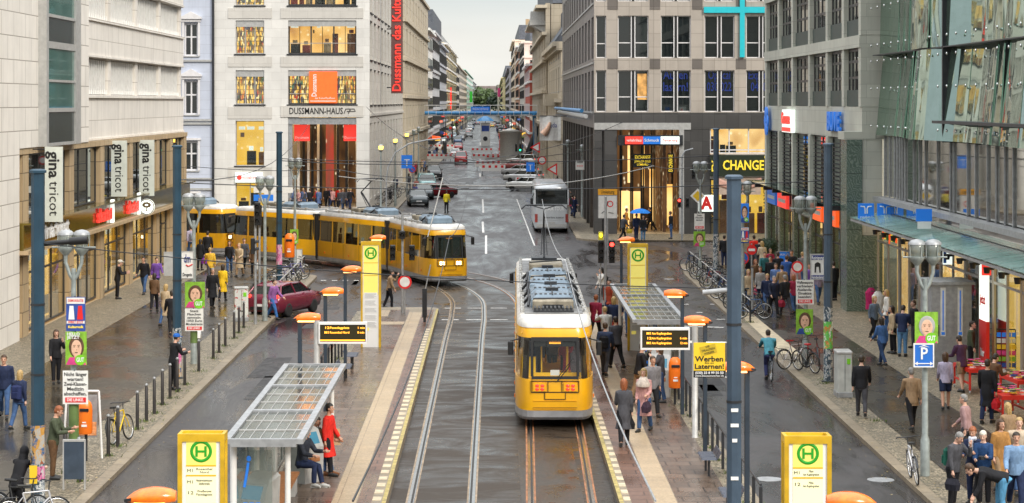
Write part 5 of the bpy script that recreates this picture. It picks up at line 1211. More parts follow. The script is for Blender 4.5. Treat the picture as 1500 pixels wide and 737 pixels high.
def tram_section(t, L, n0, n1, off, rot, tail='red', hero=False, roof=()):
 """one car body, its parts hung directly on the tram thing t at (off, rot)"""
 def B(mb, name, m, par=None):
  o = mb.build(name, m, par or t)
  if par is None: o.location = off; o.rotation_euler = (0,0,rot)
  return o
 pl = lambda hw, lean=0: nose_plan(L, hw, lean, n0, n1)
 q = MB(); q.rings([ringz(pl(1.13,.03),.26), ringz(pl(1.15,-.04),.34), ringz(pl(1.15,-.04),.52)],0); body = B(q,'skirt',M['tram_skirt'])
 q = MB(); q.rings([ringz(pl(1.148),.525), ringz(pl(1.15),.7), ringz(pl(1.15),1.02), ringz(pl(1.148,.03),1.42)],0,True); body = B(q,'body',M['tram_yellow'])
 q = MB(); q.rings([ringz(pl(1.125,.05),1.40), ringz(pl(1.09,.22),2.62)],0,False,True,False,False); B(q,'window_band',M['tram_glass' if hero else 'tram_side_glass'])
 q = MB(); q.rings([ringz(pl(1.13,.19),2.6), ringz(pl(1.12,.22),2.78), ringz(pl(1.09,.28),2.9)],0,True); B(q,'upper_panel',M['tram_yellow'])
 q = MB(); q.rings([ringz(pl(1.10,.24),2.88), ringz(pl(1.08,.26),3.02), ringz(pl(.98,.4),3.1)],0,True); B(q,'roof',M['tram_white'])
 y0 = 2.1 if n0 else .4; y1 = L-(2.1 if n1 else .4)
 q = MB(); q.box(-.86,.86,y0,y1,3.105,3.14); B(q,'roof_deck',M['roof_deck'])
 # pillars between the side windows
 n = max(2, int((y1-y0)/1.35))
 for s in (-1,1):
  q = MB()
  for i in range(n+1):
   y = y0-.2+(y1-y0+.4)*i/n; q.add([(s*1.128,y-.07,1.42),(s*1.128,y+.07,1.42),(s*1.096,y+.07,2.6),(s*1.096,y-.07,2.6),(s*1.06,y-.07,1.42),(s*1.06,y+.07,1.42),(s*1.04,y+.07,2.6),(s*1.04,y-.07,2.6)],[(0,1,2,3),(7,6,5,4),(0,4,5,1),(1,5,6,2),(2,6,7,3),(3,7,4,0)])
  B(q,'window_pillars',M['tram_yellow'])
  q = MB()
  for i in range(int(L/3.2)):
   y = 1.9+i*3.2
   if y < L-1.2: q.box(s*1.152,s*1.156,y,y+.015,.55,1.4); q.box(s*1.152,s*1.156,y+1.3,y+1.315,.55,1.4)
  if q.v: B(q,'door_seam',M['black'])
  q = MB()
  for i in range(3): q.box(s*1.15,s*1.175,1.4+i*L*.36,1.52+i*L*.36,.72,.82)
  B(q,'side_marker',M['lamp_amber'])
 for j, (kind, a, b) in enumerate(roof):
  q = MB()
  if kind == 'blue': q.rings([[(-.66,a,3.12),(.66,a,3.12),(.66,b,3.12),(-.66,b,3.12)],[(-.66,a,3.38),(.66,a,3.38),(.66,b,3.38),(-.66,b,3.38)],[(-.5,a+.12,3.52),(.5,a+.12,3.52),(.5,b-.12,3.52),(-.5,b-.12,3.52)]]); o = B(q,'roof_box',M['roof_blue'])
  elif kind == 'brown': q.bbox(-.62,.62,a,b,3.12,3.44,.05); o = B(q,'roof_box',M['roof_brown'])
  else:
   q.box(-.6,.6,a,b,3.141,3.2)
   for i in range(10): q.box(-.58+i*.12,-.52+i*.12,a+.03,b-.03,3.2,3.28)
   o = B(q,'roof_grille',M['dark'])
  q = MB()
  if kind == 'blue':
   for i in range(8): q.box(-.55+i*.15,-.47+i*.15,a+.25,a+.55,3.521,3.54)
   q.box(-.2,.2,b-.35,b-.2,3.52,3.62); q.tube([(-.75,a-.1,3.2),(-.7,a+.3,3.45),(-.9,a+.5,3.2)],.045,6); q.tube([(.75,a-.1,3.2),(.7,a+.3,3.45),(.9,a+.5,3.2)],.045,6); q.tube([(0,a+.1,3.54),(0,b-.1,3.54)],.02,5)
  elif kind == 'brown': q.tube([(-.6,a+.2,3.46),(.6,b-.2,3.46)],.03,6); q.box(-.3,.3,a-.02,a-.004,3.2,3.3)
  if q.v: q.build('roof_fitting',M['dark'],o)
 for s in (-1,1):
  q = MB(); q.tube([(s*.95,y0,3.2),(s*.95,y1,3.2)],.03,6)
  for i in range(5): q.box(s*.93-.06,s*.93+.06,y0+.6+i*(y1-y0-1)/4,y0+.75+i*(y1-y0-1)/4,3.1,3.26)
  B(q,'roof_rail',M['lgrey'])
 for yo, flip in (((0,False),) if n0 else ()) + (((L,True),) if n1 else ()):
  def Y(y): return L-y if flip else y
  q = MB()
  for x0, x1 in ((-.74,.74),):  # black windscreen surround
   for (xa,xb,za,zb) in ((-.68,.68,1.42,1.5),(-.68,.68,2.5,2.62),(-.70,-.62,1.5,2.5),(.62,.70,1.5,2.5)):
    ya = .02+.17*(za-1.4)/1.2; yb = .02+.17*(zb-1.4)/1.2
    q.add([(xa,Y(ya),za),(xb,Y(ya),za),(xb,Y(yb),zb),(xa,Y(yb),zb),(xa,Y(ya+.09),za),(xb,Y(ya+.09),za),(xb,Y(yb+.09),zb),(xa,Y(yb+.09),zb)],[(0,1,2,3),(7,6,5,4),(0,4,5,1),(1,5,6,2),(2,6,7,3),(3,7,4,0)])
  B(q,'windscreen_frame',M['black'])
  for s in (-1,1):
   q = MB(); q.add([(s*.8,Y(.10),1.43),(s*.945,Y(.30),1.43),(s*.89,Y(.46),2.6),(s*.76,Y(.27),2.6),(s*.76,Y(.16),1.43),(s*.9,Y(.36),1.43),(s*.85,Y(.5),2.6),(s*.72,Y(.33),2.6)],[(0,1,2,3),(7,6,5,4),(0,4,5,1),(1,5,6,2),(2,6,7,3),(3,7,4,0)])
   B(q,'corner_pillar',M['black'])
   q = MB(); q.box(s*.44-.19,s*.44+.19,Y(-.03),Y(.06),1.08,1.32); o = B(q,'lamp_housing',M['tram_yellow'])
   q = MB()
   for i in (-1,1):
    for k in (0,1): q.ball((s*.44+i*.075,Y(-.035),1.145+k*.1),(.062,.02,.045),8,0,5)
   q.build('lamp',M['lamp_red' if tail == 'red' else 'lamp_white'],o)
   q = MB(); q.tube([(s*1.0,Y(.5),2.55),(s*1.28,Y(.3),2.5)],.02,6); q.bbox(s*1.28-.08,s*1.28+.08,min(Y(.22),Y(.36)),max(Y(.22),Y(.36)),2.1,2.5,.03); B(q,'mirror',M['black'])
  q = MB(); q.box(-.28,.28,Y(-.022),Y(.03),.86,1.03); q.box(-.62,.62,Y(-.025),Y(.03),.56,.58); q.box(-.62,.62,Y(-.02),Y(.02),.80,.815); B(q,'coupler_cover',M['tram_yellow'])
  q = MB(); q.box(-.64,.64,Y(-.029),Y(-.022),.6,.615); q.box(-.69,.69,Y(-.027),Y(-.0),1.045,1.065); q.box(-.3,.3,Y(-.027),Y(-.0),.845,.858)
  for s in (-1,1): q.box(s*.69-.008,s*.69+.008,Y(-.012),Y(.03),1.066,1.38); q.box(s*.2-.008,s*.2+.008,Y(-.022),Y(.0),1.07,1.36); q.box(s*.3-.007,s*.3+.007,Y(-.028),Y(0),.86,1.03)
  q.box(-.69,.69,Y(-.01),Y(.03),1.365,1.385); B(q,'panel_seam',M['black'])
  q = MB(); q.tube([(.05,Y(-.02),1.36),(.35,Y(.04),1.7),(.42,Y(.05),1.82)],.016,6); q.tube([(.1,Y(.0),1.5),(.5,Y(.07),2.0)],.014,5); B(q,'wiper',M['black'])
  q = MB(); q.box(-.6,.6,Y(.24),Y(.34),2.34,2.56); o = B(q,'destination_display',M['black'])
  if tail == 'red': q = MB(); q.box(-.13,.13,Y(.12),Y(.13),1.52,1.68); B(q,'notice_card',M['let_white'])
  q = MB()
  for i in range(2):
   for k in range(14): q.box(-.16+k*.024,-.145+k*.024,Y(.235),Y(.24),2.42+i*.07,2.46+i*.07)
  q.build('display_dots',M['led'],o)
 q = MB(); q.box(-1.0,1.0,.5 if n0 else .02,L-(.5 if n1 else .02),.52,.9 if not hero else .98); B(q,'floor',M['roof_deck'])
 if hero:
  q = MB(); q.box(-.98,.98,.45,L-.1,2.66,2.72); B(q,'ceiling',M['saloon'])
  q = MB(); q.box(-.32,.32,.8,L-.4,2.62,2.655); B(q,'saloon_light',mat('saloon_lamp',(1,.85,.55),.5,var=0,emit=26,ecol=(1,.8,.45)))
  q = MB()
  for y in [.9+i*.85 for i in range(int((L-1.5)/.85))]:
   for s in (-1,1): q.box(s*.9,s*.5,y,y+.4,1.3,1.4); q.box(s*.9,s*.5,y+.36,y+.44,1.4,1.95)
  B(q,'seats',M['seat_blue'])
  q = MB()
  for y in [.75+i*1.1 for i in range(int((L-1.2)/1.1))]:
   for s in (-1,1): q.tube([(s*.38,y,.98),(s*.38,y,2.66)],.022,6)
   q.tube([(-.38,y,2.4),(.38,y,2.4)],.018,6)
  for s in (-1,1): q.tube([(s*.42,.6,2.45),(s*.42,L-.2,2.45)],.018,6)
  q.box(-.95,.95,.55,.6,.98,1.55); q.box(-.95,-.55,.62,.68,1.55,2.0)
  B(q,'grab_poles',M['yellow'])
def pantograph(t, off, rot, h0=3.5, h1=5.3):
 q = MB(); d = (h1-h0)
 q.box(-.5,.5,-.5,.5,3.1,h0-.2); o = q.build('pantograph_base', M['dark'], t, off, (0,0,rot))
 q = MB(); q.tube([(0,-.3,h0-.2),(0,1.1,h0+d*.5),(0,-.1,h1-.15)],[.05,.045,.035],6)
 for s in (-1,1): q.tube([(s*.12,.0,h0-.1),(s*.06,1.05,h0+d*.48)],.02,5); q.tube([(0,-.1,h1-.15),(s*.5,-.1,h1)],.022,5); q.tube([(s*.9,-.1,h1-.16),(s*.72,-.1,h1),(-s*.72,-.1,h1)],.026,6); q.tube([(s*.9,.15,h1-.16),(s*.72,.15,h1),(-s*.72,.15,h1)],.026,6)
 q.build('pantograph_arm', M['dark'], o)
HERO_ROT = -math.atan2(1.95-1.73, 25)
t = thing('tram', 'yellow tram seen from its rear with two red tail lamps at the right platform', 'tram', (1.73,62.9,0), HERO_ROT)
tram_section(t, 8.2, True, False, (0,0,0), 0, 'red', True, (('grille',2.2,2.9),('brown',3.0,3.5),('blue',3.7,5.6),('blue',6.0,7.9)))
tram_section(t, 8.3, False, False, (0,8.7,0), 0, 'red', True, (('blue',.5,2.2),('brown',2.6,3.8),('blue',4.4,6.2)))
tram_section(t, 8.2, False, True, (0,17.5,0), 0, 'red', False, (('brown',.5,2.0),('grille',3.0,4.2)))
for y in (8.2,17.0):
 q = MB()
 for i in range(5): q.box(-1.08,1.08,y+.02+i*.1,y+.08+i*.1,.4,2.95);
 q.box(-1.02,1.02,y,y+.5,.45,2.9); q.build('bellows', M['bellows'], t)
pantograph(t, (0,23.2,0), 0, 3.5, 5.35)
# second tram turning out of the side street
def along(C, s0):
 """point and heading on a polyline at arc length s0 from its 100 m mark (heading against travel, away from the nose)"""
 acc = 0;
 i = min(range(len(C)), key=lambda k: abs(C[k].y-111.5) + (0 if k < 60 else 1000))
 while True:
  L = (C[i+1]-C[i]).length
  if acc+L >= s0: return C[i].lerp(C[i+1], (s0-acc)/L)
  acc += L; i += 1
t = thing('tram', 'yellow tram curving out of the side street behind the left platform', 'tram', (0,0,0))
ss = [(0,8.2),(8.7,17.0),(17.5,25.7),(26.5,34.7),(35.2,43.5)]
for k, (a, b) in enumerate(ss):
 if k == 3: t = thing('tram', 'second yellow tram coupled behind the curving one, half hidden by the stone block', 'tram', (0,0,0))
 p0, p1 = along(LEFT_C, a+1.6), along(LEFT_C, b-1.6); d = (p1-p0).normalized(); o = p0-d*1.6; rot = math.atan2(-d.x, d.y)
 if k in (0,3): base = Vector((o.x,o.y,0)); t.location = base
 tram_section(t, 8.3 if k in (1,4) else 8.2, k in (0,3), k == 2, Vector((o.x,o.y,0))-base, rot, 'white', False, (('blue',1.9,3.6),('brown',4.2,5.2)))
 if k in (0,1,3):
  c = along(LEFT_C, b+.25)-Vector((base.x,base.y)); d2 = (along(LEFT_C,b+.6)-along(LEFT_C,b-.1)).normalized(); q = MB()
  for i in range(5): q.box(-1.0,1.0,-.36+i*.16,-.26+i*.16,.4,2.95)
  q.box(-.95,.95,-.45,.45,.45,2.9); q.build('bellows', M['bellows'], t, (c.x,c.y,0), (0,0,math.atan2(-d2.x,d2.y)))
 if k == 1: pantograph(t, Vector((o.x,o.y,0))-base+Vector((d.x*4,d.y*4,0)), rot, 3.5, 5.1)
# ------------------------------------------------------------------ cars
M['paint'] = mat('car_paint', (.5,.5,.5), .22, .2, var=.04, ocol=True, coat=.6)
M['car_glass'] = glass('car_pane', (.2,.22,.22), .35, .02, (.01,.012,.012))
CAR = {}
def car_meshes(kind):
 if kind in CAR: return CAR[kind]
 W_, L, Hh, prof, cab = {
     'hatch': (1.74,4.05,1.47,[(0,.55,.62),(.05,.42,.86),(.75,.36,.96),(1.2,.34,1.0),(3.4,.34,1.02),(3.95,.38,.98),(4.05,.5,.75)],[(1.1,1.0),(1.75,1.42),(3.0,1.47),(3.55,1.38),(3.93,1.0)]),
     'estate': (1.8,4.6,1.5,[(0,.55,.62),(.06,.42,.84),(.9,.36,.94),(1.4,.34,.98),(4.0,.34,1.0),(4.5,.38,.96),(4.6,.5,.75)],[(1.3,.98),(2.05,1.43),(3.6,1.5),(4.25,1.42),(4.5,.98)]),
     'suv': (1.86,4.6,1.75,[(0,.62,.75),(.06,.46,1.0),(.95,.4,1.12),(1.3,.4,1.15),(4.0,.4,1.16),(4.5,.44,1.1),(4.6,.6,.85)],[(1.2,1.14),(1.85,1.68),(3.7,1.75),(4.3,1.65),(4.5,1.14)]),
     'van': (1.95,4.8,2.0,[(0,.55,.8),(.05,.42,1.08),(.5,.38,1.2),(1.0,.36,1.26),(4.3,.36,1.26),(4.72,.38,1.2),(4.8,.5,.9)],[(.75,1.24),(1.55,1.92),(4.2,2.0),(4.66,1.92),(4.75,1.24)]),
 }[kind]
 hw = W_/2; d = {}
 q = MB(); rs = []
 for i, (y, z0, z1) in enumerate(prof):
  k = .86 if i in (0, len(prof)-1) else .96 if i in (1, len(prof)-2) else 1.0; w = hw*k
  rs.append([(-w*.9,y,z0-.14),(w*.9,y,z0-.14),(w,y,z0+.1),(w,y,(z0+z1)/2+.08),(w*.93,y,z1),(w*.6,y,z1+.035),(-w*.6,y,z1+.035),(-w*.93,y,z1),(-w,y,(z0+z1)/2+.08),(-w,y,z0+.1)])
 q.rings(rs, 0, True); d['body'] = (q.mesh('body', M['paint']), 1)
 q = MB(); rs = []
 (a0,za),(a1,zb),(a2,zc),(a3,zd),(a4,ze) = cab
 def cr(y, z, k): return [(-hw*k,y,z),(hw*k,y,z)]
 base = [(-hw*.9,a0,za-.02),(hw*.9,a0,za-.02),(hw*.92,a4,ze-.02),(-hw*.92,a4,ze-.02)]
 topv = [(-hw*.7,a1,zb),(hw*.7,a1,zb),(hw*.72,a3,zd),(-hw*.72,a3,zd)]
 q.rings([base, topv]); d['windows'] = (q.mesh('windows', M['car_glass']), 0)
 q = MB(); q.rings([[(-hw*.715,a1-.05,zb-.03),(hw*.715,a1-.05,zb-.03),(hw*.73,a2,zc-.03),(hw*.735,a3+.05,zd-.03),(-hw*.735,a3+.05,zd-.03),(-hw*.73,a2,zc-.03)],[(-hw*.62,a1+.05,zb+.03),(hw*.62,a1+.05,zb+.03),(hw*.64,a2,zc+.015),(hw*.64,a3,zd+.02),(-hw*.64,a3,zd+.02),(-hw*.64,a2,zc+.015)]],0,True)
 for s in (-1,1):
  for (y0,z0_,k0),(y1,z1_,k1) in (((a0,za,.9),(a1,zb,.7)),((a4,ze,.92),(a3,zd,.72)),(((a0+a4)/2,za,.912),((a1+a3)/2,zb+.04,.715))): q.tube([(s*hw*k0,y0,z0_),(s*hw*k1,y1,z1_)],.045,6)
 d['roof'] = (q.mesh('roof', M['paint']), 1)
 wr = .31 if kind != 'suv' else .36; wm = MB(); wm.lathe([(wr*.62,-.1),(wr*.95,-.11),(wr,-.06),(wr,.06),(wr*.95,.11),(wr*.62,.1)],n=18,m=0); wm.lathe([(wr*.62,-.08),(wr*.6,.085),(.05,.1)],n=12,m=1,smooth=False)
 wm.v = [(z,y,x) for x,y,z in wm.v]; wmesh = wm.mesh('wheel', [M['tyre'], M['lgrey']])
 d['_wheels'] = (wmesh, [(s*(hw-.1),y,wr) for s in (-1,1) for y in (prof[2][0]+.05 if kind != 'van' else .85, L-.8)])
 lm = MB(); lm.ball((0,0,0),(.17,.08,.09),10); d['_head'] = (lm.mesh('headlight', M['lgrey']), [(s*hw*.66,.1,prof[1][2]-.14) for s in (-1,1)])
 lm = MB(); lm.ball((0,0,0),(.1,.06,.16),10); d['_tail'] = (lm.mesh('tail_light', M['lamp_red']), [(s*hw*.78,L-.1,prof[-2][2]-.12) for s in (-1,1)])
 q = MB(); q.box(-hw*.7,hw*.7,-.03,.1,.3,.44); q.box(-hw*.7,hw*.7,L-.1,L+.03,.34,.48); d['bumper_trim'] = (q.mesh('bumper_trim', M['black']), 0)
 q = MB(); q.box(-.26,.26,-.045,-.03,.45,.56); q.box(-.26,.26,L+.03,L+.045,.5,.61); d['number_plate'] = (q.mesh('number_plate', M['let_white']), 0)
 q = MB()
 for s in (-1,1): q.ball((s*(hw+.06),a0+.35,za+.1),(.09,.06,.07),8)
 d['mirrors'] = (q.mesh('mirrors', M['black']), 0)
 CAR[kind] = d; return d
def car(label, px, py, kind, colr, rot=0.0, loc=None, group=None, name='parked_car', simple=False, cat='car'):
 """rot 0: nose towards the viewer"""
 p = loc if loc is not None else G(px,py); t = thing(name, label, cat, p, R(rot), group)
 for k, (me, v) in car_meshes(kind).items():
  if k.startswith('_'):
   for l in v: link({'_wheels':'wheel','_head':'headlight','_tail':'tail_light'}[k], me, t, l)
  else:
   o = link(k, me, t)
   if v: o.color = (*colr,1)
 return t
SIL = (.55,.56,.57); WH = (.75,.75,.73); BK = (.018,.02,.024)
car('black estate at the head of the left kerb row, bonnet facing the viewer', 637, 264, 'suv', BK, 6)
car('pale teal van parked nose out between black and dark cars', 626, 283, 'van', (.22,.42,.42), 4, cat='van')
car('dark blue grey estate parked in front of the teal van', 622, 293, 'estate', (.05,.07,.08), 4)
car('dark grey car nearest the tram in the left kerb row', 614, 303, 'estate', (.08,.1,.11), 5)
car('dark red hatchback with glowing brake lights turning in the street', 664, 289, 'hatch', (.2,.012,.02), 127, name='moving_car')
car('red van driving towards the viewer in front of the barriers', 675, 241, 'van', (.55,.03,.03), 0, name='moving_van', cat='van')
GP = 'cars parked nose in along the right kerb'
for (px,py,k,c,l) in ((741,279,'hatch',WH,'white patrol style hatchback nearest in the slanted row beside the coach'),(737,267,'estate',SIL,'silver estate second nearest in the slanted row'),(734,258,'estate',(.4,.42,.45),'grey estate third in the slanted row'),(732,250,'hatch',(.3,.07,.07),'dark red tailed car fourth in the slanted row'),(741,243,'suv',WH,'white van like car farthest in the slanted row')):
 car(l, px+3, py, k, c, -112, group=GP)
car('wine red car passing on the left road beside the platform end', 447, 454, 'hatch', (.2,.02,.045), 158, name='moving_car')
GF = 'distant traffic beyond the pipe bridge'
for (px,py,k,c,rt,l) in ((684,196,'estate',(.5,.52,.52),0,'distant silver car coming on the left lane below the pipe bridge'),(687,203,'suv',(.12,.13,.14),0,'distant dark car with lights on behind the barrier'),(688,189,'van',(.6,.6,.6),0,'distant white van on the left lane'),(700,183,'hatch',(.3,.3,.32),180,'distant grey car driving away in the middle'),(737,190,'estate',(.6,.6,.58),180,'distant pale car on the right lane'),(742,197,'hatch',(.5,.06,.04),180,'distant red car on the right lane'),(663,205,'van',(.35,.5,.55),0,'distant pale blue van at the left kerb'),(658,197,'hatch',(.1,.1,.1),0,'distant black car at the left kerb'),(672,183,'estate',(.3,.32,.3),0,'distant dark green car at the left kerb'),(728,182,'hatch',(.7,.7,.7),180,'distant white car farthest on the right lane'),(694,178,'hatch',(.1,.1,.12),0,'distant black car farthest on the left lane'),(721,187,'hatch',(.7,.5,.05),180,'distant yellow cab on the right lane')):
 car(l, px, py, k, c, rt, group=GF, name='distant_car')
r = random.Random(8)
for i in range(22):
 Y = 345+i*27; s_ = -1 if i % 2 else 1; car('small far car beyond the roadworks', 0, 0, r.choice(('hatch','estate','suv','van')), r.choice((SIL,WH,BK,(.3,.02,.02),(.05,.1,.2),(.25,.26,.27))), 0 if s_ < 0 else 180, loc=Vector(((-6.3 if s_ < 0 else 3.6)-.00375*(Y-200)+r.uniform(-1.2,.6),Y,0)), group='small far cars beyond the roadworks', name='distant_car')
# coach
t = thing('coach', 'silver touring coach seen from behind by the granite tower arcade', 'coach', (4.08,157.5,0)); C_ = mat('coach_silver_paint', (.52,.54,.56), .3, .3, var=.06, coat=.4)
def cring(k, z, y0=0, y1=11.8): return [(-1.24*k,y0+.12,z),(-1.1*k,y0,z),(1.1*k,y0,z),(1.24*k,y0+.12,z),(1.24*k,y1,z),(-1.24*k,y1,z)]
q = MB(); q.rings([cring(.97,.32),cring(1,.42),cring(1,1.95),cring(.995,2.05)],0); q.build('body', C_, t)
q = MB(); q.rings([cring(.985,2.052,.02),cring(.94,3.1,.1)],0); q.build('side_windows', M['car_glass'], t)
q = MB(); q.rings([cring(.96,3.1,.05),cring(.95,3.3,.08),cring(.84,3.48,.25)],0,True); q.box(-.7,.7,2,4.5,3.48,3.62); q.build('roof', C_, t)
for s in (-1,1):
 q = MB(); q.box(s*1.2-.06,s*1.2+.06,-.02,.3,2.0,3.15); q.build('corner_post', C_, t)
 q = MB(); q.box(s*1.1-.1,s*1.1+.1,-.03,.05,.75,1.35); q.build('tail_light', M['p_dim'], t)
 q = MB(); q.bbox(s*1.42-.1,s*1.42+.1,.2,.35,2.0,2.5,.04); q.tube([(s*1.2,.3,2.9),(s*1.42,.28,2.5)],.03,6); q.build('mirror', M['black'], t)
 for y in (2.2,3.5,9.3):
  q = MB(); q.lathe([(.3,-.14),(.48,-.13),(.5,0),(.48,.13),(.3,.14)],n=18); q.v = [(z,yy,x) for x,yy,z in q.v]; q.build('wheel', M['tyre'], t, (s*1.08,y,.5))
q = MB(); q.box(-1.02,1.02,-.03,.02,2.12,3.02); q.build('rear_window', M['car_glass'], t)
q = MB(); q.box(-1.1,1.1,-.06,0,.4,.62); q.box(-.26,.26,-.08,-.061,.66,.78); q.box(-.9,.9,-.012,-.002,.9,.92); q.build('bumper', M['lgrey'], t)
write(t,'AJOUR TOUR',.26,M['let_white'],(.15,-.02,1.72),w=1.5,bold=.02,depth=.01); write(t,'berlin tour',.14,M['let_black'],(.2,-.02,1.1),w=1.4,depth=.01)
# ------------------------------------------------------------------ bicycles
BK_ = {}
def bike_meshes():
 if BK_: return BK_
 q = MB(); r = .335; n = 28
 def torus(R_, rr, m):
  q.rings([[((R_+rr*math.cos(b))*math.cos(a)*0+ (0), (R_+rr*math.cos(b))*math.cos(a), (R_+rr*math.cos(b))*math.sin(a)) if False else (rr*math.sin(b),(R_+rr*math.cos(b))*math.cos(a),(R_+rr*math.cos(b))*math.sin(a)) for b in [2*PI*j/6 for j in range(6)]] for a in [2*PI*i/n for i in range(n+1)]], m, True, True, False, False)
 torus(r,.021,0); torus(r-.028,.012,1)
 for i in range(14): a = 2*PI*i/14; q.tube([(0,0,0),(0,(r-.03)*math.cos(a),(r-.03)*math.sin(a))],.0032,4,1)
 q.lathe([(.03,-.04),(.03,.04)],n=8,m=1); BK_['wheel'] = q.mesh('wheel', [M['tyre'], M['chrome']])
 q = MB(); bb = (0,.05,.28); st = (0,.2,.8); hd0 = (0,-.36,.82); hd1 = (0,-.39,.68); ra = (0,.52,.335); fa = (0,-.52,.335)
 for a, b, w in ((bb,st,.019),(st,hd0,.019),(bb,hd1,.022),(hd0,hd1,.023)): q.tube([a,b],w,7)
 for s in (-.05,.05): q.tube([bb,(s,.3,.31),(s,.52,.335)],.012,6); q.tube([(0,.19,.72),(s,.52,.335)],.01,6); q.tube([hd1,(s,-.43,.55),(s,-.52,.335)],.013,6)
 BK_['frame'] = q.mesh('frame', mat('bike_frame_paint', (.5,.5,.5), .3, .2, var=.03, ocol=True))
 q = MB(); q.tube([hd0,(0,-.38,1.0)],.014,6); q.tube([(-.29,-.24,1.04),(-.25,-.3,1.05),(-.1,-.39,1.02),(.1,-.39,1.02),(.25,-.3,1.05),(.29,-.24,1.04)],.014,6); BK_['handlebar'] = q.mesh('handlebar', M['dark'])
 q = MB(); q.rings([[(-.03,.02,.93),(.03,.02,.93),(.03,.02,.97),(-.03,.02,.97)],[(-.06,.2,.93),(.06,.2,.93),(.07,.2,.985),(-.07,.2,.985)],[(-.075,.31,.94),(.075,.31,.94),(.07,.31,.99),(-.07,.31,.99)]],0,True); q.tube([(0,.2,.78),(0,.21,.94)],.014,6); BK_['saddle'] = q.mesh('saddle', mat('saddle_cover', (.03,.03,.03), .5, var=.05, ocol=True))
 q = MB(); q.lathe([(.1,-.005),(.1,.005)],n=14); q.v = [(z+.04,y+.05,x+.28) for x,y,z in q.v]; q.tube([(.05,.05,.28),(.06,.15,.15),(.12,.15,.15)],.012,5); q.tube([(-.05,.05,.28),(-.06,-.05,.41),(-.12,-.05,.41)],.012,5); BK_['crank'] = q.mesh('crank', M['dark'])
 q = MB(); q.rings([[(s*.03,.52+(r+.03)*math.cos(a),.335+(r+.03)*math.sin(a)) for s in (-1,1)] for a in [R(20+i*14) for i in range(11)]],0,True,False,False,False)
 for s in (-.06,0,.06): q.tube([(s,.3,.72),(s,.75,.72)],.007,5)
 q.tube([(.06,.68,.72),(.05,.53,.34)],.007,5); q.tube([(-.06,.68,.72),(-.05,.53,.34)],.007,5); BK_['luggage_rack'] = q.mesh('luggage_rack', M['dark']); return BK_
def bike(label, p, rz, colr, saddle=(.02,.02,.02), group=None, tilt=6, cat='bicycle'):
 d = bike_meshes(); t = thing('bicycle', label, cat, p, R(rz), group); t.rotation_euler = (0,R(tilt),R(rz))
 for k, me in d.items():
  if k == 'wheel':
   for y in (-.52,.52): link('wheel', me, t, (0,y,.356))
  else:
   o = link(k, me, t, (0,0,.02))
   if k == 'frame': o.color = (*colr,1)
   if k == 'saddle': o.color = (*saddle,1)
 return t
# ------------------------------------------------------------------ stickers and bill-posting material
def sticker(name, base, cols, scale, lo=.45, hi=.55):
 s = NT(name); v = s.obj(); n = s.noise(s.mapping(v,(scale,scale,scale*.8)), 1, 5, .7, 1.2)
 vo = s.n('ShaderNodeTexVoronoi'); vo.inputs['Scale'].default_value = 1; s.l(s.mapping(v,(scale*.6,scale*.6,scale*.35)), vo.inputs['Vector'])
 c = s.ramp(vo.outputs['Color'], [(i/len(cols), c) for i, c in enumerate(cols)], True)
 s.set('Base Color', s.mix(s.ramp(n.outputs[0], [(lo,0.0),(hi,1.0)]), base, c)); s.set('Roughness', .55); return s.m
M['graffiti'] = sticker('torn_stickers', (.06,.1,.14), [(.75,.74,.7),(.62,.63,.64),(.03,.04,.05),(.7,.7,.66),(.1,.16,.2)], 34, .47, .52)
M['bill'] = sticker('layered_bills', (.55,.3,.08), [(.5,.25,.05),(.04,.04,.04),(.4,.39,.36),(.05,.12,.25),(.3,.08,.04)], 16, .4, .5)
M['bill_pink'] = sticker('pink_bills', (.75,.2,.4), [(.5,.18,.3),(.5,.48,.46),(.08,.03,.05),(.4,.08,.2)], 18, .45, .55)
M['bill_green'] = sticker('green_bills', (.1,.5,.1), [(.7,.15,.05),(.85,.8,.75),(.2,.6,.1),(.8,.35,.1)], 15, .45, .55)
def gl(o): return o
def mast(label, px, top, basey, r=.15, m='mast', z0=.13, bills=()):
 p = G(px, basey, z0); h = CAMH-(top-HOR)*p.y/FPX-z0
 t = thing('catenary_mast', label, 'mast', p, 0, 'blue catenary masts'); q = MB(); q.lathe([(r*1.02,0),(r,.5),(r*.98,h)],n=8,smooth=False); q.build('shaft', M[m], t)
 q = MB(); q.lathe([(r*1.25,h-.003),(r*1.25,h+.05),(r*.9,h+.08)],n=8,smooth=False); q.build('cap', M[m], t)
 q = MB()
 for z in (h*.42,h*.62): q.lathe([(r*1.06,z),(r*1.06,z+.05)],n=8,smooth=False)
 q.build('collar', M['dark'], t); q = MB(); q.lathe([(r*1.6,0),(r*1.5,.03)],n=8,smooth=False); q.build('foot_plate', M['dark'], t)
 for za, zb, k in bills:
  q = MB(); q.lathe([(r*1.035,za),(r*1.025,zb)],n=8,smooth=False,cap=False); q.build('stickers', M[k], t)
 return t, h
m1, h1 = mast('blue mast nearest on the left with torn stickers and orange bills low down', 55.5, 253, 765, .152, bills=((.05,.95,'graffiti'),(1.25,2.1,'graffiti'),(.95,1.25,'bill_pink')))
q = MB(); q.lathe([(.163,.0),(.163,.85)],n=8,smooth=False,cap=False); q.build('orange_bill', M['bill'], m1, (0,0,1.3)); q = MB(); q.box(-.15,.02,-.172,-.168,0,.4); q.build('yellow_bill', M['yellow'], m1, (0,0,.88))
q = MB(); q.tube([(0,0,0),(.8,0,.06)],.06,8); q.tube([(.55,0,.05),(.95,0,.08)],.09,10); q.build('insulator_arm', M['black'], m1, (.15,0,6.15))
m2, _ = mast('blue mast on the left beside the bank board, purple and yellow bills at its foot', 259.5, 216, 554, bills=((.05,.5,'bill'),(.5,1.05,'bill_pink'),(1.05,1.7,'graffiti')))
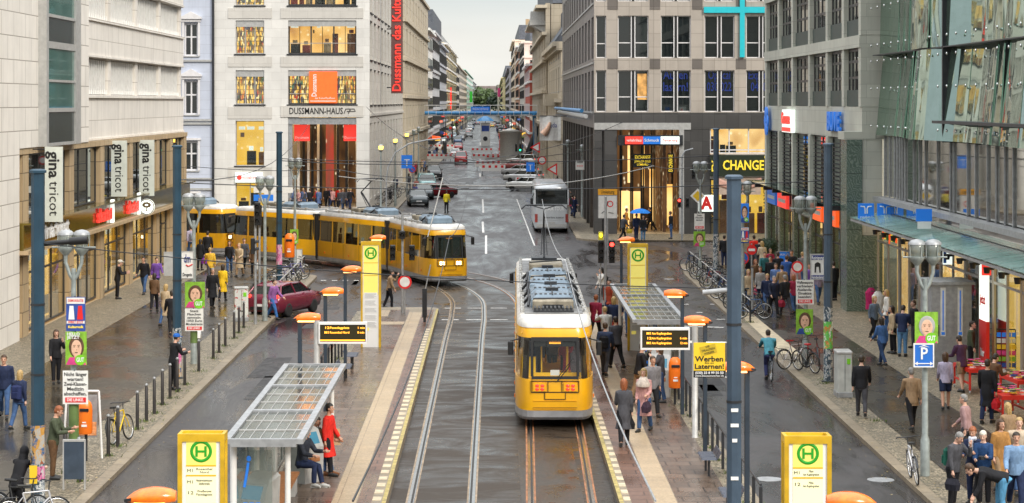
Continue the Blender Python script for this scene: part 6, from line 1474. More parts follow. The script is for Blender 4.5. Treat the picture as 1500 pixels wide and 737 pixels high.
m3, _ = mast('blue mast at the far left corner behind the bicycles', 409, 195, 423, bills=((1.2,2.2,'bill_pink'),))
m4, h4 = mast('large slate blue mast on the right platform carrying the yellow sign', 1075, 262, 827, .152, 'mast2', .22, bills=())
q = MB()
for z, w in ((3.05,.14),(2.75,.16),(2.45,.1),(1.7,.15)): q.box(-w/2,w/2,-.156,-.15,z,z+.07)
q.build('stickers', M['let_white'], m4); q = MB(); q.tube([(-.13,0,0),(-.62,0,-.05)],.055,8); q.build('insulator_arm', M['grey'], m4, (0,0,5.45))
m5, _ = mast('slate blue mast on the right beside the grey cabinet, green and red bills', 1213, 213, 559, .15, 'mast2', bills=((.05,1.1,'graffiti'),(1.1,2.0,'bill_green'),(2.0,2.5,'graffiti')))
m6, _ = mast('slate blue mast at the far right bicycle rack, white with torn stickers', 1049, 190, 418, .15, 'mast2', bills=((.1,2.6,'graffiti'),))
# ------------------------------------------------------------------ twin globe street lamps
M['globe'] = glass('lamp_globe', (.75,.8,.76), .45, .1, (.3,.33,.3))
def lamp(label, px, headtop, basey, z0=.13, r=.075, heads=2, lit_=False, group='grey street lamps with clustered heads', name='street_lamp'):
 p = G(px, basey, z0); h = CAMH-(headtop-HOR)*p.y/FPX-z0
 t = thing(name, label, 'street lamp', p, 0, group); q = MB(); q.lathe([(r*1.6,0),(r*1.5,.9),(r*1.05,1.0),(r,h*.5),(r*.8,h-.95)],n=12); q.build('post', M['lamp_grey'], t)
 for s in ((-1,1) if heads == 2 else (0,)):
  q = MB(); q.tube([(0,0,h-1.25),(s*.1,0,h-1.1),(s*.2,0,h-.8),(s*.2,0,h-.55)],[.05,.05,.045,.06],8); q.lathe([(.06,-.62),(.16,-.5),(.19,-.44),(.19,-.4)],(s*.2,0,h),14); q.build('bracket', M['lamp_grey'], t)
  q = MB(); q.lathe([(.14,-.42),(.18,-.3),(.195,-.12),(.17,-.1)],(s*.2,0,h),14); q.build('globe', M['lit_amber' if lit_ else 'globe'], t)
  q = MB(); q.lathe([(.21,-.11),(.2,-.05),(.14,0),(.03,.03)],(s*.2,0,h),14); q.build('lamp_cap', M['grey'] if not lit_ else M['lamp_grey'], t)
  for k in range(4): a = k*PI/2+.4; q = MB(); q.tube([(s*.2+.2*math.cos(a),.2*math.sin(a),h-.43),(s*.2+.205*math.cos(a),.205*math.sin(a),h-.09)],.012,4); q.build('globe_stay', M['lamp_grey'], t)
 q = MB(); q.tube([(-.55,0,h-.42),(.55,0,h-.42)],.022,6); q.build('cross_bar', M['lamp_grey'], t); return t, h
M['lit_amber'] = mat('lit_amber_globe', (1,.6,.1), .3, var=0, emit=3.0, ecol=(1,.55,.08))
l1, _ = lamp('street lamp nearest on the left carrying three election posters and a green sleeve', 108, 338, 690)
l2, _ = lamp('street lamp on the left kerb carrying a portrait poster over a white slogan poster', 284, 284, 533)
lamp('street lamp by the corner railing at the left, behind a traffic signal', 388, 258, 470)
l3, _ = lamp('street lamp farthest on the left corner with an orange bin on its post', 432, 232, 392)
l4, _ = lamp('right kerb street lamp with two posters and bicycles at its foot', 1180, 288, 536)
l5, _ = lamp('street lamp nearest on the right with blue parking sign and old man poster', 1355, 352, 697)
l6, _ = lamp('street lamp beside the red letter pharmacy sign with a small portrait poster', 1026, 237, 405)
l7, _ = lamp('street lamp behind the big slate mast holding small blue posters', 1088, 266, 462)
for t in (l1, l2): q = MB(); q.lathe([(.128,0),(.128,.95)],n=12,cap=False); q.build('green_sleeve', mat('moss_green_sleeve', (.13,.2,.06), .5, var=.2), t, (0,0,.75))
GA = 'lit amber lamps along the corner store'
for px, ht, by, lab in ((558,212,318,'lit amber lamp nearest, at the corner store'),(579,202,302,'lit amber lamp second along the corner store'),(596,194,288,'lit amber lamp third along the corner store')): lamp(lab, px, ht, by, heads=1, lit_=True, group=GA)
for px, ht, by, lab in ((832,205,306,'slim grey lamp by the arcade behind the coach'),(853,212,318,'slim grey lamp at the corner column of the arcade'),(606,190,278,'unlit dark lamp fourth along the corner store'),(613,186,270,'unlit dark lamp farthest along the corner store')): lamp(lab, px, ht, by, heads=1, group='slim single lamps further down the street')
# ------------------------------------------------------------------ posters tied to the lamps
M['paper'] = mat('poster_board', (.8,.79,.75), .5, var=.08, vs=5)
M['p_green'] = mat('poster_green', (.25,.5,.04), .5, var=.25, vs=6); M['p_blue'] = mat('poster_blue', (.03,.08,.35), .5, var=.2, vs=4); M['p_skin'] = mat('poster_face', (.78,.48,.33), .5, var=.15, vs=9)
M['p_hair'] = mat('poster_hair', (.12,.06,.03), .5, var=.3, vs=12); M['p_pink'] = mat('poster_pink', (.7,.06,.25), .5, var=.2, vs=6); M['p_lime'] = mat('poster_lime', (.2,.6,.02), .5, var=.1); M['p_red'] = mat('poster_red', (.75,.02,.02), .5, var=.05)
def poster(label, px0, px1, y0, y1, Y, kind, lines=(), tag_=None, group='election posters on the lamp posts', wy=1.0, big=None, hair='p_hair', shirt='p_pink', bgm='p_green'):
 a = AT(px0,y0,Y); b = AT(px1,y1,Y); w = b.x-a.x; h = a.z-b.z
 t = thing('poster', label, 'poster', ((a.x+b.x)/2, Y, b.z), 0, group)
 q = MB(); q.box(-w/2,w/2,-.01,.01,0,h); q.build('board', M['paper' if kind == 'text' else bgm], t); q = MB(); q.box(-w*.06,-w*.02,-.014,.04,h*.99,h*1.03); q.box(-.015,.015,.012,.1,h*.3,h*.34); q.build('tie', M['dark'], t)
 if kind == 'text':
  n = len(lines)
  for i, l in enumerate(lines): write(t, l, h*.105, M['let_black'], (0,-.013,h*(.93-.145*(i+.3)*(5/max(5,n)))), bold=.03, w=min(w*.9,w*.13*len(l)*.62*1.15), depth=.004)
  q = MB(); q.box(-w*.4,w*.42,-.016,-.011,h*.05,h*.2); q.build('red_bar', M['p_red'], t); write(t, tag_ or 'DIE LINKE.', h*.085, M['let_white'], (0,-.018,h*.125), bold=.03, w=w*.66, depth=.003)
 elif kind == 'face':
  q = MB(); q.ball((w*.02,-.012,h*.55),(w*.36,.006,h*.33),16,0,8); q.build('hair_print', M[hair], t)
  q = MB(); q.ball((w*.02,-.016,h*.5),(w*.25,.007,h*.26),16,0,8); q.box(-w*.1,w*.12,-.016,-.012,h*.16,h*.35); q.build('face_print', M['p_skin'], t)
  q = MB(); q.rings([[(-w*.48,-.013,.01),(-w*.48,-.018,.01),(-w*.3,-.018,h*.24),(-w*.3,-.013,h*.24)],[(w*.48,-.013,.01),(w*.48,-.018,.01),(w*.34,-.018,h*.24),(w*.34,-.013,h*.24)]]); q.build('shirt_print', M[shirt], t)
  q = MB()
  for s in (-1,1): q.ball((w*.02+s*w*.1,-.023,h*.55),(w*.04,.003,h*.015),8,0,4); q.box(w*.02+s*w*.1-w*.06,w*.02+s*w*.1+w*.06,-.0245,-.022,h*.585,h*.6)
  q.ball((w*.02,-.0235,h*.38),(w*.08,.003,h*.016),8,0,4); q.ball((w*.03,-.0235,h*.46),(w*.03,.002,h*.01),8,0,4); q.build('features_print', M['p_hair'], t)
  q = MB(); q.lathe([(w*.25,0),(w*.25,.004)],n=18); o = q.build('round_label', M['p_lime'], t, (w*.2,-.022,h*.16), (PI/2,0,0)); write(t, tag_ or 'GUT', w*.2, M['let_white'], (w*.2,-.028,h*.16), bold=.04, w=w*.36, depth=.003)
  for i, l in enumerate(lines): write(t, l, h*.085, M['let_white'], (-w*.12,-.027,h*(.93-.1*i)), bold=.04, w=w*.6, depth=.003)
 elif kind == 'blue':
  q = MB(); q.box(-w*.47,w*.47,-.013,-.011,h*.8,h*.98); q.box(-w*.47,w*.47,-.013,-.011,h*.22,h*.3); q.build('white_band', M['paper'], t)
  for k, (x, m) in enumerate(((-.22,'let_white'),(.23,'p_red'))):
   q = MB(); q.rings([[(w*(x-.16),-.013,h*.34),(w*(x+.16),-.013,h*.34),(w*(x+.16),-.016,h*.34),(w*(x-.16),-.016,h*.34)],[(w*(x-.1),-.013,h*.74),(w*(x+.1),-.013,h*.74),(w*(x+.1),-.016,h*.74),(w*(x-.1),-.016,h*.74)]]); q.build('carton_print', M[m], t)
  for i, (l, z, m) in enumerate(zip(lines, (.89,.26,.12), ('p_red','p_red','let_yellow'))): write(t, l, h*.07, M[m], (0,-.016,h*z), bold=.03, w=w*.8, depth=.003)
 return t
Y1 = l1.location.y-.17; Y2 = l2.location.y-.17; Y4 = l4.location.y-.17; Y5 = l5.location.y-.17
poster('blue theatre poster with white and red cartons, topmost on the nearest left lamp', 97, 125, 435, 485, Y1, 'blue', ('DEMOKRATIE','WIRKT JETZT','Kulturvolk'), bgm='p_blue')
poster('portrait poster of a long haired girl, middle of the nearest left lamp', 96, 127, 486, 535, Y1, 'face', ('HELLO','JETZT'), 'GUT', hair='p_hair')
poster('white slogan poster with black lines and red bar, lowest on the nearest left lamp', 92, 129, 543, 592, Y1, 'text', ('Nicht länger','warten!','Zwei-Klassen-','Medizin','abschaffen.'))
poster('portrait poster of a person in a pale headband, second left lamp', 271, 300, 413, 451, Y2, 'face', (), 'GUT', hair='p_hair', shirt='p_pink')
poster('white slogan poster with a red bar under the headband portrait', 271, 298, 452, 485, Y2, 'text', ('Statt','Flaschen','sammeln:','1050 Euro','Mindestrente'))
poster('white slogan poster with a red bar above the bicycles at the right kerb', 1166, 1192, 410, 446, Y4, 'text', ('Waffenexporte','verbieten!','Auslands-','Einsätze','beenden!'))
poster('portrait poster of a young man in blue with green label above the bicycles', 1166, 1191, 453, 490, Y4, 'face', (), 'GUT', hair='p_hair', shirt='p_blue')
poster('portrait poster of a bearded old man with purple shirt above the parking sign', 1340, 1374, 457, 503, Y5, 'face', (), 'GUT', hair='lgrey', shirt=('p_pink'), bgm='p_green')
Y6 = l6.location.y-.15; poster('small white slogan poster beside the pharmacy sign', 1017, 1032, 313, 336, Y6, 'text', ('Statt','Flaschen','sammeln')); poster('small portrait poster with green ground under the white slogan beside the pharmacy', 1016, 1033, 339, 361, Y6, 'face')
Y7 = l7.location.y-.15; poster('small bright blue portrait poster beside the large slate mast', 1084, 1097, 298, 326, Y7, 'face', (), 'JA', bgm='lit_bluesign', shirt='p_blue'); poster('small white and blue poster under the bright blue portrait', 1085, 1097, 333, 356, Y7, 'blue', ('WIR','JA','NEU'), bgm='p_blue')
Y3 = l3.location.y-.15; poster('small portrait poster above the orange bin at the far left corner', 425, 437, 336, 358, Y3, 'face')
# DM style bank board, pharmacy board, cleaner's board, diversion board
def board(name, label, px0, px1, y0, y1, Y, m='paper', lines=(), cat='sign', edge='lgrey', th=.05, legs=False):
 a = AT(px0,y0,Y); b = AT(px1,y1,Y); w = b.x-a.x; h = a.z-b.z; z0 = .13 if legs else b.z
 t = thing(name, label, cat, ((a.x+b.x)/2,Y,z0)); dz = b.z-z0; q = MB(); q.box(-w/2+.03,w/2-.03,-th/2,th/2,dz+.03,dz+h-.03); q.build('panel', M[m], t); q = MB()
 for x0,x1,z0_,z1_ in ((-w/2,w/2,0,.03),(-w/2,w/2,h-.03,h),(-w/2,-w/2+.03,.03,h-.03),(w/2-.03,w/2,.03,h-.03)): q.box(x0,x1,-th/2-.01,th/2+.01,dz+z0_,dz+z1_)
 if legs: q.box(-w/2,-w/2+.04,-.03,.03,0,dz); q.box(w/2-.04,w/2,-.03,.03,0,dz)
 else: q.box(-.03,.03,th/2,.22,dz+h*.3,dz+h*.36)
 q.build('edge_frame', M[edge], t)
 for l, sz, x, z, mm, ww in lines: write(t, l, sz*h, M[mm], (x*w,-th/2-.012,dz+z*h), bold=.02, w=ww*w, depth=.006)
 return t, w, h, dz
t,w,h,dz = board('shop_board','white drugstore board with dark letters and a red and yellow swoosh, by the second mast',265,284,368,408,G(0,545).y+.4,'paper',(('dm',.3,0,.72,'let_blue',.5),('Drogerie',.12,0,.14,'let_black',.7)))
q = MB(); q.tube([(-w*.1,-.04,dz+h*.5),(w*.1,-.04,dz+h*.45),(w*.4,-.04,dz+h*.52)],.02,6); q.build('swoosh', M['p_red'], t)
board('shop_board','plain pale back board behind the second mast',240,256,369,404,G(0,545).y+.7,'lgrey')
board('pharmacy_board','white upright board with red vertical lettering at the far left corner',432,443,365,388,G(0,392).y-.3,'paper',(),'sign');
t,w,h,dz = board('cleaner_board','white and navy cleaning shop board with a garment mark by the right mast',1187,1208,372,410,G(1200,520).y,'paper',(('Reinigung',.14,0,.85,'let_white',.85),('Hemdendienst',.12,0,.1,'let_white',.85)))
q = MB(); q.box(-w*.47,w*.47,-.03,-.026,h*.77,h*.95); q.box(-w*.47,w*.47,-.03,-.026,h*.03,h*.18); q.build('navy_band', M['let_blue'], t); q = MB(); q.extr([(-w*.22,h*.28),(-w*.2,h*.62),(-w*.05,h*.68),(w*.05,h*.68),(w*.2,h*.62),(w*.22,h*.28),(w*.12,h*.28),(w*.08,h*.5),(-w*.08,h*.5),(-w*.12,h*.28)],1,-.034,-.026); q.build('garment_mark', M['let_black'], t)
t,w,h,dz = board('diversion_board','white road diversion plan board with an orange header by the granite arcade',876,904,286,320,128,'paper'); q = MB(); q.box(-w/2,w/2,-.04,.0,h+.02,h+.36); q.build('orange_header', mat('orange_board',(.9,.42,.02),.5,var=.05), t); write(t,'Umleitung',.2,M['let_black'],(0,-.05,h+.19),w=w*.7,depth=.006)
q = MB(); q.tube([(0,.04,-5.6),(0,.04,0)],.05,8); q.build('post', M['grey'], t); q = MB(); q.tube([(-.35,-.03,.3),(-.1,-.03,.5),(0,-.03,1.0)],.02,5); q.tube([(.35,-.03,.3),(.05,-.03,.35)],.02,5); q.build('route_lines', M['let_black'], t); q = MB(); q.rings([[(.15+(.16+.03*math.cos(b))*math.cos(a),-.035+.004*math.sin(b),.85+(.16+.03*math.cos(b))*math.sin(a)) for b in (0,1.57,3.14,4.71)] for a in [2*PI*i/16 for i in range(17)]],0,False,True,False,False); q.build('ring_mark', M['p_red'], t)
board('street_plate','small white plate with a red arrow on the arcade wall past the coach',843,856,235,249,165,'paper',(('HIER',.2,0,.8,'let_black',.7),('>>>',.25,0,.4,'let_red',.7)))
board('blue_street_board','blue and white billboard stand in the right hand crowd',1138,1152,368,385,G(0,392).y,'lit_bluesign',(('BERLIN',.16,0,.7,'let_white',.7),),legs=True)
t,w,h,dz = board('parking_sign','blue parking sign with white letter and double arrow on the nearest right lamp',1338,1368,503,538,Y5-.02,'blue',(('P',.5,0,.56,'let_white',.34),),edge='let_white'); q = MB(); q.box(-w*.36,w*.36,-.04,-.03,h*.14,h*.18)
for s in (-1,1): q.extr([(s*w*.3,h*.08),(s*w*.45,h*.16),(s*w*.3,h*.24)],1,-.041,-.03)
q.extr([(-w*.28,h*.84),(0,h*.94),(w*.28,h*.84),(0,h*.89)],1,-.04,-.03); q.build('arrow_mark', M['let_white'], t)
# Werben sign
a = AT(1016,502,G(1075,827,.22).y-.05); b = AT(1062,553,a.y); t = thing('advert_sign','yellow advertising sign with black text bracketed to the big slate mast','sign',((a.x+b.x)/2,a.y,b.z)); w = b.x-a.x; h = a.z-b.z
q = MB(); q.box(-w/2,w/2,-.015,.015,h*.2,h); q.build('yellow_panel', M['yellow'], t); q = MB(); q.box(-w/2,w/2,-.016,.016,0,h*.197); q.build('black_panel', M['black'], t)
q = MB(); q.tube([(w/2+.1,0,-.02),(w/2+.1,0,h+.02)],.014,6);
for z in (0.0,h): q.tube([(-w*.1,0.03,z),(w/2+.12,0.03,z)],.014,6)
q.build('bracket', M['let_white'], t)
write(t,'Werben',h*.15,M['let_black'],(0,-.02,h*.53),w=w*.9,bold=.03,depth=.004); write(t,'Sie an',h*.045,M['let_black'],(0,-.02,h*.42),w=w*.28,depth=.004); write(t,'Laternen!',h*.14,M['let_black'],(0,-.02,h*.315),w=w*.92,bold=.03,depth=.004)
write(t,'(030) 33 8 99 50 50',h*.07,M['let_white'],(0,-.021,h*.135),w=w*.9,bold=.03,depth=.004); write(t,'www.draussenwerber.de',h*.05,M['let_white'],(0,-.021,h*.05),w=w*.92,bold=.01,depth=.004)
q = MB(); q.box(-.16,.16,-.006,0,-.09,.09); o = q.build('stamp_frame', mat('stamp_ochre',(.6,.42,.02),.5,var=.1), t, (-.02,-.016,h*.8), (0,R(-14),0)); write(o,'DIE\nDRAUSSEN\nWERBER',.045,M['let_black'],(0,-.009,0),w=.26,depth=.003)
# ------------------------------------------------------------------ tram stop furniture
M['st_yellow'] = mat('stop_yellow_panel', (.82,.7,.16), .35, var=.03, emit=.18, ecol=(1,.86,.2)); M['st_pale'] = mat('stop_backlit_pale', (.85,.8,.48), .35, var=.03, emit=.22, ecol=(1,.97,.6)); M['st_case'] = mat('stop_yellow_casing', (.68,.42,.02), .35, var=.18, grime=.2)
M['let_green'] = mat('green_emblem', (.02,.35,.02), .4, var=0); M['let_ochre'] = mat('ochre_stripe', (.75,.45,.02), .4, var=0)
def stele(label, px, top, lines=(), info=False, z0=.22, X=None):
 s = (top-HOR)/(CAMH-4.17); Y = FPX/s; x = (px-VX)/s
 t = thing('stop_column', label, 'tram stop sign', (x,Y,z0), 0, 'yellow tram stop columns'); w, d, h = .74, .42, 3.95
 q = MB(); q.box(-w/2+.06,w/2-.06,-d/2+.03,d/2-.03,0,h-.12); q.build('core', M['let_white'], t)
 q = MB()
 for sx in (-1,1):
  for sy in (-1,1): q.box(sx*w/2,sx*(w/2-.07),sy*d/2,sy*(d/2-.07),0,h)
 for sy in (-1,1): q.box(-w/2+.07,w/2-.07,sy*d/2,sy*(d/2-.05),h-.12,h)
 for sx in (-1,1): q.box(sx*w/2,sx*(w/2-.05),-d/2+.07,d/2-.07,h-.12,h)
 q.build('casing', M['st_case'], t)
 f = -d/2+.028; e = .1 if info else .135
 q = MB(); q.box(-w/2+e,w/2-e,f-.008,f,h*.5 if info else h-.49,h-.14 if info else h-.06); q.build('emblem_panel', M['st_yellow'], t)
 if not info: q = MB(); q.box(-w/2+e,w/2-e,f-.008,f,.4,h-.495); q.build('line_panel', M['st_pale'], t)
 rr = .15 if not info else .2; cz = h-.275 if not info else h-.42
 q = MB(); q.rings([[((rr+rr*.16*math.cos(b))*math.cos(a),f-.014+.006*math.sin(b),cz+(rr+rr*.16*math.cos(b))*math.sin(a)) for b in (0,1.57,3.14,4.71)] for a in [2*PI*i/28 for i in range(29)]],0,False,True,False,False)
 k = rr*.55
 for sx in (-1,1): q.box(sx*k*.85-k*.22,sx*k*.85+k*.22,f-.02,f-.008,cz-k,cz+k)
 q.box(-k*.63,k*.63,f-.02,f-.008,cz-k*.2,cz+k*.2); q.build('stop_emblem', M['let_green'], t)
 q = MB()
 for z in (h-.78,h-1.25) if info else (h-.5,h-.655): q.box(-w/2+e,w/2-e,f-.014,f-.003,z-.014,z+.01)
 q.build('stripe', M['let_ochre'], t)
 for i, (a, b) in enumerate(lines):
  z = h-(.58,.76,.93)[i]; write(t,a,.05,M['let_black'],(-w/2+.2,f-.012,z),w=.085,depth=.004); write(t,b,.036,M['let_black'],(.05,f-.012,z),w=.25,depth=.004)
 if info:
  q = MB()
  for i in range(5): q.box(-w/2+.12,w/2-.12,f-.01,f-.001,.75+i*.27,.97+i*.27)
  q.build('timetable', M['let_white'], t); q = MB(); q.box(-w/2+.13,-w/2+.3,f-.016,f-.011,.62,.74); q.build('operator_badge', M['st_yellow'], t)
  q = MB()
  for i in range(5):
   for k2 in range(5): q.box(-w/2+.15,w/2-.15-rnd.random()*.1,f-.013,f-.0105,.785+i*.27+k2*.035,.795+i*.27+k2*.035)
  q.build('print_lines', M['grey'], t)
 return t
stele('yellow lit stop column nearest on the left platform with green round emblem', 297, 633, (('M1','Rosenthal\nNord'),('M1','Niederschönhausen\nSchillerstraße'),('12','Weißensee\nPasedagplatz')))
stele('yellow lit stop column nearest on the right platform with green round emblem', 1181, 636, (('M1','Mitte\nAm Kupfergraben'),('12','Mitte\nAm Kupfergraben')))
stele('slim yellow stop column with timetables at the far end of the left platform', 543.5, 354, info=True)
stele('slim yellow stop column behind the right shelter roof', 934, 357, info=True)
def hood_lamp(label, px, heady, side=1, z0=.22):
 """dark post with an orange hood; side = where the post stands under the hood"""
 s = (heady-HOR)/(CAMH-z0-3.6); Y = FPX/s; x = (px-VX)/s; t = thing('platform_lamp', label, 'platform lamp', (x,Y,z0), 0, 'orange hooded lamps on the platforms'); q = MB(); px_ = side*.19
 q.bbox(px_-.055,px_+.055,-.055,.055,0,3.5,.015); q.build('post', mat('navy_post_paint',(.035,.05,.07),.4,.1,var=.15), t)
 q = MB(); rs = []
 for i in range(9):
  u = -.35+.7*i/8; hh = .17*math.sqrt(max(0.02,1-(abs(u+.06*side)/.39)**2))+.02; dd = .2*math.sqrt(max(.06,1-(u/.39)**2)); rs.append([(u,-dd,3.5),(u,-dd*.85,3.5+hh*.6),(u,-dd*.4,3.5+hh),(u,dd*.4,3.5+hh),(u,dd*.85,3.5+hh*.6),(u,dd,3.5)])
 q.rings(rs,0,True); q.build('hood', M['hood'], t)
 q = MB(); q.bbox(-.24,.18,-.15,.15,3.455,3.498,.02); q.build('lens', M['lens'], t); q = MB(); q.rings([[(side*.27,-.14,3.46),(side*.27,.14,3.46),(side*.27,.14,3.56),(side*.27,-.14,3.56)],[(side*.38,-.07,3.49),(side*.38,.07,3.49),(side*.38,.07,3.53),(side*.38,-.07,3.53)]]); q.build('end_cap', M['dark'], t); return t
M['hood'] = mat('orange_lamp_hood', (.9,.17,.008), .22, var=.3, vs=9, emit=.22, ecol=(1,.2,.005), coat=.5); M['lens'] = mat('lit_orange_lens', (1,.6,.3), .3, var=0, emit=3.5, ecol=(1,.42,.12))
for px, y, sd_, lab in ((222,723,-1,'orange hooded lamp nearest at the bottom left'),(450,463,-1,'orange hooded lamp beside the left departure display'),(486,425,-1,'orange hooded lamp behind the left display, second from it'),(514,393,-1,'orange hooded lamp just before the slim left stop column'),(553,347,-1,'orange hooded lamp peeking above the slim left stop column'),
   (1247,730,1,'orange hooded lamp nearest at the bottom right'),(1081,535,1,'orange hooded lamp before the big slate mast'),(1022,467,1,'orange hooded lamp above the right departure display'),(990,428,1,'orange hooded lamp beside the right shelter roof'),(917,350,-1,'orange hooded lamp farthest on the right platform')): hood_lamp(lab, px, y, sd_)
def display(label, px0, px1, y0, y1, Y, postx, rows, basez=.22):
 a = AT(px0,y0,Y); b = AT(px1,y1,Y); w = b.x-a.x; h = a.z-b.z; xp = (postx-VX)*Y/FPX; t = thing('departure_display', label, 'departure display', (xp,Y,basez), 0, 'departure displays'); ox = (a.x+b.x)/2-xp; oz = b.z-basez
 q = MB(); q.lathe([(.1,0),(.1,.02),(.085,.03),(.085,oz+h+.25)],n=14); q.build('post', M['lgrey'], t)
 q = MB(); q.box(ox-w/2,ox+w/2,-.12,.12,oz+h*.9,oz+h); q.box(ox-w/2,ox+w/2,-.12,.12,oz,oz+h*.09); q.box(ox-w/2,ox-w/2+.04,-.12,.12,oz+h*.09,oz+h*.9); q.box(ox+w/2-.04,ox+w/2,-.12,.12,oz+h*.09,oz+h*.9); q.box(min(0,ox),max(0,ox),-.03,.03,oz+h*.3,oz+h*.4); q.build('housing', M['white'], t)
 q = MB(); q.box(ox-w/2+.04,ox+w/2-.04,-.09,.09,oz+h*.09,oz+h*.9); q.build('screen', mat('dark_led_screen',(.035,.028,.01),.25,var=0), t)
 n = len(rows)
 for i, (l, d, m_) in enumerate(rows):
  z = oz+h*(.78-.22*i*(3/max(3,n))); write(t,l,h*.105,M['led'],(ox-w*.38,-.096,z-.02),name='led_line',align='LEFT',w=w*.085,bold=.03,depth=.003); write(t,d,h*.1,M['led'],(ox-w*.27,-.096,z-.02),name='led_line',align='LEFT',w=w*.4,bold=.025,depth=.003)
  if m_: write(t,m_,h*.1,M['led'],(ox+w*.3,-.096,z-.02),name='led_line',align='LEFT',w=w*.14,bold=.025,depth=.003)
 return t
YD = FPX/52.0
t = display('white framed amber departure display on the left platform', 467, 538, 472, 503, YD, 464, (('12','Pasedagplatz','1 min'),('M1','Rosenthal Nord','8 min')))
o = [c for c in t.children if c.name.startswith('screen')][0]; q = MB(); q.box(-.63,.63,-.096,-.091,.0,.035); tag(q.build('led_bar', M['led'], t, (( (502-464)/52.0),0,CAMH-(499-HOR)/52-.22)))
display('white framed amber departure display on the right platform', 938, 1010, 480, 512, FPX/53.5, 1018, (('M1','Am Kupfergraben',None),('12','Am Kupfergraben','6 min'),('M1','Am Kupfergraben','12 min')))
M['pane'] = glass('shelter_pane', (.82,.86,.84), .86, .02, (.3,.32,.32)); M['panel_glass'] = glass('shelter_roof_pane', (.55,.5,.4), .62, .14, (.07,.055,.035))
def shelter(label, x0, x1, y0, y1, open_side):
 """platform shelter: glazed ribbed roof on posts, back wall on the road side"""
 t = thing('tram_shelter', label, 'tram shelter', ((x0+x1)/2,y0,.22), 0, 'tram shelters'); w = x1-x0; L = y1-y0; bx = -open_side*(w/2-.1); H_ = 2.28
 q = MB()
 for s in (-1,1): q.box(s*w/2-.07,s*w/2+.07,0,L,H_,H_+.1)
 q.box(-w/2+.071,w/2-.071,0,.12,H_-.06,H_+.1); q.box(-w/2+.071,w/2-.071,L-.12,L,H_,H_+.1)
 for k in (1,2): q.box(-w/2+.071,w/2-.071,L*k/3-.09,L*k/3+.09,H_+.005,H_+.095)
 q.build('roof_frame', M['grey'], t)
 for k in range(3):
  a = L*k/3+(.1 if k else .13); b = L*(k+1)/3-(.1 if k < 2 else .13); q = MB(); q.box(-w/2+.075,w/2-.075,a,b,H_+.03,H_+.05); p_ = q.build('roof_pane', M['panel_glass'], t)
  q = MB()
  for i in range(1,3): y = a+(b-a)*i/3; q.box(-w/2+.08,w/2-.08,y-.025,y+.025,H_+.051,H_+.075)
  for i in range(1,7): x = -w/2+w*i/7; q.box(x-.006,x+.006,a,b,H_+.0515,H_+.062)
  q.build('glazing_ribs', M['lgrey'], p_)
 for y in (.35,L*.36,L*.68,L-.3):
  q = MB(); q.lathe([(.07,0),(.07,H_-.003)],(bx,y,0),10); q.build('post', M['white'], t)
 for y in (.4,L-.35):
  q = MB(); q.lathe([(.06,0),(.06,H_-.003)],(-bx*.72,y,0),10); q.build('post', M['white'], t)
 ys = [.42,L*.36,L*.68,L-.37]
 for a, b in zip(ys, ys[1:]):
  q = MB(); q.box(bx-.012,bx+.012,a+.07,b-.07,.25,2.1); q.build('glass_wall', M['pane'], t)
  q = MB(); q.box(bx-.03,bx+.03,a+.07,b-.07,.18,.249); q.box(bx-.03,bx+.03,a+.07,b-.07,2.101,2.16); q.box(bx-.025,bx+.025,(a+b)/2-.03,(a+b)/2+.03,.25,2.1); q.build('wall_frame', M['lgrey'], t)
 q = MB(); q.box(-w*.38,w*.1,.36,.385,.25,2.1); q.build('end_glass', M['pane'], t)
 q = MB()
 for i in range(3): q.lathe([(.055,0),(.055,.006)],(0,0,0),12) if False else q.box(-.4+i*.13-.045,-.4+i*.13+.045,.352,.358,.95,1.04); q.box(-.4+i*.13-.045,-.4+i*.13+.045,.352,.358,.82,.91)
 q.tube([(-.42,.354,1.35),(-.36,.354,1.7),(-.34,.354,1.85)],.03,6); q.ball((-.33,.354,1.93),(.05,.004,.06),8); q.build('blue_pictograms', M['lit_bluesign'], t)
 return t
shelter('tram shelter with ribbed glass roof near left, two people seated in it', -5.42, -3.94, 44.1, 56.9, 1)
shelter('tram shelter with ribbed glass roof on the right platform behind the crowd', 4.38, 5.95, 68.4, 82, -1)
def bench_seat(p, rz=0):
 pass
def perforated_seat():
 t = thing('platform_bench', 'dark triple seat on the platform', 'bench'); q = MB(); q.tube([(0,-.6,.4),(0,.6,.4)],.03,6)
 for y in (-.4,.4): q.tube([(0,y,0),(0,y,.4)],.03,6)
 q.build('bench_frame', M['dark'], t)
 for i in range(3):
  q = MB(); y = -.42+i*.42; q.bbox(-.2,.2,y-.19,y+.19,.43,.46,.03); q.rings([[(-.21,y-.19,.46),(-.19,y-.19,.46),(-.19,y+.19,.46),(-.21,y+.19,.46)],[(-.29,y-.18,.62),(-.27,y-.18,.62),(-.27,y+.18,.62),(-.29,y+.18,.62)]]); q.build('seat', mat('slate_seat_mesh',(.07,.08,.11),.45,.2,var=.3,vs=60), t)
 return t
pb = perforated_seat(); used = [False]
for px, py, rz, lab in ((508,556,0,'dark triple seat nearest to the left shelter roof'),(516,538,0,'dark triple seat second beyond the left shelter'),(1031,694,PI,'dark triple seat by the right railing below the yellow sign'),(1066,750,PI,'dark triple seat nearest at the bottom right railing')):
 p = G(px,py,.22); p.x = -4.95 if px < 725 else 5.25
 if not used[0]: o = pb; used[0] = True; o.location = p; o.rotation_euler.z = rz; o['label'] = lab; o['group'] = 'triple seats on the platforms'
 else: dup(pb, lab, p, rz, 'triple seats on the platforms')
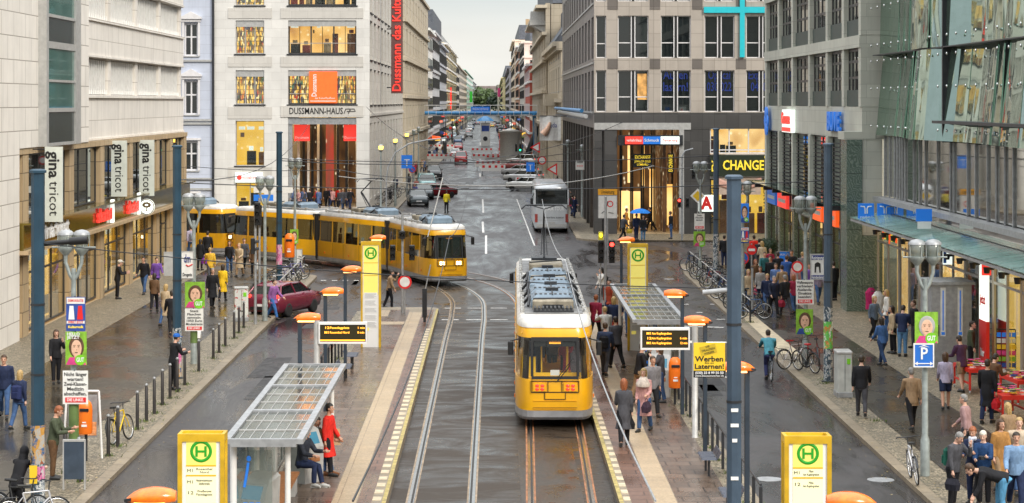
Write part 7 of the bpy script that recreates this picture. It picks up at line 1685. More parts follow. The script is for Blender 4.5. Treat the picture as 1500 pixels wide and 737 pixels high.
def railing(label, pts, h=.95, name='railing', m='dark', rails=(1.0,), step=1.25):
 p0 = Vector(pts[0]); t = thing(name, label, 'railing', p0); prev = None
 for a, b in zip(pts, pts[1:]):
  a = Vector(a)-p0; b = Vector(b)-p0
  for k in rails: q = MB(); q.tube([a+Vector((0,0,h*k)), b+Vector((0,0,h*k))],.028,6); q.build('rail', M['lgrey'] if m == 'lgrey' else M['dark'], t)
  n = max(1, int((b-a).length/step))
  for i in range(n+1):
   c = a.lerp(b, i/n); q = MB(); q.bbox(c.x-.035,c.x+.035,c.y-.035,c.y+.035,c.z,c.z+h-.03,.01); q.build('rail_post', M['dark'], t)
 return t
railing('dark platform railing along the road side of the left platform', [(-5.75,58,.22),(-5.6,75,.22),(-5.5,80,.22)])
railing('dark platform railing along the road side of the right platform', [(5.72,47,.22),(5.68,67.5,.22)])
railing('short dark railing behind the right shelter', [(5.85,82.6,.22),(5.8,90,.22)])
# platform machines and bins
def machine(label, p, rz):
 t = thing('ticket_machine', label, 'ticket machine', p, rz, 'grey ticket machines'); q = MB(); q.rings([[(-.32,-.3,0),(.32,-.3,0),(.32,.3,0),(-.32,.3,0)],[(-.34,-.3,.85),(.34,-.3,.85),(.34,.3,.85),(-.34,.3,.85)],[(-.34,-.12,1.25),(.34,-.12,1.25),(.34,.34,1.38),(-.34,.34,1.38)],[(-.28,.0,1.33),(.28,.0,1.33),(.28,.32,1.44),(-.28,.32,1.44)]]); q.build('casing', M['lgrey'], t)
 q = MB(); q.add([(-.24,-.27,.93),(.24,-.27,.93),(.24,-.15,1.2),(-.24,-.15,1.2),(-.24,-.25,.92),(.24,-.25,.92),(.24,-.13,1.19),(-.24,-.13,1.19)],[(0,1,2,3),(0,4,5,1),(1,5,6,2),(2,6,7,3),(3,7,4,0),(7,6,5,4)]); q.build('screen', mat('machine_screen',(.03,.09,.12),.2,var=.3,vs=6,emit=.3,ecol=(.1,.4,.6)), t); q = MB(); q.box(-.2,.2,-.31,-.301,.5,.62); q.build('tray', M['wood'], t); return t
machine('grey ticket machine with a slanted screen at the front of the left shelter', (-4.95,45.6,.22), -.5)
machine('grey ticket machine half hidden behind the seated pair in the left shelter', (-4.6,52.9,.22), .9)
machine('pale grey ticket machine in the right shelter behind the orange bin', (5.15,68.2,.22), -.15)
def bin_(label, p, h0=.55, s=1.0, rz=0, post=True):
 t = thing('litter_bin', label, 'litter bin', p, rz, 'orange litter bins'); q = MB(); q.rings([[(.19*math.cos(a)*k*s,.17*math.sin(a)*k*s,h0+z*s) for a in [2*PI*i/18 for i in range(18)]] for k, z in ((.9,0),(1,.04),(1,.62),(.96,.72),(.78,.82),(.4,.88))],0,True); q.build('drum', M['orange'], t)
 q = MB(); q.bbox(-.12*s,.12*s,-.185*s,-.16*s,h0+.6*s,h0+.68*s,.01); q.build('slot', M['black'], t); q = MB(); q.box(-.07*s,.07*s,-.178*s,-.172*s,h0+.2*s,h0+.26*s); q.box(-.05*s,.05*s,-.178*s,-.172*s,h0+.3*s,h0+.33*s); q.build('white_decal', M['let_white'], t)
 if post: q = MB(); q.lathe([(.04,0),(.04,h0)],(0,.1,0),8); q.build('post', M['dark'], t)
 return t
bin_('orange bin hung by the right shelter next to the departure display', AT(989,568,66.3)-Vector((0,0,.55)), s=1.05, post=True)
bin_('orange bin beyond the left shelter roof by the seats', (-5.2,59.6,.22)); bin_('orange bin seen through the glass roof of the left shelter', (-5.15,56.0,.22), .75, 1.1)
p = G(125,676,.13); bin_('big orange bin framed by the white poster stand on the left pavement', p, .72, .98)
bin_('small orange bin on the far left corner lamp', AT(424,377,121)-Vector((0,0,.6)), .6, 1.5)
t = thing('poster_stand','white framed poster stand behind the orange bin on the left pavement','poster stand',(p.x-.16,p.y+.5,.13)); q = MB()
for s in (-1,1): q.tube([(s*.5,0,0),(s*.42,0,1.75)],.03,6)
q.tube([(-.42,0,1.75),(.42,0,1.75)],.03,6); q.build('stand_frame', M['let_white'], t); q = MB(); q.box(-.38,.38,-.02,.02,.55,1.65); q.build('poster_panel', M['grey'], t); q = MB(); q.box(-.3,.36,-.03,-.021,.6,.95); q.build('orange_print', mat('orange_print',(.8,.35,.15),.5,var=.4,vs=9), t)
t = thing('advert_board','dark backed advertising board at the foot of the nearest left mast','advertising board',(G(84,740,.13).x,52.3,.13)); q = MB(); q.box(-.24,.24,-.03,.03,.25,1.15); q.build('panel', mat('slate_panel',(.05,.07,.1),.3,var=.2), t); q = MB(); q.box(-.27,.27,-.04,.04,1.151,1.2); q.box(-.27,-.241,-.04,.04,0,1.15); q.box(.241,.27,-.04,.04,0,1.15); q.build('board_frame', M['lgrey'], t)
# bollards along the left kerb
def bollard():
 t = thing('bollard', 'thin dark bollard on the kerb', 'bollard'); q = MB(); q.lathe([(.055,0),(.05,.1),(.048,.98),(.035,1.0),(.035,1.02)],n=12); q.build('shaft', mat('iron_bollard',(.045,.04,.04),.4,.3,var=.2), t); q = MB(); q.lathe([(.03,1.02),(.052,1.03),(.05,1.07),(.02,1.1)],n=12); q.build('knob', M['grey'], t); return t
b0 = bollard(); ys = [(115.8,706),(95,693),(158.7,668),(172.6,654),(201.2,629),(214.5,617),(226,606),(237.9,593),(249,583.6),(259.8,573.5),(270.6,563.7),(291.2,543.8),(312.5,525.3),(320.9,516.6)] + [(330,507),(343,496),(350,488),(357,480),(374,471)]
for i, (px, py) in enumerate(ys):
 p = G(px,py,.13); lab = 'thin dark bollard on the left kerb, %s in the row from the viewer' % ORD[i]
 if i == 0: o = b0; o.location = p; o['label'] = lab; o['group'] = 'bollards along the left kerb'
 else: dup(b0, lab, p, 0, 'bollards along the left kerb')
# cabinets
def cabinet(label, px, py, w, d, h, m='lgrey', rz=0, deco=None):
 p = G(px,py,.13); t = thing('utility_cabinet', label, 'utility cabinet', p, rz, 'utility cabinets'); q = MB(); q.bbox(-w/2,w/2,-d/2,d/2,.0,.16,.01); q.build('plinth', M['grey'], t); q = MB(); q.bbox(-w/2+.02,w/2-.02,-d/2+.02,d/2-.02,.162,h-.08,.02); q.build('body', M[m], t); q = MB(); q.bbox(-w/2,w/2,-d/2,d/2,h-.079,h,.03); q.build('lid', M['lgrey'], t); q = MB(); q.box(-.005,.005,-d/2+.012,-d/2+.018,.2,h-.12); q.box(w/2-.022,w/2-.015,-.006,.006,.2,h-.12); q.build('door_seam', M['black'], t)
 if deco: q = MB(); q.box(-w/2+.08,w/2-.1,-d/2+.01,-d/2+.018,h*.35,h*.75); q.build('scribble', M[deco], t)
 q = MB(); q.box(w*.12,w*.34,-d/2+.006,-d/2+.0175,h*.72,h*.84); q.build('badge', M['p_lime'], t); return t
M['cab_white'] = sticker('scrawled_cabinet', (.7,.7,.66), [(.05,.05,.05),(.5,.03,.03),(.6,.6,.6)], 5, .56, .6); M['cab_grey'] = mat('pale_cabinet', (.55,.57,.54), .5, var=.12, grime=.4)
cabinet('white scrawled utility cabinet on the left kerb near the corner', 353, 470, .62, .5, 1.45, 'cab_white', .2)
cabinet('pale grey green utility cabinet at the right kerb beside the slate mast', 1235, 580, .5, .8, 1.45, 'cab_grey', 0)
# traffic signals
def signal_head(par, loc, lit_=None, n=3, rz=0, m='black'):
 q = MB(); q.bbox(-.12,.12,-.09,.09,0,.3*n+.06,.03); h = q.build('signal_head', M[m], par, loc, (0,0,rz))
 for i in range(n):
  z = .18+.3*(n-1-i); on = lit_ == i; q = MB(); q.ball((0,-.09,z),(.09,.03,.09),10); q.build('signal_lens', M[{0:'lit_red_lens',1:'lit_amber_lens',2:'lit_green_lens'}[i] if on else 'off_lens'], h)
  q = MB(); q.rings([[(.1*math.cos(a),-y,z+.1*math.sin(a)) for a in [R(-10+20*k) for k in range(11)]] for y in (.09,.24)],0,True,False); q.build('visor', M['black'], h)
 return h
M['lit_red_lens'] = mat('lit_red_lens',(.9,.02,.01),.3,var=0,emit=6,ecol=(1,.03,.02)); M['lit_amber_lens'] = mat('lit_amber_lens',(.9,.6,.02),.3,var=0,emit=3,ecol=(1,.7,.02)); M['lit_green_lens'] = mat('lit_green_lens',(.02,.8,.3),.3,var=0,emit=5,ecol=(.02,1,.35)); M['off_lens'] = mat('dark_lens',(.03,.03,.03),.2,var=0); M['sig_yellow'] = mat('glowing_signal_case', (.28,.24,.02), .35, var=.2, emit=.25, ecol=(.6,.5,.02))  # yellow signal's light put into its case colour as a faint glow
def signal(label, px, basey, topy, heads, z0=.13, r=.06, arm=None):
 p = G(px,basey,z0); h = CAMH-(topy-HOR)*p.y/FPX-z0; t = thing('traffic_signal', label, 'traffic light', p, 0, 'traffic lights'); q = MB(); q.lathe([(r*1.2,0),(r,.6),(r*.9,h)],n=10); q.build('pole', M['grey'], t)
 for dx, yy, lit_, n, rz, m in heads: signal_head(t, (dx,-.1 if not rz else 0,CAMH-(yy-HOR)*p.y/FPX-z0), lit_, n, rz, m)
 if arm: q = MB(); q.tube(arm,.06,8); q.build('arm', M['grey'], t)
 return t
signal('black traffic light pole on the far end of the left platform', 589.5, 459, 312, ((-.42,381,None,2,0,'black'),(.42,381,None,2,0,'black'),(0,350,None,1,0,'black')), .22)
signal('traffic light pole with a yellow and a red lens on the right platform end', 887, 470, 288, ((-.2,385,None,3,0,'black'),(.26,385,0,3,0,'black')), .22)
q = MB();
t = thing('traffic_signal','yellow green pedestrian signal lens beside the red one on the right platform end','traffic light',G(880,470,.22)); q = MB(); q.bbox(-.1,.1,-.08,.06,3.4,3.75,.03); q.build('signal_head', M['sig_yellow'], t); q = MB(); q.ball((0,-.09,3.6),(.07,.03,.09),8); q.build('signal_lens', M['lit_amber_lens'], t); q = MB(); q.lathe([(.025,0),(.025,3.39)],n=8); q.build('pole', M['grey'], t)
signal('black traffic lights on a pole among the walkers on the left', 374, 475, 300, ((.1,330,None,3,0,'black'),(-.1,372,None,2,PI/2,'black')))
signal('black traffic light with tram signals on the left corner near the lamp', 380, 440, 290, ((0,330,None,3,0,'black'),))
p = G(997,352,.13); t = signal('curved arm traffic light with red lenses by the granite tower', 999, 352, 240, ((-.2,304,0,2,0,'black'),(.35,304,None,2,0,'black'),(.75,262,None,3,0,'black')), arm=[(0,0,5.0),(0,0,5.6),(.2,0,6.0),(.75,0,6.15)])
p = G(566,322,.13); zt = lambda y: CAMH-(y-HOR)*p.y/FPX
signal('left corner traffic light with a long curved arm over the street', 566, 322, 262, ((-.35,320,None,2,0,'black'),(.3,292,None,2,0,'black'),(4.65,226,None,3,PI,'black')), arm=[(0,0,3.2),(.15,0,4.2),(.7,0,5.3),(1.8,0,6.0),(3.2,0,6.3),(4.8,0,6.45)])
p = G(762,262,.02); t = signal('green lit traffic light by the right kerb past the parked cars', 762, 262, 205, ((0,222,2,3,0,'black'),(-.5,222,None,3,0,'black')), 0)
# road signs
def roadsign(label, px, basey, y, kind, r=.32, z0=.13, group='small round and triangular road signs'):
 p = G(px,basey,z0); z = CAMH-(y-HOR)*p.y/FPX-z0; t = thing('road_sign', label, 'road sign', p, 0, group); q = MB(); q.lathe([(.035,0),(.035,z+.3)],n=8); q.build('post', M['grey'], t)
 n = 3 if kind == 'tri' else 20
 def disc(rad, y0, m, nm, n=n): q = MB(); q.lathe([(rad,0),(rad,.02)],n=n,smooth=False); q.build(nm, M[m], t, (0,y0,z), (PI/2,0 if n != 3 else 0,0))
 if kind == 'nostop': disc(r,-.04,'p_red','rim'); disc(r*.8,-.045,'blue','field'); q = MB(); q.box(-r*.72,r*.72,-.072,-.066,-.035,.035); q.build('slash', M['p_red'], t, (0,0,z), (0,R(45),0))
 elif kind == 'tri': disc(r*1.2,-.04,'p_red','rim',3); disc(r*.75,-.045,'paper','field',3)
 elif kind == 'noentry': disc(r,-.04,'p_red','field'); q = MB(); q.box(-r*.65,r*.65,-.072,-.06,-.06,.06); q.build('bar', M['let_white'], t, (0,0,z))
 elif kind == 'ring': disc(r,-.04,'p_red','rim'); disc(r*.72,-.045,'paper','field')
 elif kind == 'blue': q = MB(); q.box(-r,r,-.05,-.03,-r*1.2,r*1.2); q.build('field', M['lit_bluesign'], t, (0,0,z)); q = MB(); q.box(-.05,.05,-.06,-.051,-r*.8,r*.3); q.box(-r*.5,r*.5,-.06,-.051,r*.3,r*.45); q.build('mark', M['let_white'], t, (0,0,z))
 elif kind == 'diamond': q = MB(); q.box(-r*.8,r*.8,-.05,-.03,-r*.8,r*.8); q.build('rim', M['let_white'], t, (0,0,z), (0,R(45),0)); q = MB(); q.box(-r*.55,r*.55,-.058,-.051,-r*.55,r*.55); q.build('field', M['yellow'], t, (0,0,z), (0,R(45),0))
 return t
roadsign('red and blue no stopping sign behind the big slate mast', 1087, 458, 378, 'nostop', .3)
roadsign('red round no entry disc above the right hand crowd', 1101, 430, 366, 'noentry', .24)
roadsign('yellow diamond priority sign beside the pharmacy lamp', 1022, 400, 287, 'diamond', .36)
roadsign('red triangle warning sign past the coach, upper one', 786, 300, 216, 'tri', .5); roadsign('red triangle roadworks sign beside the arcade columns', 811, 312, 248, 'tri', .5); roadsign('red ring sign on the arcade kerb', 794, 296, 235, 'ring', .4)
roadsign('blue square sign above the slanted parked cars', 777, 276, 244, 'blue', .45); roadsign('blue square bicycle sign by the amber lamps', 596, 300, 237, 'blue', .5); roadsign('round red sign in the crowd under the cleaning board', 1168, 455, 391, 'ring', .26)
roadsign('small blue round sign by the left corner traffic light', 604, 298, 248, 'nostop', .34); roadsign('white edged round sign low on the left platform end pole', 593, 462, 413, 'ring', .3, .22)
t = thing('post','plain grey post at the front of the right hand crowd','post',G(1102,464,.13)); q = MB(); q.lathe([(.06,0),(.055,2.1)],n=10); q.build('shaft', M['grey'], t); q = MB(); q.lathe([(.06,2.1),(.03,2.15)],n=10); q.build('cap', M['dark'], t)
t = thing('direction_sign','white street name signs on the lamp at the far left corner','sign',G(432,392,.13)+Vector((0,-.1,0))); z = CAMH-(286-HOR)*t.location.y/FPX; q = MB(); q.box(-2.3,-.1,-.03,.03,z,z+.38); q.build('plate', M['paper'], t); q = MB(); q.box(-2.3,-1.2,-.03,.03,z-.45,z-.1); q.build('blue_plate', M['lit_bluesign'], t); q = MB(); q.tube([(0,0,z-.5),(0,0,z+.4)],.03,6); q.box(-.1,0,-.02,.02,z+.1,z+.2); q.build('clamp', M['grey'], t)
# signal rod at the end of the left platform
t = thing('switch_post','slim leaning overhead switch post at the far end of the left platform','post',G(622,472,.22)); q = MB(); q.tube([(0,0,0),(0,0,1.2)],.06,8); q.box(-.1,.1,-.04,.04,.2,1.4); q.build('panel', M['dark'], t); q = MB(); q.tube([(0,0,1.2),(.25,0,2.4)],.03,6); q.build('rod', M['grey'], t)
# ------------------------------------------------------------------ overhead wires
def wire(label, pts, r=.012, name='overhead_wire', m='dark'):
 p0 = Vector(pts[0]); P = []
 for a, b in zip(pts, pts[1:]):
  a = Vector(a); b = Vector(b); sag = (b-a).length*.012
  for i in range(8): k = i/8; P.append(a.lerp(b,k)-p0-Vector((0,0,sag*4*k*(1-k))))
 P.append(Vector(pts[-1])-p0); t = MB(); t.tube(P, r*1.45, 5); o = t.build(name, M[m], None, p0); return tag(o, label, 'wire', 'overhead wires')
wire('pale contact wire running from the tram pantograph towards the viewer', [(1.9,88,5.5),(1.62,50,5.75),(1.47,20,5.75)], .008, m='grey')
wire('thin wire along the left track over the rails', [(-1.3,20,5.75),(-1.25,60,5.7),(-1.2,95,5.5)], .008)
T = lambda t, z: Vector((t.location.x, t.location.y, z))
wire('span wire from the nearest left mast to the first lamp side', [T(m1,6.3), T(m4,5.7)], .008)
wire('span wire between the second left mast and the right slate mast', [T(m2,6.7), T(m5,6.8)], .011)
wire('span wire between the far left mast and the far right mast', [T(m3,6.6), T(m6,6.7)], .014)
wire('span wire from the second left mast up to the corner store', [T(m2,6.8), (-16,188,7.5)], .014)
wire('span wire from the far left mast across to the granite tower', [T(m3,6.5), (7.5,154,6.2)], .016)
wire('slanting guy wire over the left track switch', [(-2.35,98.5,6.0),(-3.0,97.5,3.4)], .02, m='lgrey')
wire('span wire from the far right mast to the granite tower corner', [T(m6,6.4), (10,153.8,5.4)], .014)
wire('high wire crossing the junction from the corner store to the tower', [(-11,187,9),(-1.2,120,6.2),(9,154,8)], .016)
wire('pale insulated cross wire in front of the coach', [(-8,112,5.6),(1.9,100,5.6),(8,110,6.2)], .018, m='lgrey')
wire('contact wire bending with the curve of the crossing tram', [(-1.2,99,5.5),(-2.75,113,5.5),(-9,126.3,5.5),(-20,136.2,5.5)], .014)
# ------------------------------------------------------------------ roadworks far down the street
def barrier(label, px, py, w, loc=None):
 p = G(px,py); t = thing('barrier', label, 'barrier', p, 0, 'red and white roadwork barriers'); q = MB(); q.box(-w/2,w/2,-.06,.06,.55,1.35); q.build('panel', M['let_white'], t); q = MB(); n = max(3,int(w/.7))
 for i in range(n): x = -w/2+w*(i+.5)/n; q.box(x-.17,x+.17,-.075,-.061,.98,1.3)
 q.build('red_blocks', M['p_red'], t); q = MB()
 for s in (-1,1): q.box(s*w*.42-.06,s*w*.42+.06,-.25,.25,0,.1); q.box(s*w*.42-.03,s*w*.42+.03,-.03,.03,.1,.549)
 q.build('feet', M['dark'], t)
for px, py, w, lab in ((640,238,5,'long white barrier at the left of the roadworks'),(662,236,2.5,'short barrier beside the red van'),(712,238,4.5,'red and white barrier right of the red van'),(730,240,4,'red and white barrier behind the slanted cars'),(715,250,3.6,'lower red and white barrier in the middle of the street'),(722,257,3.2,'lowest red and white barrier before the slanted cars'),(706,228,4,'barrier farther back between the lanes'),(768,278,1.9,'small red and white barrier in front of the white hatchback'),(650,222,4,'barrier farther back on the left lane'),(741,228,3,'barrier at the foot of the concrete silo')): barrier(lab, px, py, w)
# blue pipe bridge
def seg(y): return CAMH-(y-HOR)*330/FPX
t = thing('pipe_bridge','two blue water pipes bridging the whole street high above the traffic','pipe bridge',(-2,330,0)); z = seg(166)
for k, (dy, dz) in enumerate(((0,0),(1.1,.1))): q = MB(); q.tube([(-10.0,dy,z+dz),(8.4,dy,z+dz)],.22,12); q.build('pipe', mat('blue_pipe_paint',(.04,.24,.52),.35,var=.12), t)
q = MB(); q.box(-9.2,8.4,-.8,1.9,z-.42,z-.3); q.build('deck', M['grey'], t)
q = MB(); q.tube([(-9.2,-.7,z+1.2),(8.4,-.7,z+1.2)],.05,6)
for i in range(16): q.tube([(-9.2+i*1.17,-.7,z-.4),(-9.2+i*1.17,-.7,z+1.2)],.035,5)
q.build('guard_rail', M['white'], t)
for x in (-9.6,8.1):
 for yy in (-.4,1.6): q = MB(); q.box(x-.2,x+.2,yy-.2,yy+.2,0,z-.75); q.build('support_leg', M['grey'], t)
q = MB(); q.tube([(7.9,0,z),(8.1,-.2,z-2.5),(8.1,-.2,.3)],.3,10); q.build('drop_pipe', mat('blue_pipe_paint',(.02,.22,.6),.35), t)
q = MB(); q.box(-1.6,1.2,-.86,-.76,z+.25,z+1.0); q.build('blue_board', M['lit_bluesign'], t); write(t,'FRIEDRICHSTRASSE',.35,M['let_white'],(-.2,-.88,z+.62),w=2.4,depth=.02)
t = thing('pipe_bridge','white and blue pipe along the granite tower wall over the arcade','pipe',(6.5,190,8.4)); q = MB(); q.tube([(0,-34,0),(0,34,0)],.16,10); q.build('pipe', M['white'], t); q = MB(); q.tube([(-.3,-34,.4),(-.3,34,.4)],.14,10); q.build('pipe', mat('blue_pipe_paint',(.02,.22,.6),.35), t); q = MB()
for i in range(8): q = MB(); q.box(-.45,.5,-30+i*8.5,-29.8+i*8.5,-.25,-.165); q.build('bracket', M['grey'], t)
t = thing('site_silo','pale concrete site silo beside a leaning dark conveyor on the right','silo',(G(748,240).x,G(748,240).y,0)); q = MB(); q.lathe([(1.7,0),(1.7,4.8),(1.9,4.9),(.3,5.4)],n=18); q.build('drum', M['paper'], t); q = MB(); q.tube([(2.2,-.8,.5),(4.2,.5,5.6)],.45,6); q.build('conveyor', M['dark'], t); q = MB(); q.box(4.2,4.9,0,.7,0,6.4); q.build('frame_post', M['dark'], t)
t = thing('site_container','red upright site container beside the silo','container',(G(738,234).x,G(738,234).y+2,0)); q = MB(); q.bbox(-.75,.75,-.6,.6,.1,4.2,.05); q.build('body', M['p_red'], t); q = MB(); q.box(-.76,.76,-.61,-.602,1.2,1.4); q.box(-.76,.76,-.61,-.602,3.2,3.4); q.build('strap', M['let_white'], t)
t = thing('kiosk_tower','white banner tower with a blue umbrella top in mid street','tower',(G(711,214).x,G(711,214).y,0)); q = MB(); q.bbox(-1.0,1.0,-.9,.9,0,5.0,.05); q.build('body', M['paper'], t); q = MB(); q.box(-.8,.8,-.93,-.902,3.2,4.4); q.build('banner_print', M['p_blue'], t); q = MB(); q.lathe([(2.0,5.4),(1.6,5.8),(.1,6.6)],n=10); q.build('umbrella_top', mat('blue_pipe_paint',(.02,.22,.6),.35), t); q = MB(); q.lathe([(.07,5.0),(.07,5.4)],n=8); q.ball((0,-.95,1.6),(.5,.03,.5),10); q.build('round_mark', M['dark'], t)
for k, (px, y0, y1, Y, lab, m) in enumerate(((656,128,160,600,'tall red department store banner hanging on the striped block','lit_redsign'),(690,134,150,1200,'far green banner on the left by the trees','green'),(731,129,142,1330,'far pink banner on the right by the trees','p_pink'))):
 a = AT(px,y0,Y); b = AT(px,y1,Y); w = (11 if k == 0 else 4)*Y/FPX; t = thing('street_banner', lab, 'banner', (a.x,Y,b.z), 0, 'banners down the street'); q = MB(); q.box(-w/2,w/2,-.1,.1,0,a.z-b.z); q.build('cloth', M[m], t); q = MB(); q.tube([(-w*.9,0,a.z-b.z),(w*.5,0,a.z-b.z)],.08,6); q.build('pole', M['dark'], t)
 if k == 0: write(t,'LAFAYETTE',1.0,M['let_white'],(0,-.12,(a.z-b.z)/2),turn=PI/2,w=(a.z-b.z)*.85,bold=.02,depth=.02)
t = thing('hung_banner','white and skin toned advertising banner hanging beside the arcade','banner',(AT(806,205,180).x,180,AT(0,206,180).z)); q = MB();
w = 31*180/FPX; h = 36*180/FPX; q.rings([[(-w/2+w*i/8,.12*math.sin(i*1.1),0) for i in range(9)]+[(w/2-w*i/8,.12*math.sin((8-i)*1.1)+.03,0) for i in range(9)],[(-w/2+w*i/8,.1*math.sin(i*1.1+.5),h) for i in range(9)]+[(w/2-w*i/8,.1*math.sin((8-i)*1.1+.5)+.03,h) for i in range(9)]]); q.build('cloth', M['paper'], t); q = MB(); q.tube([(-.6,-.18,h*.25),(-.2,-.18,h*.5),(.0,-.18,h*.75)],[.3,.22,.1],8); q.build('hand_print', M['p_skin'], t); write(t,'ada',.4,M['let_blue'],(.25,-.2,h*.62),w=.6,depth=.01); q = MB(); q.tube([(-w/2,0,h),(w/2+.5,0,h)],.04,6); q.build('pole', M['dark'], t)
# topiary
for px, py, r_, lab in ((1128,398,.42,'round clipped box tree in front, by the stone block wall'),(1120,394,.36,'smaller round clipped box tree behind the first')):
 p = G(px,py,.13); t = thing('topiary', lab, 'plant', p, 0, 'clipped box trees'); q = MB(); q.lathe([(.22,0),(.28,.5)],n=12); q.build('pot', M['dark'], t); q = MB(); q.lathe([(.04,.5),(.035,1.0)],n=7); q.build('trunk', bark, t); q = MB(); r = random.Random(int(px))
 for i in range(420):
  d = Vector((r.gauss(0,1),r.gauss(0,1),r.gauss(0,1))).normalized()*r_*r.uniform(.85,1.05)+Vector((0,0,1.0+r_)); u = Vector((r.gauss(0,1),r.gauss(0,1),r.gauss(0,1))).normalized(); v = u.orthogonal().normalized(); s = .055; q.quad(d-u*s,d-v*s*.6,d+u*s,d+v*s*.6)
 q.ball((0,0,1.0+r_),r_*.85,12); q.build('crown', leaf_b, t)
# bookshop tables and racks on the right
def book_table(label, p, rz):
 t = thing('book_table', label, 'table', p, rz, 'red bookshop tables'); q = MB(); q.box(-.45,.45,-.9,.9,.68,.8)
 for sx in (-.42,.42):
  for sy in (-.85,.85): q.box(sx-.03,sx+.03,sy-.03,sy+.03,.12,.679)
 for sx in (-.42,.42): q.box(sx-.02,sx+.02,-.82,.82,.3,.36)
 q.build('frame', M['red'], t); q = MB()
 for sx in (-.42,.42):
  for sy in (-.85,.85): q.lathe([(.06,-.025),(.06,.025)],(0,0,0),10) if False else q.ball((sx,sy,.06),(.03,.06,.06),8)
 q.build('castor', M['grey'], t); r = random.Random(int(p[1]*7))
 cols = ('let_white','p_red','p_blue','yellow','paper','p_green','dark','p_pink')
 for k, m in enumerate(cols):
  q = MB()
  for i in range(5): x = r.uniform(-.34,.34); y = r.uniform(-.8,.8); z = .8+.02*k; q.box(x-.09,x+.09,y-.07,y+.07,z+.002,z+.02)
  q.build('books', M[m], t)
 return t
for px, py, lab in ((1476,614,'red wheeled book table nearest, at the right edge'),(1428,572,'red wheeled book table behind the black coated reader'),(1498,590,'red wheeled book table against the bookshop glass')):
 p = G(px,py,.13); book_table(lab, p, .08)
def rack(label, p, rz, top):
 t = thing('postcard_rack', label, 'rack', p, rz, 'postcard racks'); q = MB();
 for s in (-.3,.3): q.tube([(s,0,0),(s,0,1.75)],.02,6)
 for z in (.1,1.75): q.tube([(-.3,0,z),(.3,0,z)],.02,6)
 q.build('rack_frame', M['black'], t); r = random.Random(int(p[0]*31)); cm = ('let_white','p_blue','p_green','p_pink','yellow','paper','lit_bluesign')
 for row in range(7):
  q = MB(); z = .3+row*.2
  for c in range(4): x = -.24+c*.16; q.box(x-.065,x+.065,-.05,-.035,z,z+.15)
  q.build('postcards', M[cm[row]], t)
 if top: q = MB(); q.box(-.3,.3,-.03,.03,1.78,2.0); q.build('header', M['p_lime'], t)
 return t
rack('postcard rack with black frame beside the yellow column', G(1474,560,.13), -.2, False); rack('postcard rack with a green header by the bookshop banner', G(1449,534,.13), -.1, True)
t = thing('lift_cabin','grey lift cabin with two blue lettered doors beside the shop front','lift',(15.95,77.3,.13)); q = MB(); q.box(-.7,.7,-1.0,1.0,0,2.9); q.box(-.8,.8,-1.1,1.1,2.905,3.0); q.build('cabin', M['grey'], t)
for s in (-.3,.3): q = MB(); q.box(s-.09,s+.09,-1.015,-1.002,1.1,2.8); o = q.build('info_panel', M['paper'], t); q = MB(); q.box(s-.06,s+.06,-1.022,-1.016,1.15,1.25); q.box(s-.02,s+.02,-1.022,-1.016,1.3,2.7); q.build('blue_text', M['lit_bluesign'], o)
q = MB(); q.box(-.6,-.45,-1.02,-1.002,1.1,1.5); q.build('button_panel', M['dark'], t)
for px, py, lab, c in ((1286,480,'clothes rail with a white jacket outside the shop by the marble corner',(.7,.68,.65)),(1276,474,'clothes dummy in a crimson top in the shop window',(.45,.02,.12))):
 p = G(px,py,.13); t = thing('clothes_display', lab, 'clothes', p); q = MB(); q.tube([(0,0,0),(0,0,1.5)],.02,6); q.tube([(-.3,0,1.5),(.3,0,1.5)],.02,6); q.build('stand', M['dark'], t); q = MB(); etube(q,[(0,0,.6),(0,0,.9),(0,0,1.3),(0,0,1.5)],[.24,.22,.25,.1],[.13,.12,.13,.06]); o = q.build('garment', M['cloth'], t); o.color = (*c,1)
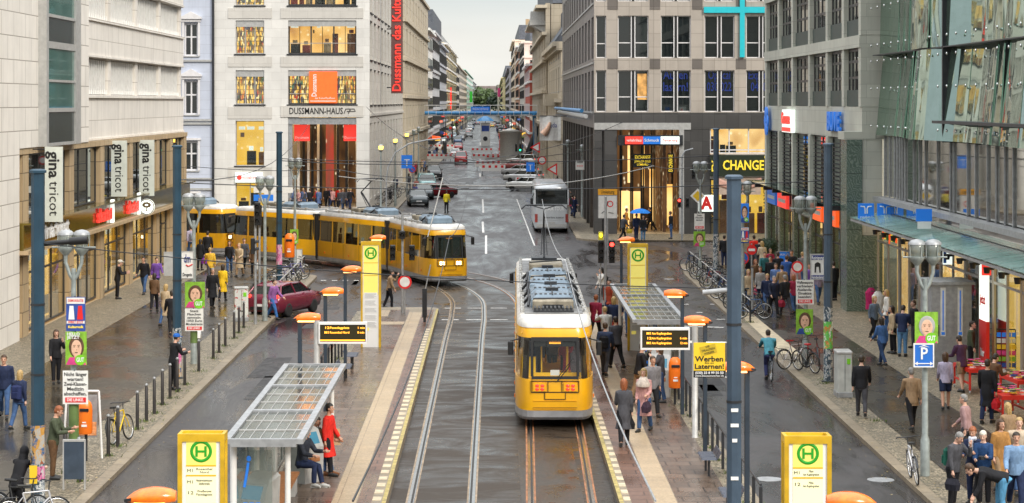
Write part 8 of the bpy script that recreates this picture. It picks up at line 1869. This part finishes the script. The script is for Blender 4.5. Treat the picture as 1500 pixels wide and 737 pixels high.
# ------------------------------------------------------------------ the people, one by one
NAVY=(.02,.03,.075); BLK=(.014,.014,.017); JEAN=(.055,.11,.24); LJ=(.12,.26,.45); BEI=(.5,.38,.24); GRY=(.07,.07,.08); BRN=(.13,.07,.035); RED=(.72,.03,.02); YEL=(.7,.42,.04); WHT=(.72,.7,.66); PUR=(.16,.07,.32); OLV=(.07,.085,.05); PNK=(.6,.32,.3); LIL=(.42,.38,.5); MAR=(.28,.02,.05); TANC=(.32,.21,.12)
L_ = [
 ('man in a navy sweater and blue jeans walking at the far left edge', 6,612,'walk2',NAVY,JEAN,'brown','cam',1.82),
 ('woman with a blue backpack walking away near the left edge', 28,630,'walk_f',NAVY,JEAN,'blond','away',1.66),
 ('woman all in black with a phone at her ear by the left mast', 82,562,'phone',BLK,BLK,'brown','cam',1.72),
 ('man in an olive jacket and brown trousers bent over behind the advertising board', 78,702,'hold',OLV,BRN,'red','right',1.75),
 ('hooded person in black leaning over a bicycle in the bottom left corner', 24,764,'hooded',BLK,BLK,'dark',150,1.6),
 ('man in black leaning at the shop column with a pale cap', 172,438,'hold',BLK,BLK,'grey','right',1.78),
 ('man in a black jacket and jeans strolling past the stone columns', 211,431,'walk2',BLK,JEAN,'dark','cam',1.78),
 ('person in a purple jacket beside the black jacketed stroller', 229,428,'walk',PUR,JEAN,'dark','cam',1.68),
 ('woman in dark brown walking behind the beige one', 226,457,'walk_f',BRN,BLK,'dark','away',1.68),
 ('woman in a beige jacket with a rust bag beside the second mast', 242,478,'coat_f',BEI,JEAN,'blond','away',1.7),
 ('dark clothed person half behind the second mast', 252,492,'walk',BLK,BLK,'dark','away',1.76),
 ('man in a blue cap and black jacket standing in the bollard row', 254,571,'hold',BLK,BLK,'dark',130,1.74),
 ('person in a pale shirt with a pack at the tram crossing', 280,375,'walk2',LIL,JEAN,'dark','away',1.8),
 ('tall man in black at the tram crossing', 304,388,'stand',BLK,BLK,'dark','away',1.84),
 ('person in black with a purple satchel near the crossing', 293,396,'stand_f',BLK,BLK,'dark','away',1.66),
 ('person in a mustard top walking beside the lamp post', 308,412,'walk',YEL,GRY,'blond','away',1.72),
 ('woman in a bright yellow coat with flowers', 326,441,'coat_f',(.8,.5,.02),BLK,'dark','away',1.66),
 ('man in a black coat beside the yellow coated woman', 311,452,'coat',BLK,BLK,'grey','cam',1.76),
 ('woman in a black jacket and jeans walking towards the viewer', 336,401,'walk_f',BLK,JEAN,'brown','cam',1.74),
 ('woman in a long beige trench coat walking towards the viewer', 351,405,'coat_f',BEI,TANC,'blond','cam',1.74),
 ('person in dark clothes behind the beige trench coat', 357,396,'walk',GRY,BLK,'brown','cam',1.74),
 ('person with a white shopping bag by the traffic light', 372,404,'stand_f',BRN,BLK,'dark','cam',1.66),
 ('person in a violet top and bright blue trousers stepping off the kerb', 400,468,'walk',(.3,.12,.34),(.05,.16,.42),'dark','right',1.7),
 ('person in a dark jacket crossing with a tan box at the platform end', 570,452,'raise',TANC,BLK,'dark','right',1.7),
 ('woman in a bright red coat standing at the left shelter', 480,697,'coat',RED,BLK,'black','right',1.72),
 ('man in a white jacket with a black pack by the right platform light', 882,449,'phone',WHT,GRY,'black','left',1.7),
 ('woman in a navy jacket and red trousers on the right platform', 899,503,'walk_f',NAVY,(.5,.07,.05),'blond','away',1.74),
 ('person in a maroon sweater beside the tram', 872,498,'walk',MAR,BLK,'red','away',1.72),
 ('person in jeans at the corner of the right shelter', 922,492,'stand',NAVY,JEAN,'dark','away',1.78),
 ('man in a dark blue jacket walking along the tram side', 886,551,'walk2',(.035,.05,.1),GRY,'brown','away',1.76),
 ('person in a cream top behind the dark blue jacket', 888,520,'raise',WHT,GRY,'blond','away',1.7),
 ('woman in a charcoal suit with auburn hair walking up the platform', 914,653,'coat_f',GRY,BLK,'red','away',1.74),
 ('woman in a pink and cream coat with a shawl on the right platform', 944,632,'coat_f',PNK,JEAN,'blond','cam',1.72),
 ('man in a black top with a tan jacket at his waist before the shelter', 936,590,'raise',BLK,TANC,'black','right',1.78),
 ('person with a phone inside the right shelter', 968,590,'phone',GRY,JEAN,'brown','left',1.7),
 ('woman in a blue plaid jacket walking towards the viewer on the right', 1292,536,'walk_f',(.06,.14,.33),(.03,.06,.14),'dark','away',1.68),
 ('woman in a beige trench at the clothes rail', 1308,518,'stand_f',BEI,BLK,'dark','left',1.7),
 ('man in a navy hooded jacket and bright jeans at the clothes rail', 1322,522,'hold',NAVY,LJ,'dark','away',1.8),
 ('person behind the navy hooded man by the shop rail', 1340,510,'stand',BLK,GRY,'brown','left',1.74),
 ('woman in a lilac top and blue shorts walking away', 1385,600,'shorts_f',LIL,NAVY,'brown','away',1.68),
 ('person in a plum jacket and shorts stooping over the books', 1409,574,'shorts',(.07,.03,.07),TANC,'dark','away',1.74),
 ('person in a brown jacket walking past the parking sign', 1336,630,'walk',TANC,BLK,'grey','away',1.74),
 ('person in a black coat reading at the book table', 1446,620,'coat',BLK,NAVY,'dark',150,1.78),
 ('person in dark trousers behind the black coat at the book table', 1454,604,'hold',BRN,NAVY,'dark',120,1.7),
 ('man in a grey jacket rubbing his face, holding a dark bag', 1396,744,'face',(.075,.075,.085),BLK,'grey',40,1.72),
 ('woman with red hair and a pale scarf next to the grey jacketed man', 1427,738,'hold_f',NAVY,NAVY,'red','cam',1.74),
 ('woman with white hair in a blue jacket looking down at a camera', 1441,742,'hold_f',(.02,.06,.16),BLK,'white',-20,1.7),
 ('person in a black leather jacket and light jeans bending down', 1468,764,'bend',BLK,(.1,.3,.5),'brown','left',1.76),
 ('person in an orange brown coat and blue scarf at the right edge', 1464,724,'coat_f',(.4,.2,.06),TANC,'brown','cam',1.74),
 ('person in a cream jacket and jeans at the far right edge', 1492,722,'walk',(.55,.45,.34),JEAN,'blond','cam',1.78),
 ('person in a dusty pink top crossing behind the bent group', 1416,676,'walk2',(.4,.25,.25),GRY,'grey','left',1.7),
 ('person in a red jacket standing high at the money shop window', 1105,392,'walk2',RED,LJ,'dark','away',1.78),
 ('person in dark clothes leaning by the bicycle rack mast', 1061,392,'stand',BLK,NAVY,'dark','away',1.74),
 ('pair walker in navy under the blue umbrella at the granite portal', 932,352,'stand',NAVY,NAVY,'dark','cam',1.72),
 ('second walker in blue jeans sharing the blue umbrella', 942,353,'stand_f',BLK,LJ,'dark','cam',1.66),
 ('person in black and jeans waiting at the right jamb of the portal', 983,350,'stand',BLK,JEAN,'brown','left',1.8),
 ('person in dark clothes stepping out of the portal', 953,339,'walk',BLK,BLK,'dark','left',1.72),
 ('person in an orange jacket inside the portal', 917,342,'coat',(.6,.25,.03),GRY,'dark','right',1.72),
 ('person in dark clothes with a yellow bag at the portal', 913,352,'walk2',GRY,BLK,'dark','right',1.7),
 ('woman in a beige cardigan and pink shirt at the front left of the crowd', 1096,452,'coat_f',BEI,BLK,'blond','cam',1.72),
 ('woman in grey with a pink bag in the crowd', 1114,446,'stand_f',(.3,.29,.28),NAVY,'brown','cam',1.68),
 ('man in a dark suit and white collar at the front of the crowd', 1133,464,'walk2',(.02,.025,.05),BLK,'grey','cam',1.74),
 ('person in navy just behind the dark suited man', 1124,459,'walk',NAVY,JEAN,'blond','cam',1.72),
 ('person in black with a wine bag in the crowd', 1151,462,'walk2',BLK,GRY,'grey','away',1.72),
 ('person in crimson at the right of the crowd', 1163,460,'walk_f',MAR,JEAN,'red','away',1.7),
 ('person in a blue striped shirt in the crowd centre', 1137,440,'walk',(.12,.2,.42),JEAN,'brown','cam',1.72),
 ('person in brown in the crowd beside the post', 1106,432,'walk_f',BRN,BLK,'red','cam',1.68),
 ('man in black suit left of the crowd post', 1093,424,'coat',BLK,BLK,'blond','cam',1.72),
 ('person in a dark coat deep in the crowd', 1129,430,'coat',BLK,GRY,'dark','cam',1.76),
 ('tall person in black near the blue billboard', 1140,425,'coat',BLK,BLK,'dark','away',1.82),
 ('person in blue beside the blue billboard', 1152,428,'walk2',(.03,.09,.3),NAVY,'brown','away',1.76),
 ('person in a cream coat in front of the money shop', 1117,404,'coat_f',(.6,.5,.36),BEI,'blond','away',1.8),
 ('person in grey far back in the crowd', 1101,410,'walk',GRY,BLK,'grey','cam',1.72),
 ('person in pink at the back right of the crowd', 1165,438,'stand_f',PNK,BLK,'dark','away',1.68),
 ('person in a lilac jacket and jeans right of the cleaning board', 1199,446,'walk_f',(.25,.2,.27),JEAN,'brown','cam',1.7),
 ('person in violet beside the lamp under the cleaning board', 1186,440,'walk',PUR,NAVY,'dark','cam',1.72),
 ('person in dark clothes behind the slate mast', 1222,440,'stand',BLK,BLK,'dark','away',1.74),
 ('walker in green by the money shop', 1080,408,'walk',(.1,.2,.12),GRY,'dark','cam',1.72),
 ('person in a yellow safety vest on the street behind the crossing tram', 654,311,'stand',(.75,.6,.03),BLK,'dark','away',1.78),
 ('person in red near the left parked bicycles', 610,288,'stand',(.4,.1,.08),JEAN,'dark','cam',1.74),
 ('person in blue by the left parked cars', 608,296,'walk',(.1,.1,.3),GRY,'grey','cam',1.7),
 ('man in charcoal striding up the right platform beside the tram nose', 903,540,'walk2',GRY,BLK,'dark','away',1.76),
 ('woman in a tan coat on the right platform near the lights', 906,475,'coat_f',TANC,BLK,'brown','away',1.7),
 ('person in rust red passing the far end of the right shelter', 893,470,'walk',(.35,.06,.03),NAVY,'dark','cam',1.72),
 ('person in grey behind the pink coat on the right platform', 955,610,'walk2',(.2,.19,.2),BLK,'brown','cam',1.74),
 ('person in black walking in the middle of the right pavement', 1262,610,'walk2',BLK,GRY,'dark','away',1.76),
 ('person in dusty blue behind the plaid jacket', 1280,498,'walk_f',(.12,.16,.22),BLK,'blond','cam',1.68),
 ('person in white at the shop by the marble corner', 1300,488,'stand_f',WHT,JEAN,'blond','left',1.68),
 ('person in olive by the bookshop racks', 1422,548,'stand',OLV,BLK,'dark','right',1.74),
 ('person in tan walking behind the right edge group', 1478,690,'walk_f',TANC,GRY,'blond','away',1.68),
 ('person in sky blue at the right bottom edge', 1488,748,'walk2',(.2,.32,.5),NAVY,'dark','cam',1.76),
 ('person in black at the back of the money shop crowd', 1112,398,'coat',BLK,BLK,'dark','away',1.74),
 ('person in burgundy near the box trees', 1128,412,'walk_f',MAR,BLK,'brown','cam',1.68),
 ('person in slate at the crowd edge by the kerb', 1090,440,'walk',(.1,.12,.16),BLK,'grey','cam',1.74),
 ('person in camel deep in the crowd', 1146,446,'coat',TANC,BLK,'dark','away',1.74),
 ('person in teal deep in the crowd', 1120,420,'walk2',(.03,.14,.15),NAVY,'dark','cam',1.72),
 ('person in black right of the blue billboard', 1160,420,'coat',BLK,BLK,'dark','cam',1.78),
 ('person in grey with fair hair by the shop columns', 1176,420,'walk',(.22,.21,.22),JEAN,'blond','away',1.72),
]
PP = {}
for (lab, px, py, pose, top, legs, hair, face, h) in L_:
 z = .22 if (470 < px < 500 and py > 600) or 860 < px < 975 and py > 445 else .13
 if lab.startswith(('person in a yellow safety','person in a dark jacket crossing')): z = .0
 PP[lab] = person(lab, px, py, pose, top, legs, hair, face, h, z)
def P_(s): return next(v for k, v in PP.items() if k.startswith(s))
def pose_of(s): return next(l[3] for l in L_ if l[0].startswith(s))
for s, lab, c, b, side in (('man in a grey jacket rubbing','black rucksack hanging from the hand of the grey jacketed man',(.02,.02,.03),1.0,-1),('woman in a charcoal suit','dark handbag carried by the woman in the charcoal suit',BLK,1.0,-1),('woman in a beige jacket with a rust','rust coloured bag of the beige jacketed woman',(.3,.07,.03),1.1,-1),('person with a white shopping','white shopping bag by the traffic light',(.75,.74,.7),1.2,1),('woman in grey with a pink','pink bag carried in the crowd',(.75,.1,.2),1.1,-1),('person in black with a wine','wine red bag in the crowd',(.35,.02,.05),1.1,1),('person in black with a purple','purple satchel near the tram crossing',(.25,.05,.4),1.2,-1),('person in a black coat reading','red bag of the black coated reader',(.6,.02,.03),1.1,-1),('woman in a pink and cream','dark bag of the woman in the pink coat',(.05,.03,.05),1.1,1),('person in dark clothes with a yellow','yellow bag at the granite portal',(.7,.5,.05),1.1,-1)):
 bag(lab, P_(s), pose_of(s), side, c, b)
for s, lab, c in (('woman with a blue backpack','blue backpack of the walker near the left edge',(.02,.03,.1)),('man in a white jacket','black backpack on the white jacketed man',BLK),('man in a grey jacket rubbing','green and black backpack on the grey jacketed man',(.02,.13,.09)),('person in a pale shirt','grey backpack at the tram crossing',(.25,.28,.35)),('man in a dark blue jacket walking','black backpack on the walker beside the tram',BLK)):
 backpack(lab, P_(s), pose_of(s), c)
# caps, scarf, umbrella, box, camera
def at_head(s, dz=0, dy=0):
 t = P_(s); h = POSE[pose_of(s)]['hc']*t.scale[0]; return t.location + Matrix.Rotation(t.rotation_euler.z,4,'Z') @ (h+Vector((0,dy,dz))), t.rotation_euler.z
for s, lab, c in (('man in a blue cap','blue cap on the man in the bollard row',(.02,.12,.45)),('man in black leaning','pale cap on the man at the shop column',(.6,.58,.52))):
 p, rz = at_head(s); t = thing('cap', lab, 'cap', p, rz); q = MB(); q.rings([[(.105*k*math.cos(a),.02+.12*k*math.sin(a),z) for a in [2*PI*i/14 for i in range(14)]] for k, z in ((1,.04),(1,.09),(.8,.13),(.3,.15))],0,True); o = q.build('crown', M['cloth'], t); o.color = (*c,1); q = MB(); q.rings([[(-.08,-.08,.04),(.08,-.08,.04),(.08,-.08,.055),(-.08,-.08,.055)],[(-.06,-.19,.03),(.06,-.19,.03),(.06,-.19,.04),(-.06,-.19,.04)]]); o = q.build('peak', M['cloth'], t); o.color = (*c,1)
p, rz = at_head('woman with red hair', -.16); q = MB(); q.lathe([(.07,-.03),(.1,.0),(.095,.05),(.065,.07)],n=14,cap=False); q.box(-.05,.0,-.15,-.11,-.35,.0); q.box(.01,.05,-.15,-.115,-.28,.0); o = q.build('scarf', M['cloth'], None, p, (0,0,rz)); o.color = (.72,.74,.82,1); tag(o, 'pale blue scarf round the neck of the red haired woman', 'scarf')
p, rz = at_head('woman in a pink and cream', -.2); q = MB(); q.lathe([(.2,-.18),(.22,-.1),(.12,.05),(.08,.1)],n=14,cap=False); o = q.build('shawl', M['cloth'], None, p, (0,0,rz)); o.color = (.7,.6,.52,1); tag(o, 'cream shawl over the pink coated woman on the right platform', 'shawl')
p = P_('pair walker').location; t = thing('umbrella','blue umbrella held over two walkers at the granite portal','umbrella',(p.x+.25,p.y-.1,p.z+1.1)); q = MB(); q.rings([[(r_*math.cos(2*PI*i/8),r_*math.sin(2*PI*i/8),z+(.0 if i%2 else .03)) for i in range(8)] for r_, z in ((.7,.72),(.55,.86),(.3,.97),(.03,1.02))],0,False,True,False,True); o = q.build('canopy', M['cloth'], t); o.color = (.02,.2,.65,1); q = MB(); q.tube([(0,0,0),(0,0,1.06)],.012,6); q.build('stick', M['dark'], t)
t = P_('woman with white hair'); j = POSE['hold_f']['J']; p = t.location+Matrix.Rotation(t.rotation_euler.z,4,'Z')@((j['w-1']+j['w1'])/2*t.scale[0]); o = thing('camera_body','small dark camera in the hands of the white haired woman','camera',(p.x,p.y-.08,p.z+.02)); q = MB(); q.bbox(-.07,.07,-.03,.03,-.04,.05,.01); q.build('casing', M['black'], o); q = MB(); q.lathe([(.035,0),(.035,.05)],n=12); q.build('lens_tube', M['dark'], o, (0,-.03,0), (PI/2,0,0))
# two seated people and what they hold
for lab, px, py, c, l, dx in (('person seated in the left shelter in a dark jacket and white shoes', 427,712,(.03,.035,.05),NAVY,0),('person seated in the left shelter in blue jeans holding a cardboard sheet', 446,694,(.05,.045,.04),JEAN,0)):
 p = G(px,py,.22); PP[lab] = person(lab, 0,0,'sit',c,l,'dark',62,1.74,loc=Vector((-4.62+(.1 if 'jeans' in lab else 0),p.y,.22)),shoes=(.5,.5,.48) if 'white shoes' in lab else (.2,.08,.03))
t = P_('person seated in the left shelter in blue'); p = t.location; o = thing('cardboard_sheet','tan cardboard sheet held by the seated person in jeans','cardboard',(p.x+.45,p.y-.12,p.z+.72)); q = MB(); q.box(-.26,.26,-.012,.012,0,.4); o2 = q.build('sheet', mat('cardboard',(.48,.32,.16),.7,var=.15), o, (0,0,0), (R(-14),0,R(12))); q = MB(); q.box(-.24,.24,-.02,-.013,.18,.21); q.build('fold', M['wood'], o2)
t = thing('shelter_bench','grey boxed bench with wooden seat in the left shelter','bench',(-4.85,47.6,.22)); q = MB()
for y in (0,1.5,3.2): q.box(-.2,.2,y,y+.6,0,.42)
q.build('pedestal', M['lgrey'], t); q = MB(); q.box(-.24,.24,-.1,3.95,.425,.47); q.build('seat', M['wood'], t)
for x, y, pose, c, lab in ((1.2,64.6,'stand',NAVY,'passenger in navy standing at the left of the tram rear window'),(2.15,65.2,'coat_f',MAR,'passenger in wine red standing at the right of the tram rear window'),(1.75,67.0,'stand_f',GRY,'passenger in grey in the aisle of the tram'),(1.45,69.5,'walk',BEI,'passenger in beige farther up the tram aisle'),(2.3,68.4,'hold',BLK,'passenger in black on the right inside the tram')):
 person(lab,0,0,pose,c,BLK,'dark','away' if 'aisle' in lab else 'cam',1.66,loc=Vector((x,y,.98)))
# crowd deep inside the two portals and far down the street
r = random.Random(11); cs = [BLK,NAVY,GRY,BRN,RED,MAR,BEI,PNK,(.1,.15,.3)]; ps = ['walk','walk2','walk_f','coat','coat_f','stand']
for i in range(15):
 person('shopper in the dim light of the corner store portal', 0,0,r.choice(ps),r.choice(cs),r.choice((BLK,NAVY,JEAN)),r.choice(('dark','brown','blond')),r.choice(('cam','away','left')),r.uniform(1.62,1.82),loc=Vector((AT(430+i*6.0,0,188).x,187.0+r.uniform(0,6),.2)),group='shoppers in the corner store portal')
for i in range(34):
 Y = r.uniform(345,760); s_ = r.choice((-1,1,1)); x = (r.uniform(-10.2,-7) if s_ < 0 else r.uniform(2.0,5.8))-.00375*(Y-200)
 person('tiny far off pedestrian on the pavement beyond the pipe bridge', 0,0,r.choice(ps),r.choice(cs),r.choice((BLK,NAVY,JEAN)),r.choice(('dark','brown','blond')),r.choice(('cam','away')),r.uniform(1.62,1.82),loc=Vector((x,Y,.12)),group='far pedestrians beyond the pipe bridge')
for i in range(9):
 person('distant pedestrian passing along the granite arcade', 0,0,r.choice(ps),r.choice(cs),r.choice((BLK,NAVY)),'dark',r.choice(('cam','away')),1.72,loc=Vector((r.uniform(5.9,6.6),r.uniform(172,225),.13)),group='walkers along the granite arcade')
for i in range(6):
 person('distant pedestrian on the pavement of the corner store', 0,0,r.choice(ps),r.choice(cs),r.choice((BLK,NAVY)),'dark',r.choice(('cam','away')),1.72,loc=Vector((r.uniform(-10.3,-9),r.uniform(215,300),.13)),group='walkers past the corner store')
for i in range(44):
 Y = r.uniform(352,900); s_ = r.choice((-1,1)); x = (-10.6 if s_ < 0 else 6.8)-.00375*(Y-200); q = MB(); w = r.uniform(.8,2.2); z = r.uniform(2.6,4); q.extr([(0,z),(-s_*r.uniform(.5,1.0),z-.2),(-s_*1.0,z-.7),(0,z-.7)],1,-w/2,w/2); tag(q.build('shop_awning', M[r.choice(('p_red','cream','lit_yellow','p_red','lit_white','p_blue','dark','lit_orange','cream','p_green','white','grey'))], None, (x,Y,0)),'small far shop awning beyond the pipe bridge','awning','far shop awnings down the street')
# far signs, lamps and lights that fill the roadworks
for i in range(14):
 Y = 380+i*38; s_ = -1 if i % 2 else 1; x = (-8.6 if s_ < 0 else 5.3)-.00375*(Y-200); t = thing('street_lamp','slim far street lamp beyond the pipe bridge','street lamp',(x,Y,0),0,'far street lamps'); q = MB(); q.lathe([(.1,0),(.07,6.5)],n=6); q.build('post', M['dark'], t); q = MB(); q.ball((0,0,6.7),(.3,.3,.35),8); q.build('globe', M['globe'], t)
for i, (px, y, Y, m, lab) in enumerate(((646,178,420,'lit_orange','orange shop sign far down the left side'),(663,176,500,'lit_yellow','yellow shop sign far down the left side'),(743,176,430,'lit_redsign','red shop sign far down the right side'),(753,181,380,'lit_orange','orange shop sign past the silo'),(650,205,350,'lit_white','white shop sign by the left barriers'),(677,172,620,'lit_redsign','small red sign in the far street'),(735,171,640,'lit_bluesign','small blue sign in the far street'),(649,170,400,'lit_redsign','red oval sign under the left end of the pipes'),(760,175,370,'lit_bluesign','blue sign under the right end of the pipes'))):
 p = AT(px,y,Y); t = thing('far_sign', lab, 'sign', p, 0, 'small signs far down the street'); q = MB(); w = Y/FPX*4.5; q.box(-w/2,w/2,-.1,.1,-w*.3,w*.3); q.build('panel', M[m], t); q = MB(); q.box(-w*.35,w*.35,-.13,-.101,-w*.06,w*.08); q.build('print', M['let_white'], t); q = MB(); q.tube([(0,.15,-p.z),(0,.15,w*.3)],.06,6); q.build('post', M['dark'], t)
# ------------------------------------------------------------------ bicycles
p = G(178,648,.13); bike('yellow bicycle leaning between bollards on the left kerb', p, 165, (.75,.5,.02), tilt=8)
p = G(1348,706,.13); bike('silver bicycle locked to the parking sign lamp', (p.x-.15,p.y,p.z), 178, (.6,.6,.62))
p = G(1166,540,.13); bike('silver bicycle with red trim at the portrait poster lamp', p, 125, (.55,.5,.5), (.6,.02,.03)); p = G(1182,545,.13); bike('black bicycle with a red saddle at the portrait poster lamp', p, 205, (.05,.05,.05), (.6,.02,.03)); p = G(1200,536,.13); bike('dark red bicycle against the slate mast', p, 172, (.3,.02,.02))
p = G(30,770,.13); bike('black bicycle beside the hooded person in the bottom left corner', (p.x-.1,p.y,p.z), 70, (.03,.03,.03)); p = G(52,790,.13); bike('silver framed bicycle at the foot of the nearest left mast', (p.x-.25,p.y+.9,p.z), 112, (.5,.5,.52))
r = random.Random(3)
RK = railing('steel bicycle rack rails on the right kerb by the pharmacy', [(10.75,92,.13),(10.85,122,.13)], .95, 'bicycle_rack', 'lgrey', (1.0,.45), 2.6); RK['category'] = 'bicycle rack'
for i in range(15): bike('bicycle in the right kerb rack, %s from the viewer' % ORD[i], (11.05+r.uniform(-.1,.2),93.5+i*1.9,.13), r.choice((0,180))+r.uniform(60,95), r.choice(((.03,.03,.03),(.4,.4,.42),(.3,.02,.02),(.03,.08,.2))), group='bicycles in the right kerb rack', tilt=r.uniform(-8,8))
RL = railing('pale steel bicycle rack rails on the left corner', [(-10.0,100,.13),(-10.3,118,.13)], .95, 'bicycle_rack', 'lgrey', (1.0,.5), 2.6); RL['category'] = 'bicycle rack'
for i in range(9): bike('bicycle in the left corner rack, %s from the viewer' % ORD[i], (-10.5-r.uniform(0,.3),101+i*1.9,.13), r.uniform(60,110), r.choice(((.03,.03,.03),(.5,.5,.52),(.1,.1,.3))), group='bicycles in the left corner rack', tilt=r.uniform(-8,8))
for i in range(9): bike('bicycle parked along the corner store, %s from the viewer' % ORD[i], (-9.9+r.uniform(-.3,.2),196+i*3.4,.13), r.uniform(40,120), r.choice(((.03,.03,.03),(.5,.5,.52),(.15,.15,.15))), group='bicycles along the corner store')
t = person('cyclist riding on the right road, seen from behind', 0,0,'ride',(.08,.3,.38),(.05,.06,.16),'dark','away',1.76,loc=Vector((9.3,74.0,.02))); bike('bicycle of the rider on the right road', (9.3,74.0,.0), 180, (.2,.25,.3), tilt=0)
p = G(276,512,.13); t = thing('scooter','white motor scooter parked behind the second left lamp','scooter',(p.x+.2,p.y+.6,.13),R(190)); q = MB(); q.rings([[(-.16,-.2,.35),(.16,-.2,.35),(.16,-.2,.45),(-.16,-.2,.45)],[(-.2,.3,.35),(.2,.3,.35),(.17,.3,.75),(-.17,.3,.75)],[(-.14,.85,.45),(.14,.85,.45),(.1,.85,.7),(-.1,.85,.7)]],0,True); q.rings([[(-.2,-.55,.35),(.2,-.55,.35),(.2,-.45,.35),(-.2,-.45,.35)],[(-.16,-.45,1.0),(.16,-.45,1.0),(.16,-.38,1.0),(-.16,-.38,1.0)]]); q.build('body', M['let_white'], t); q = MB(); q.bbox(-.14,.14,.0,.75,.752,.84,.04); q.build('saddle', M['black'], t); q = MB(); q.tube([(-.32,-.38,1.05),(.32,-.38,1.05)],.02,6); q.build('handlebar', M['dark'], t); q = MB(); q.ball((0,-.5,.85),(.09,.06,.09),8); q.build('headlight', M['lgrey'], t)
for y in (-.55,.65): q = MB(); q.lathe([(.14,-.05),(.22,-.06),(.24,0),(.22,.06),(.14,.05)],n=16); q.v = [(z,yy,x) for x,yy,z in q.v]; q.build('wheel', M['tyre'], t, (0,y,.24))
# litter of leaves and weeds on the kerbs
def weeds():
 q = MB(); r = random.Random(9); spots = [(p.x, p.y) for p in (G(a,b,.13) for a, b in ys)] + [(5.75,y) for y in range(48,68,2)] + [(-5.6,y) for y in range(58,80,2)] + [(11.1,63.5),(10.9,72),(11.0,73)] + [(10.8,y) for y in range(92,120,3)]
 for cx, cy in spots:
  for i in range(26):
   a = r.uniform(0,6.28); d = abs(r.gauss(0,.16)); x = cx+d*math.cos(a); y = cy+d*math.sin(a); h = r.uniform(.03,.13); b = r.uniform(0,6.28); z = .13 if abs(cx) > 8 else .22; q.add([(x-.012,y,z),(x+.012,y,z),(x+.06*math.cos(b),y+.06*math.sin(b),z+h)],[(0,1,2)])
 o = q.build('weeds', mat('weed_green',(.09,.13,.02),.7,var=.3)); tag(o,'green weeds growing at the foot of bollards and railings','weeds',kind='stuff')
 q = MB()
 for i in range(420):
  s_ = r.choice((-1,1)); x = s_*(9.5 if s_ < 0 else 10.1)+(r.gauss(.0,.35))*1.0; y = r.uniform(50,110); z = .013 if abs(x) < (9.4 if s_ < 0 else 10.0) else .128; a = r.uniform(0,3.1); w = r.uniform(.02,.05); q.add([(x-w*math.cos(a),y-w*math.sin(a),z),(x+w*.5,y-w*.3,z+.004),(x+w*math.cos(a),y+w*math.sin(a),z),(x-w*.5,y+w*.3,z+.006)],[(0,1,2,3)])
 o = q.build('fallen_leaves', mat('dry_leaf',(.5,.38,.16),.6,var=.4)); tag(o,'fallen pale leaves and litter along the kerb gutters','leaves',kind='stuff')
weeds()
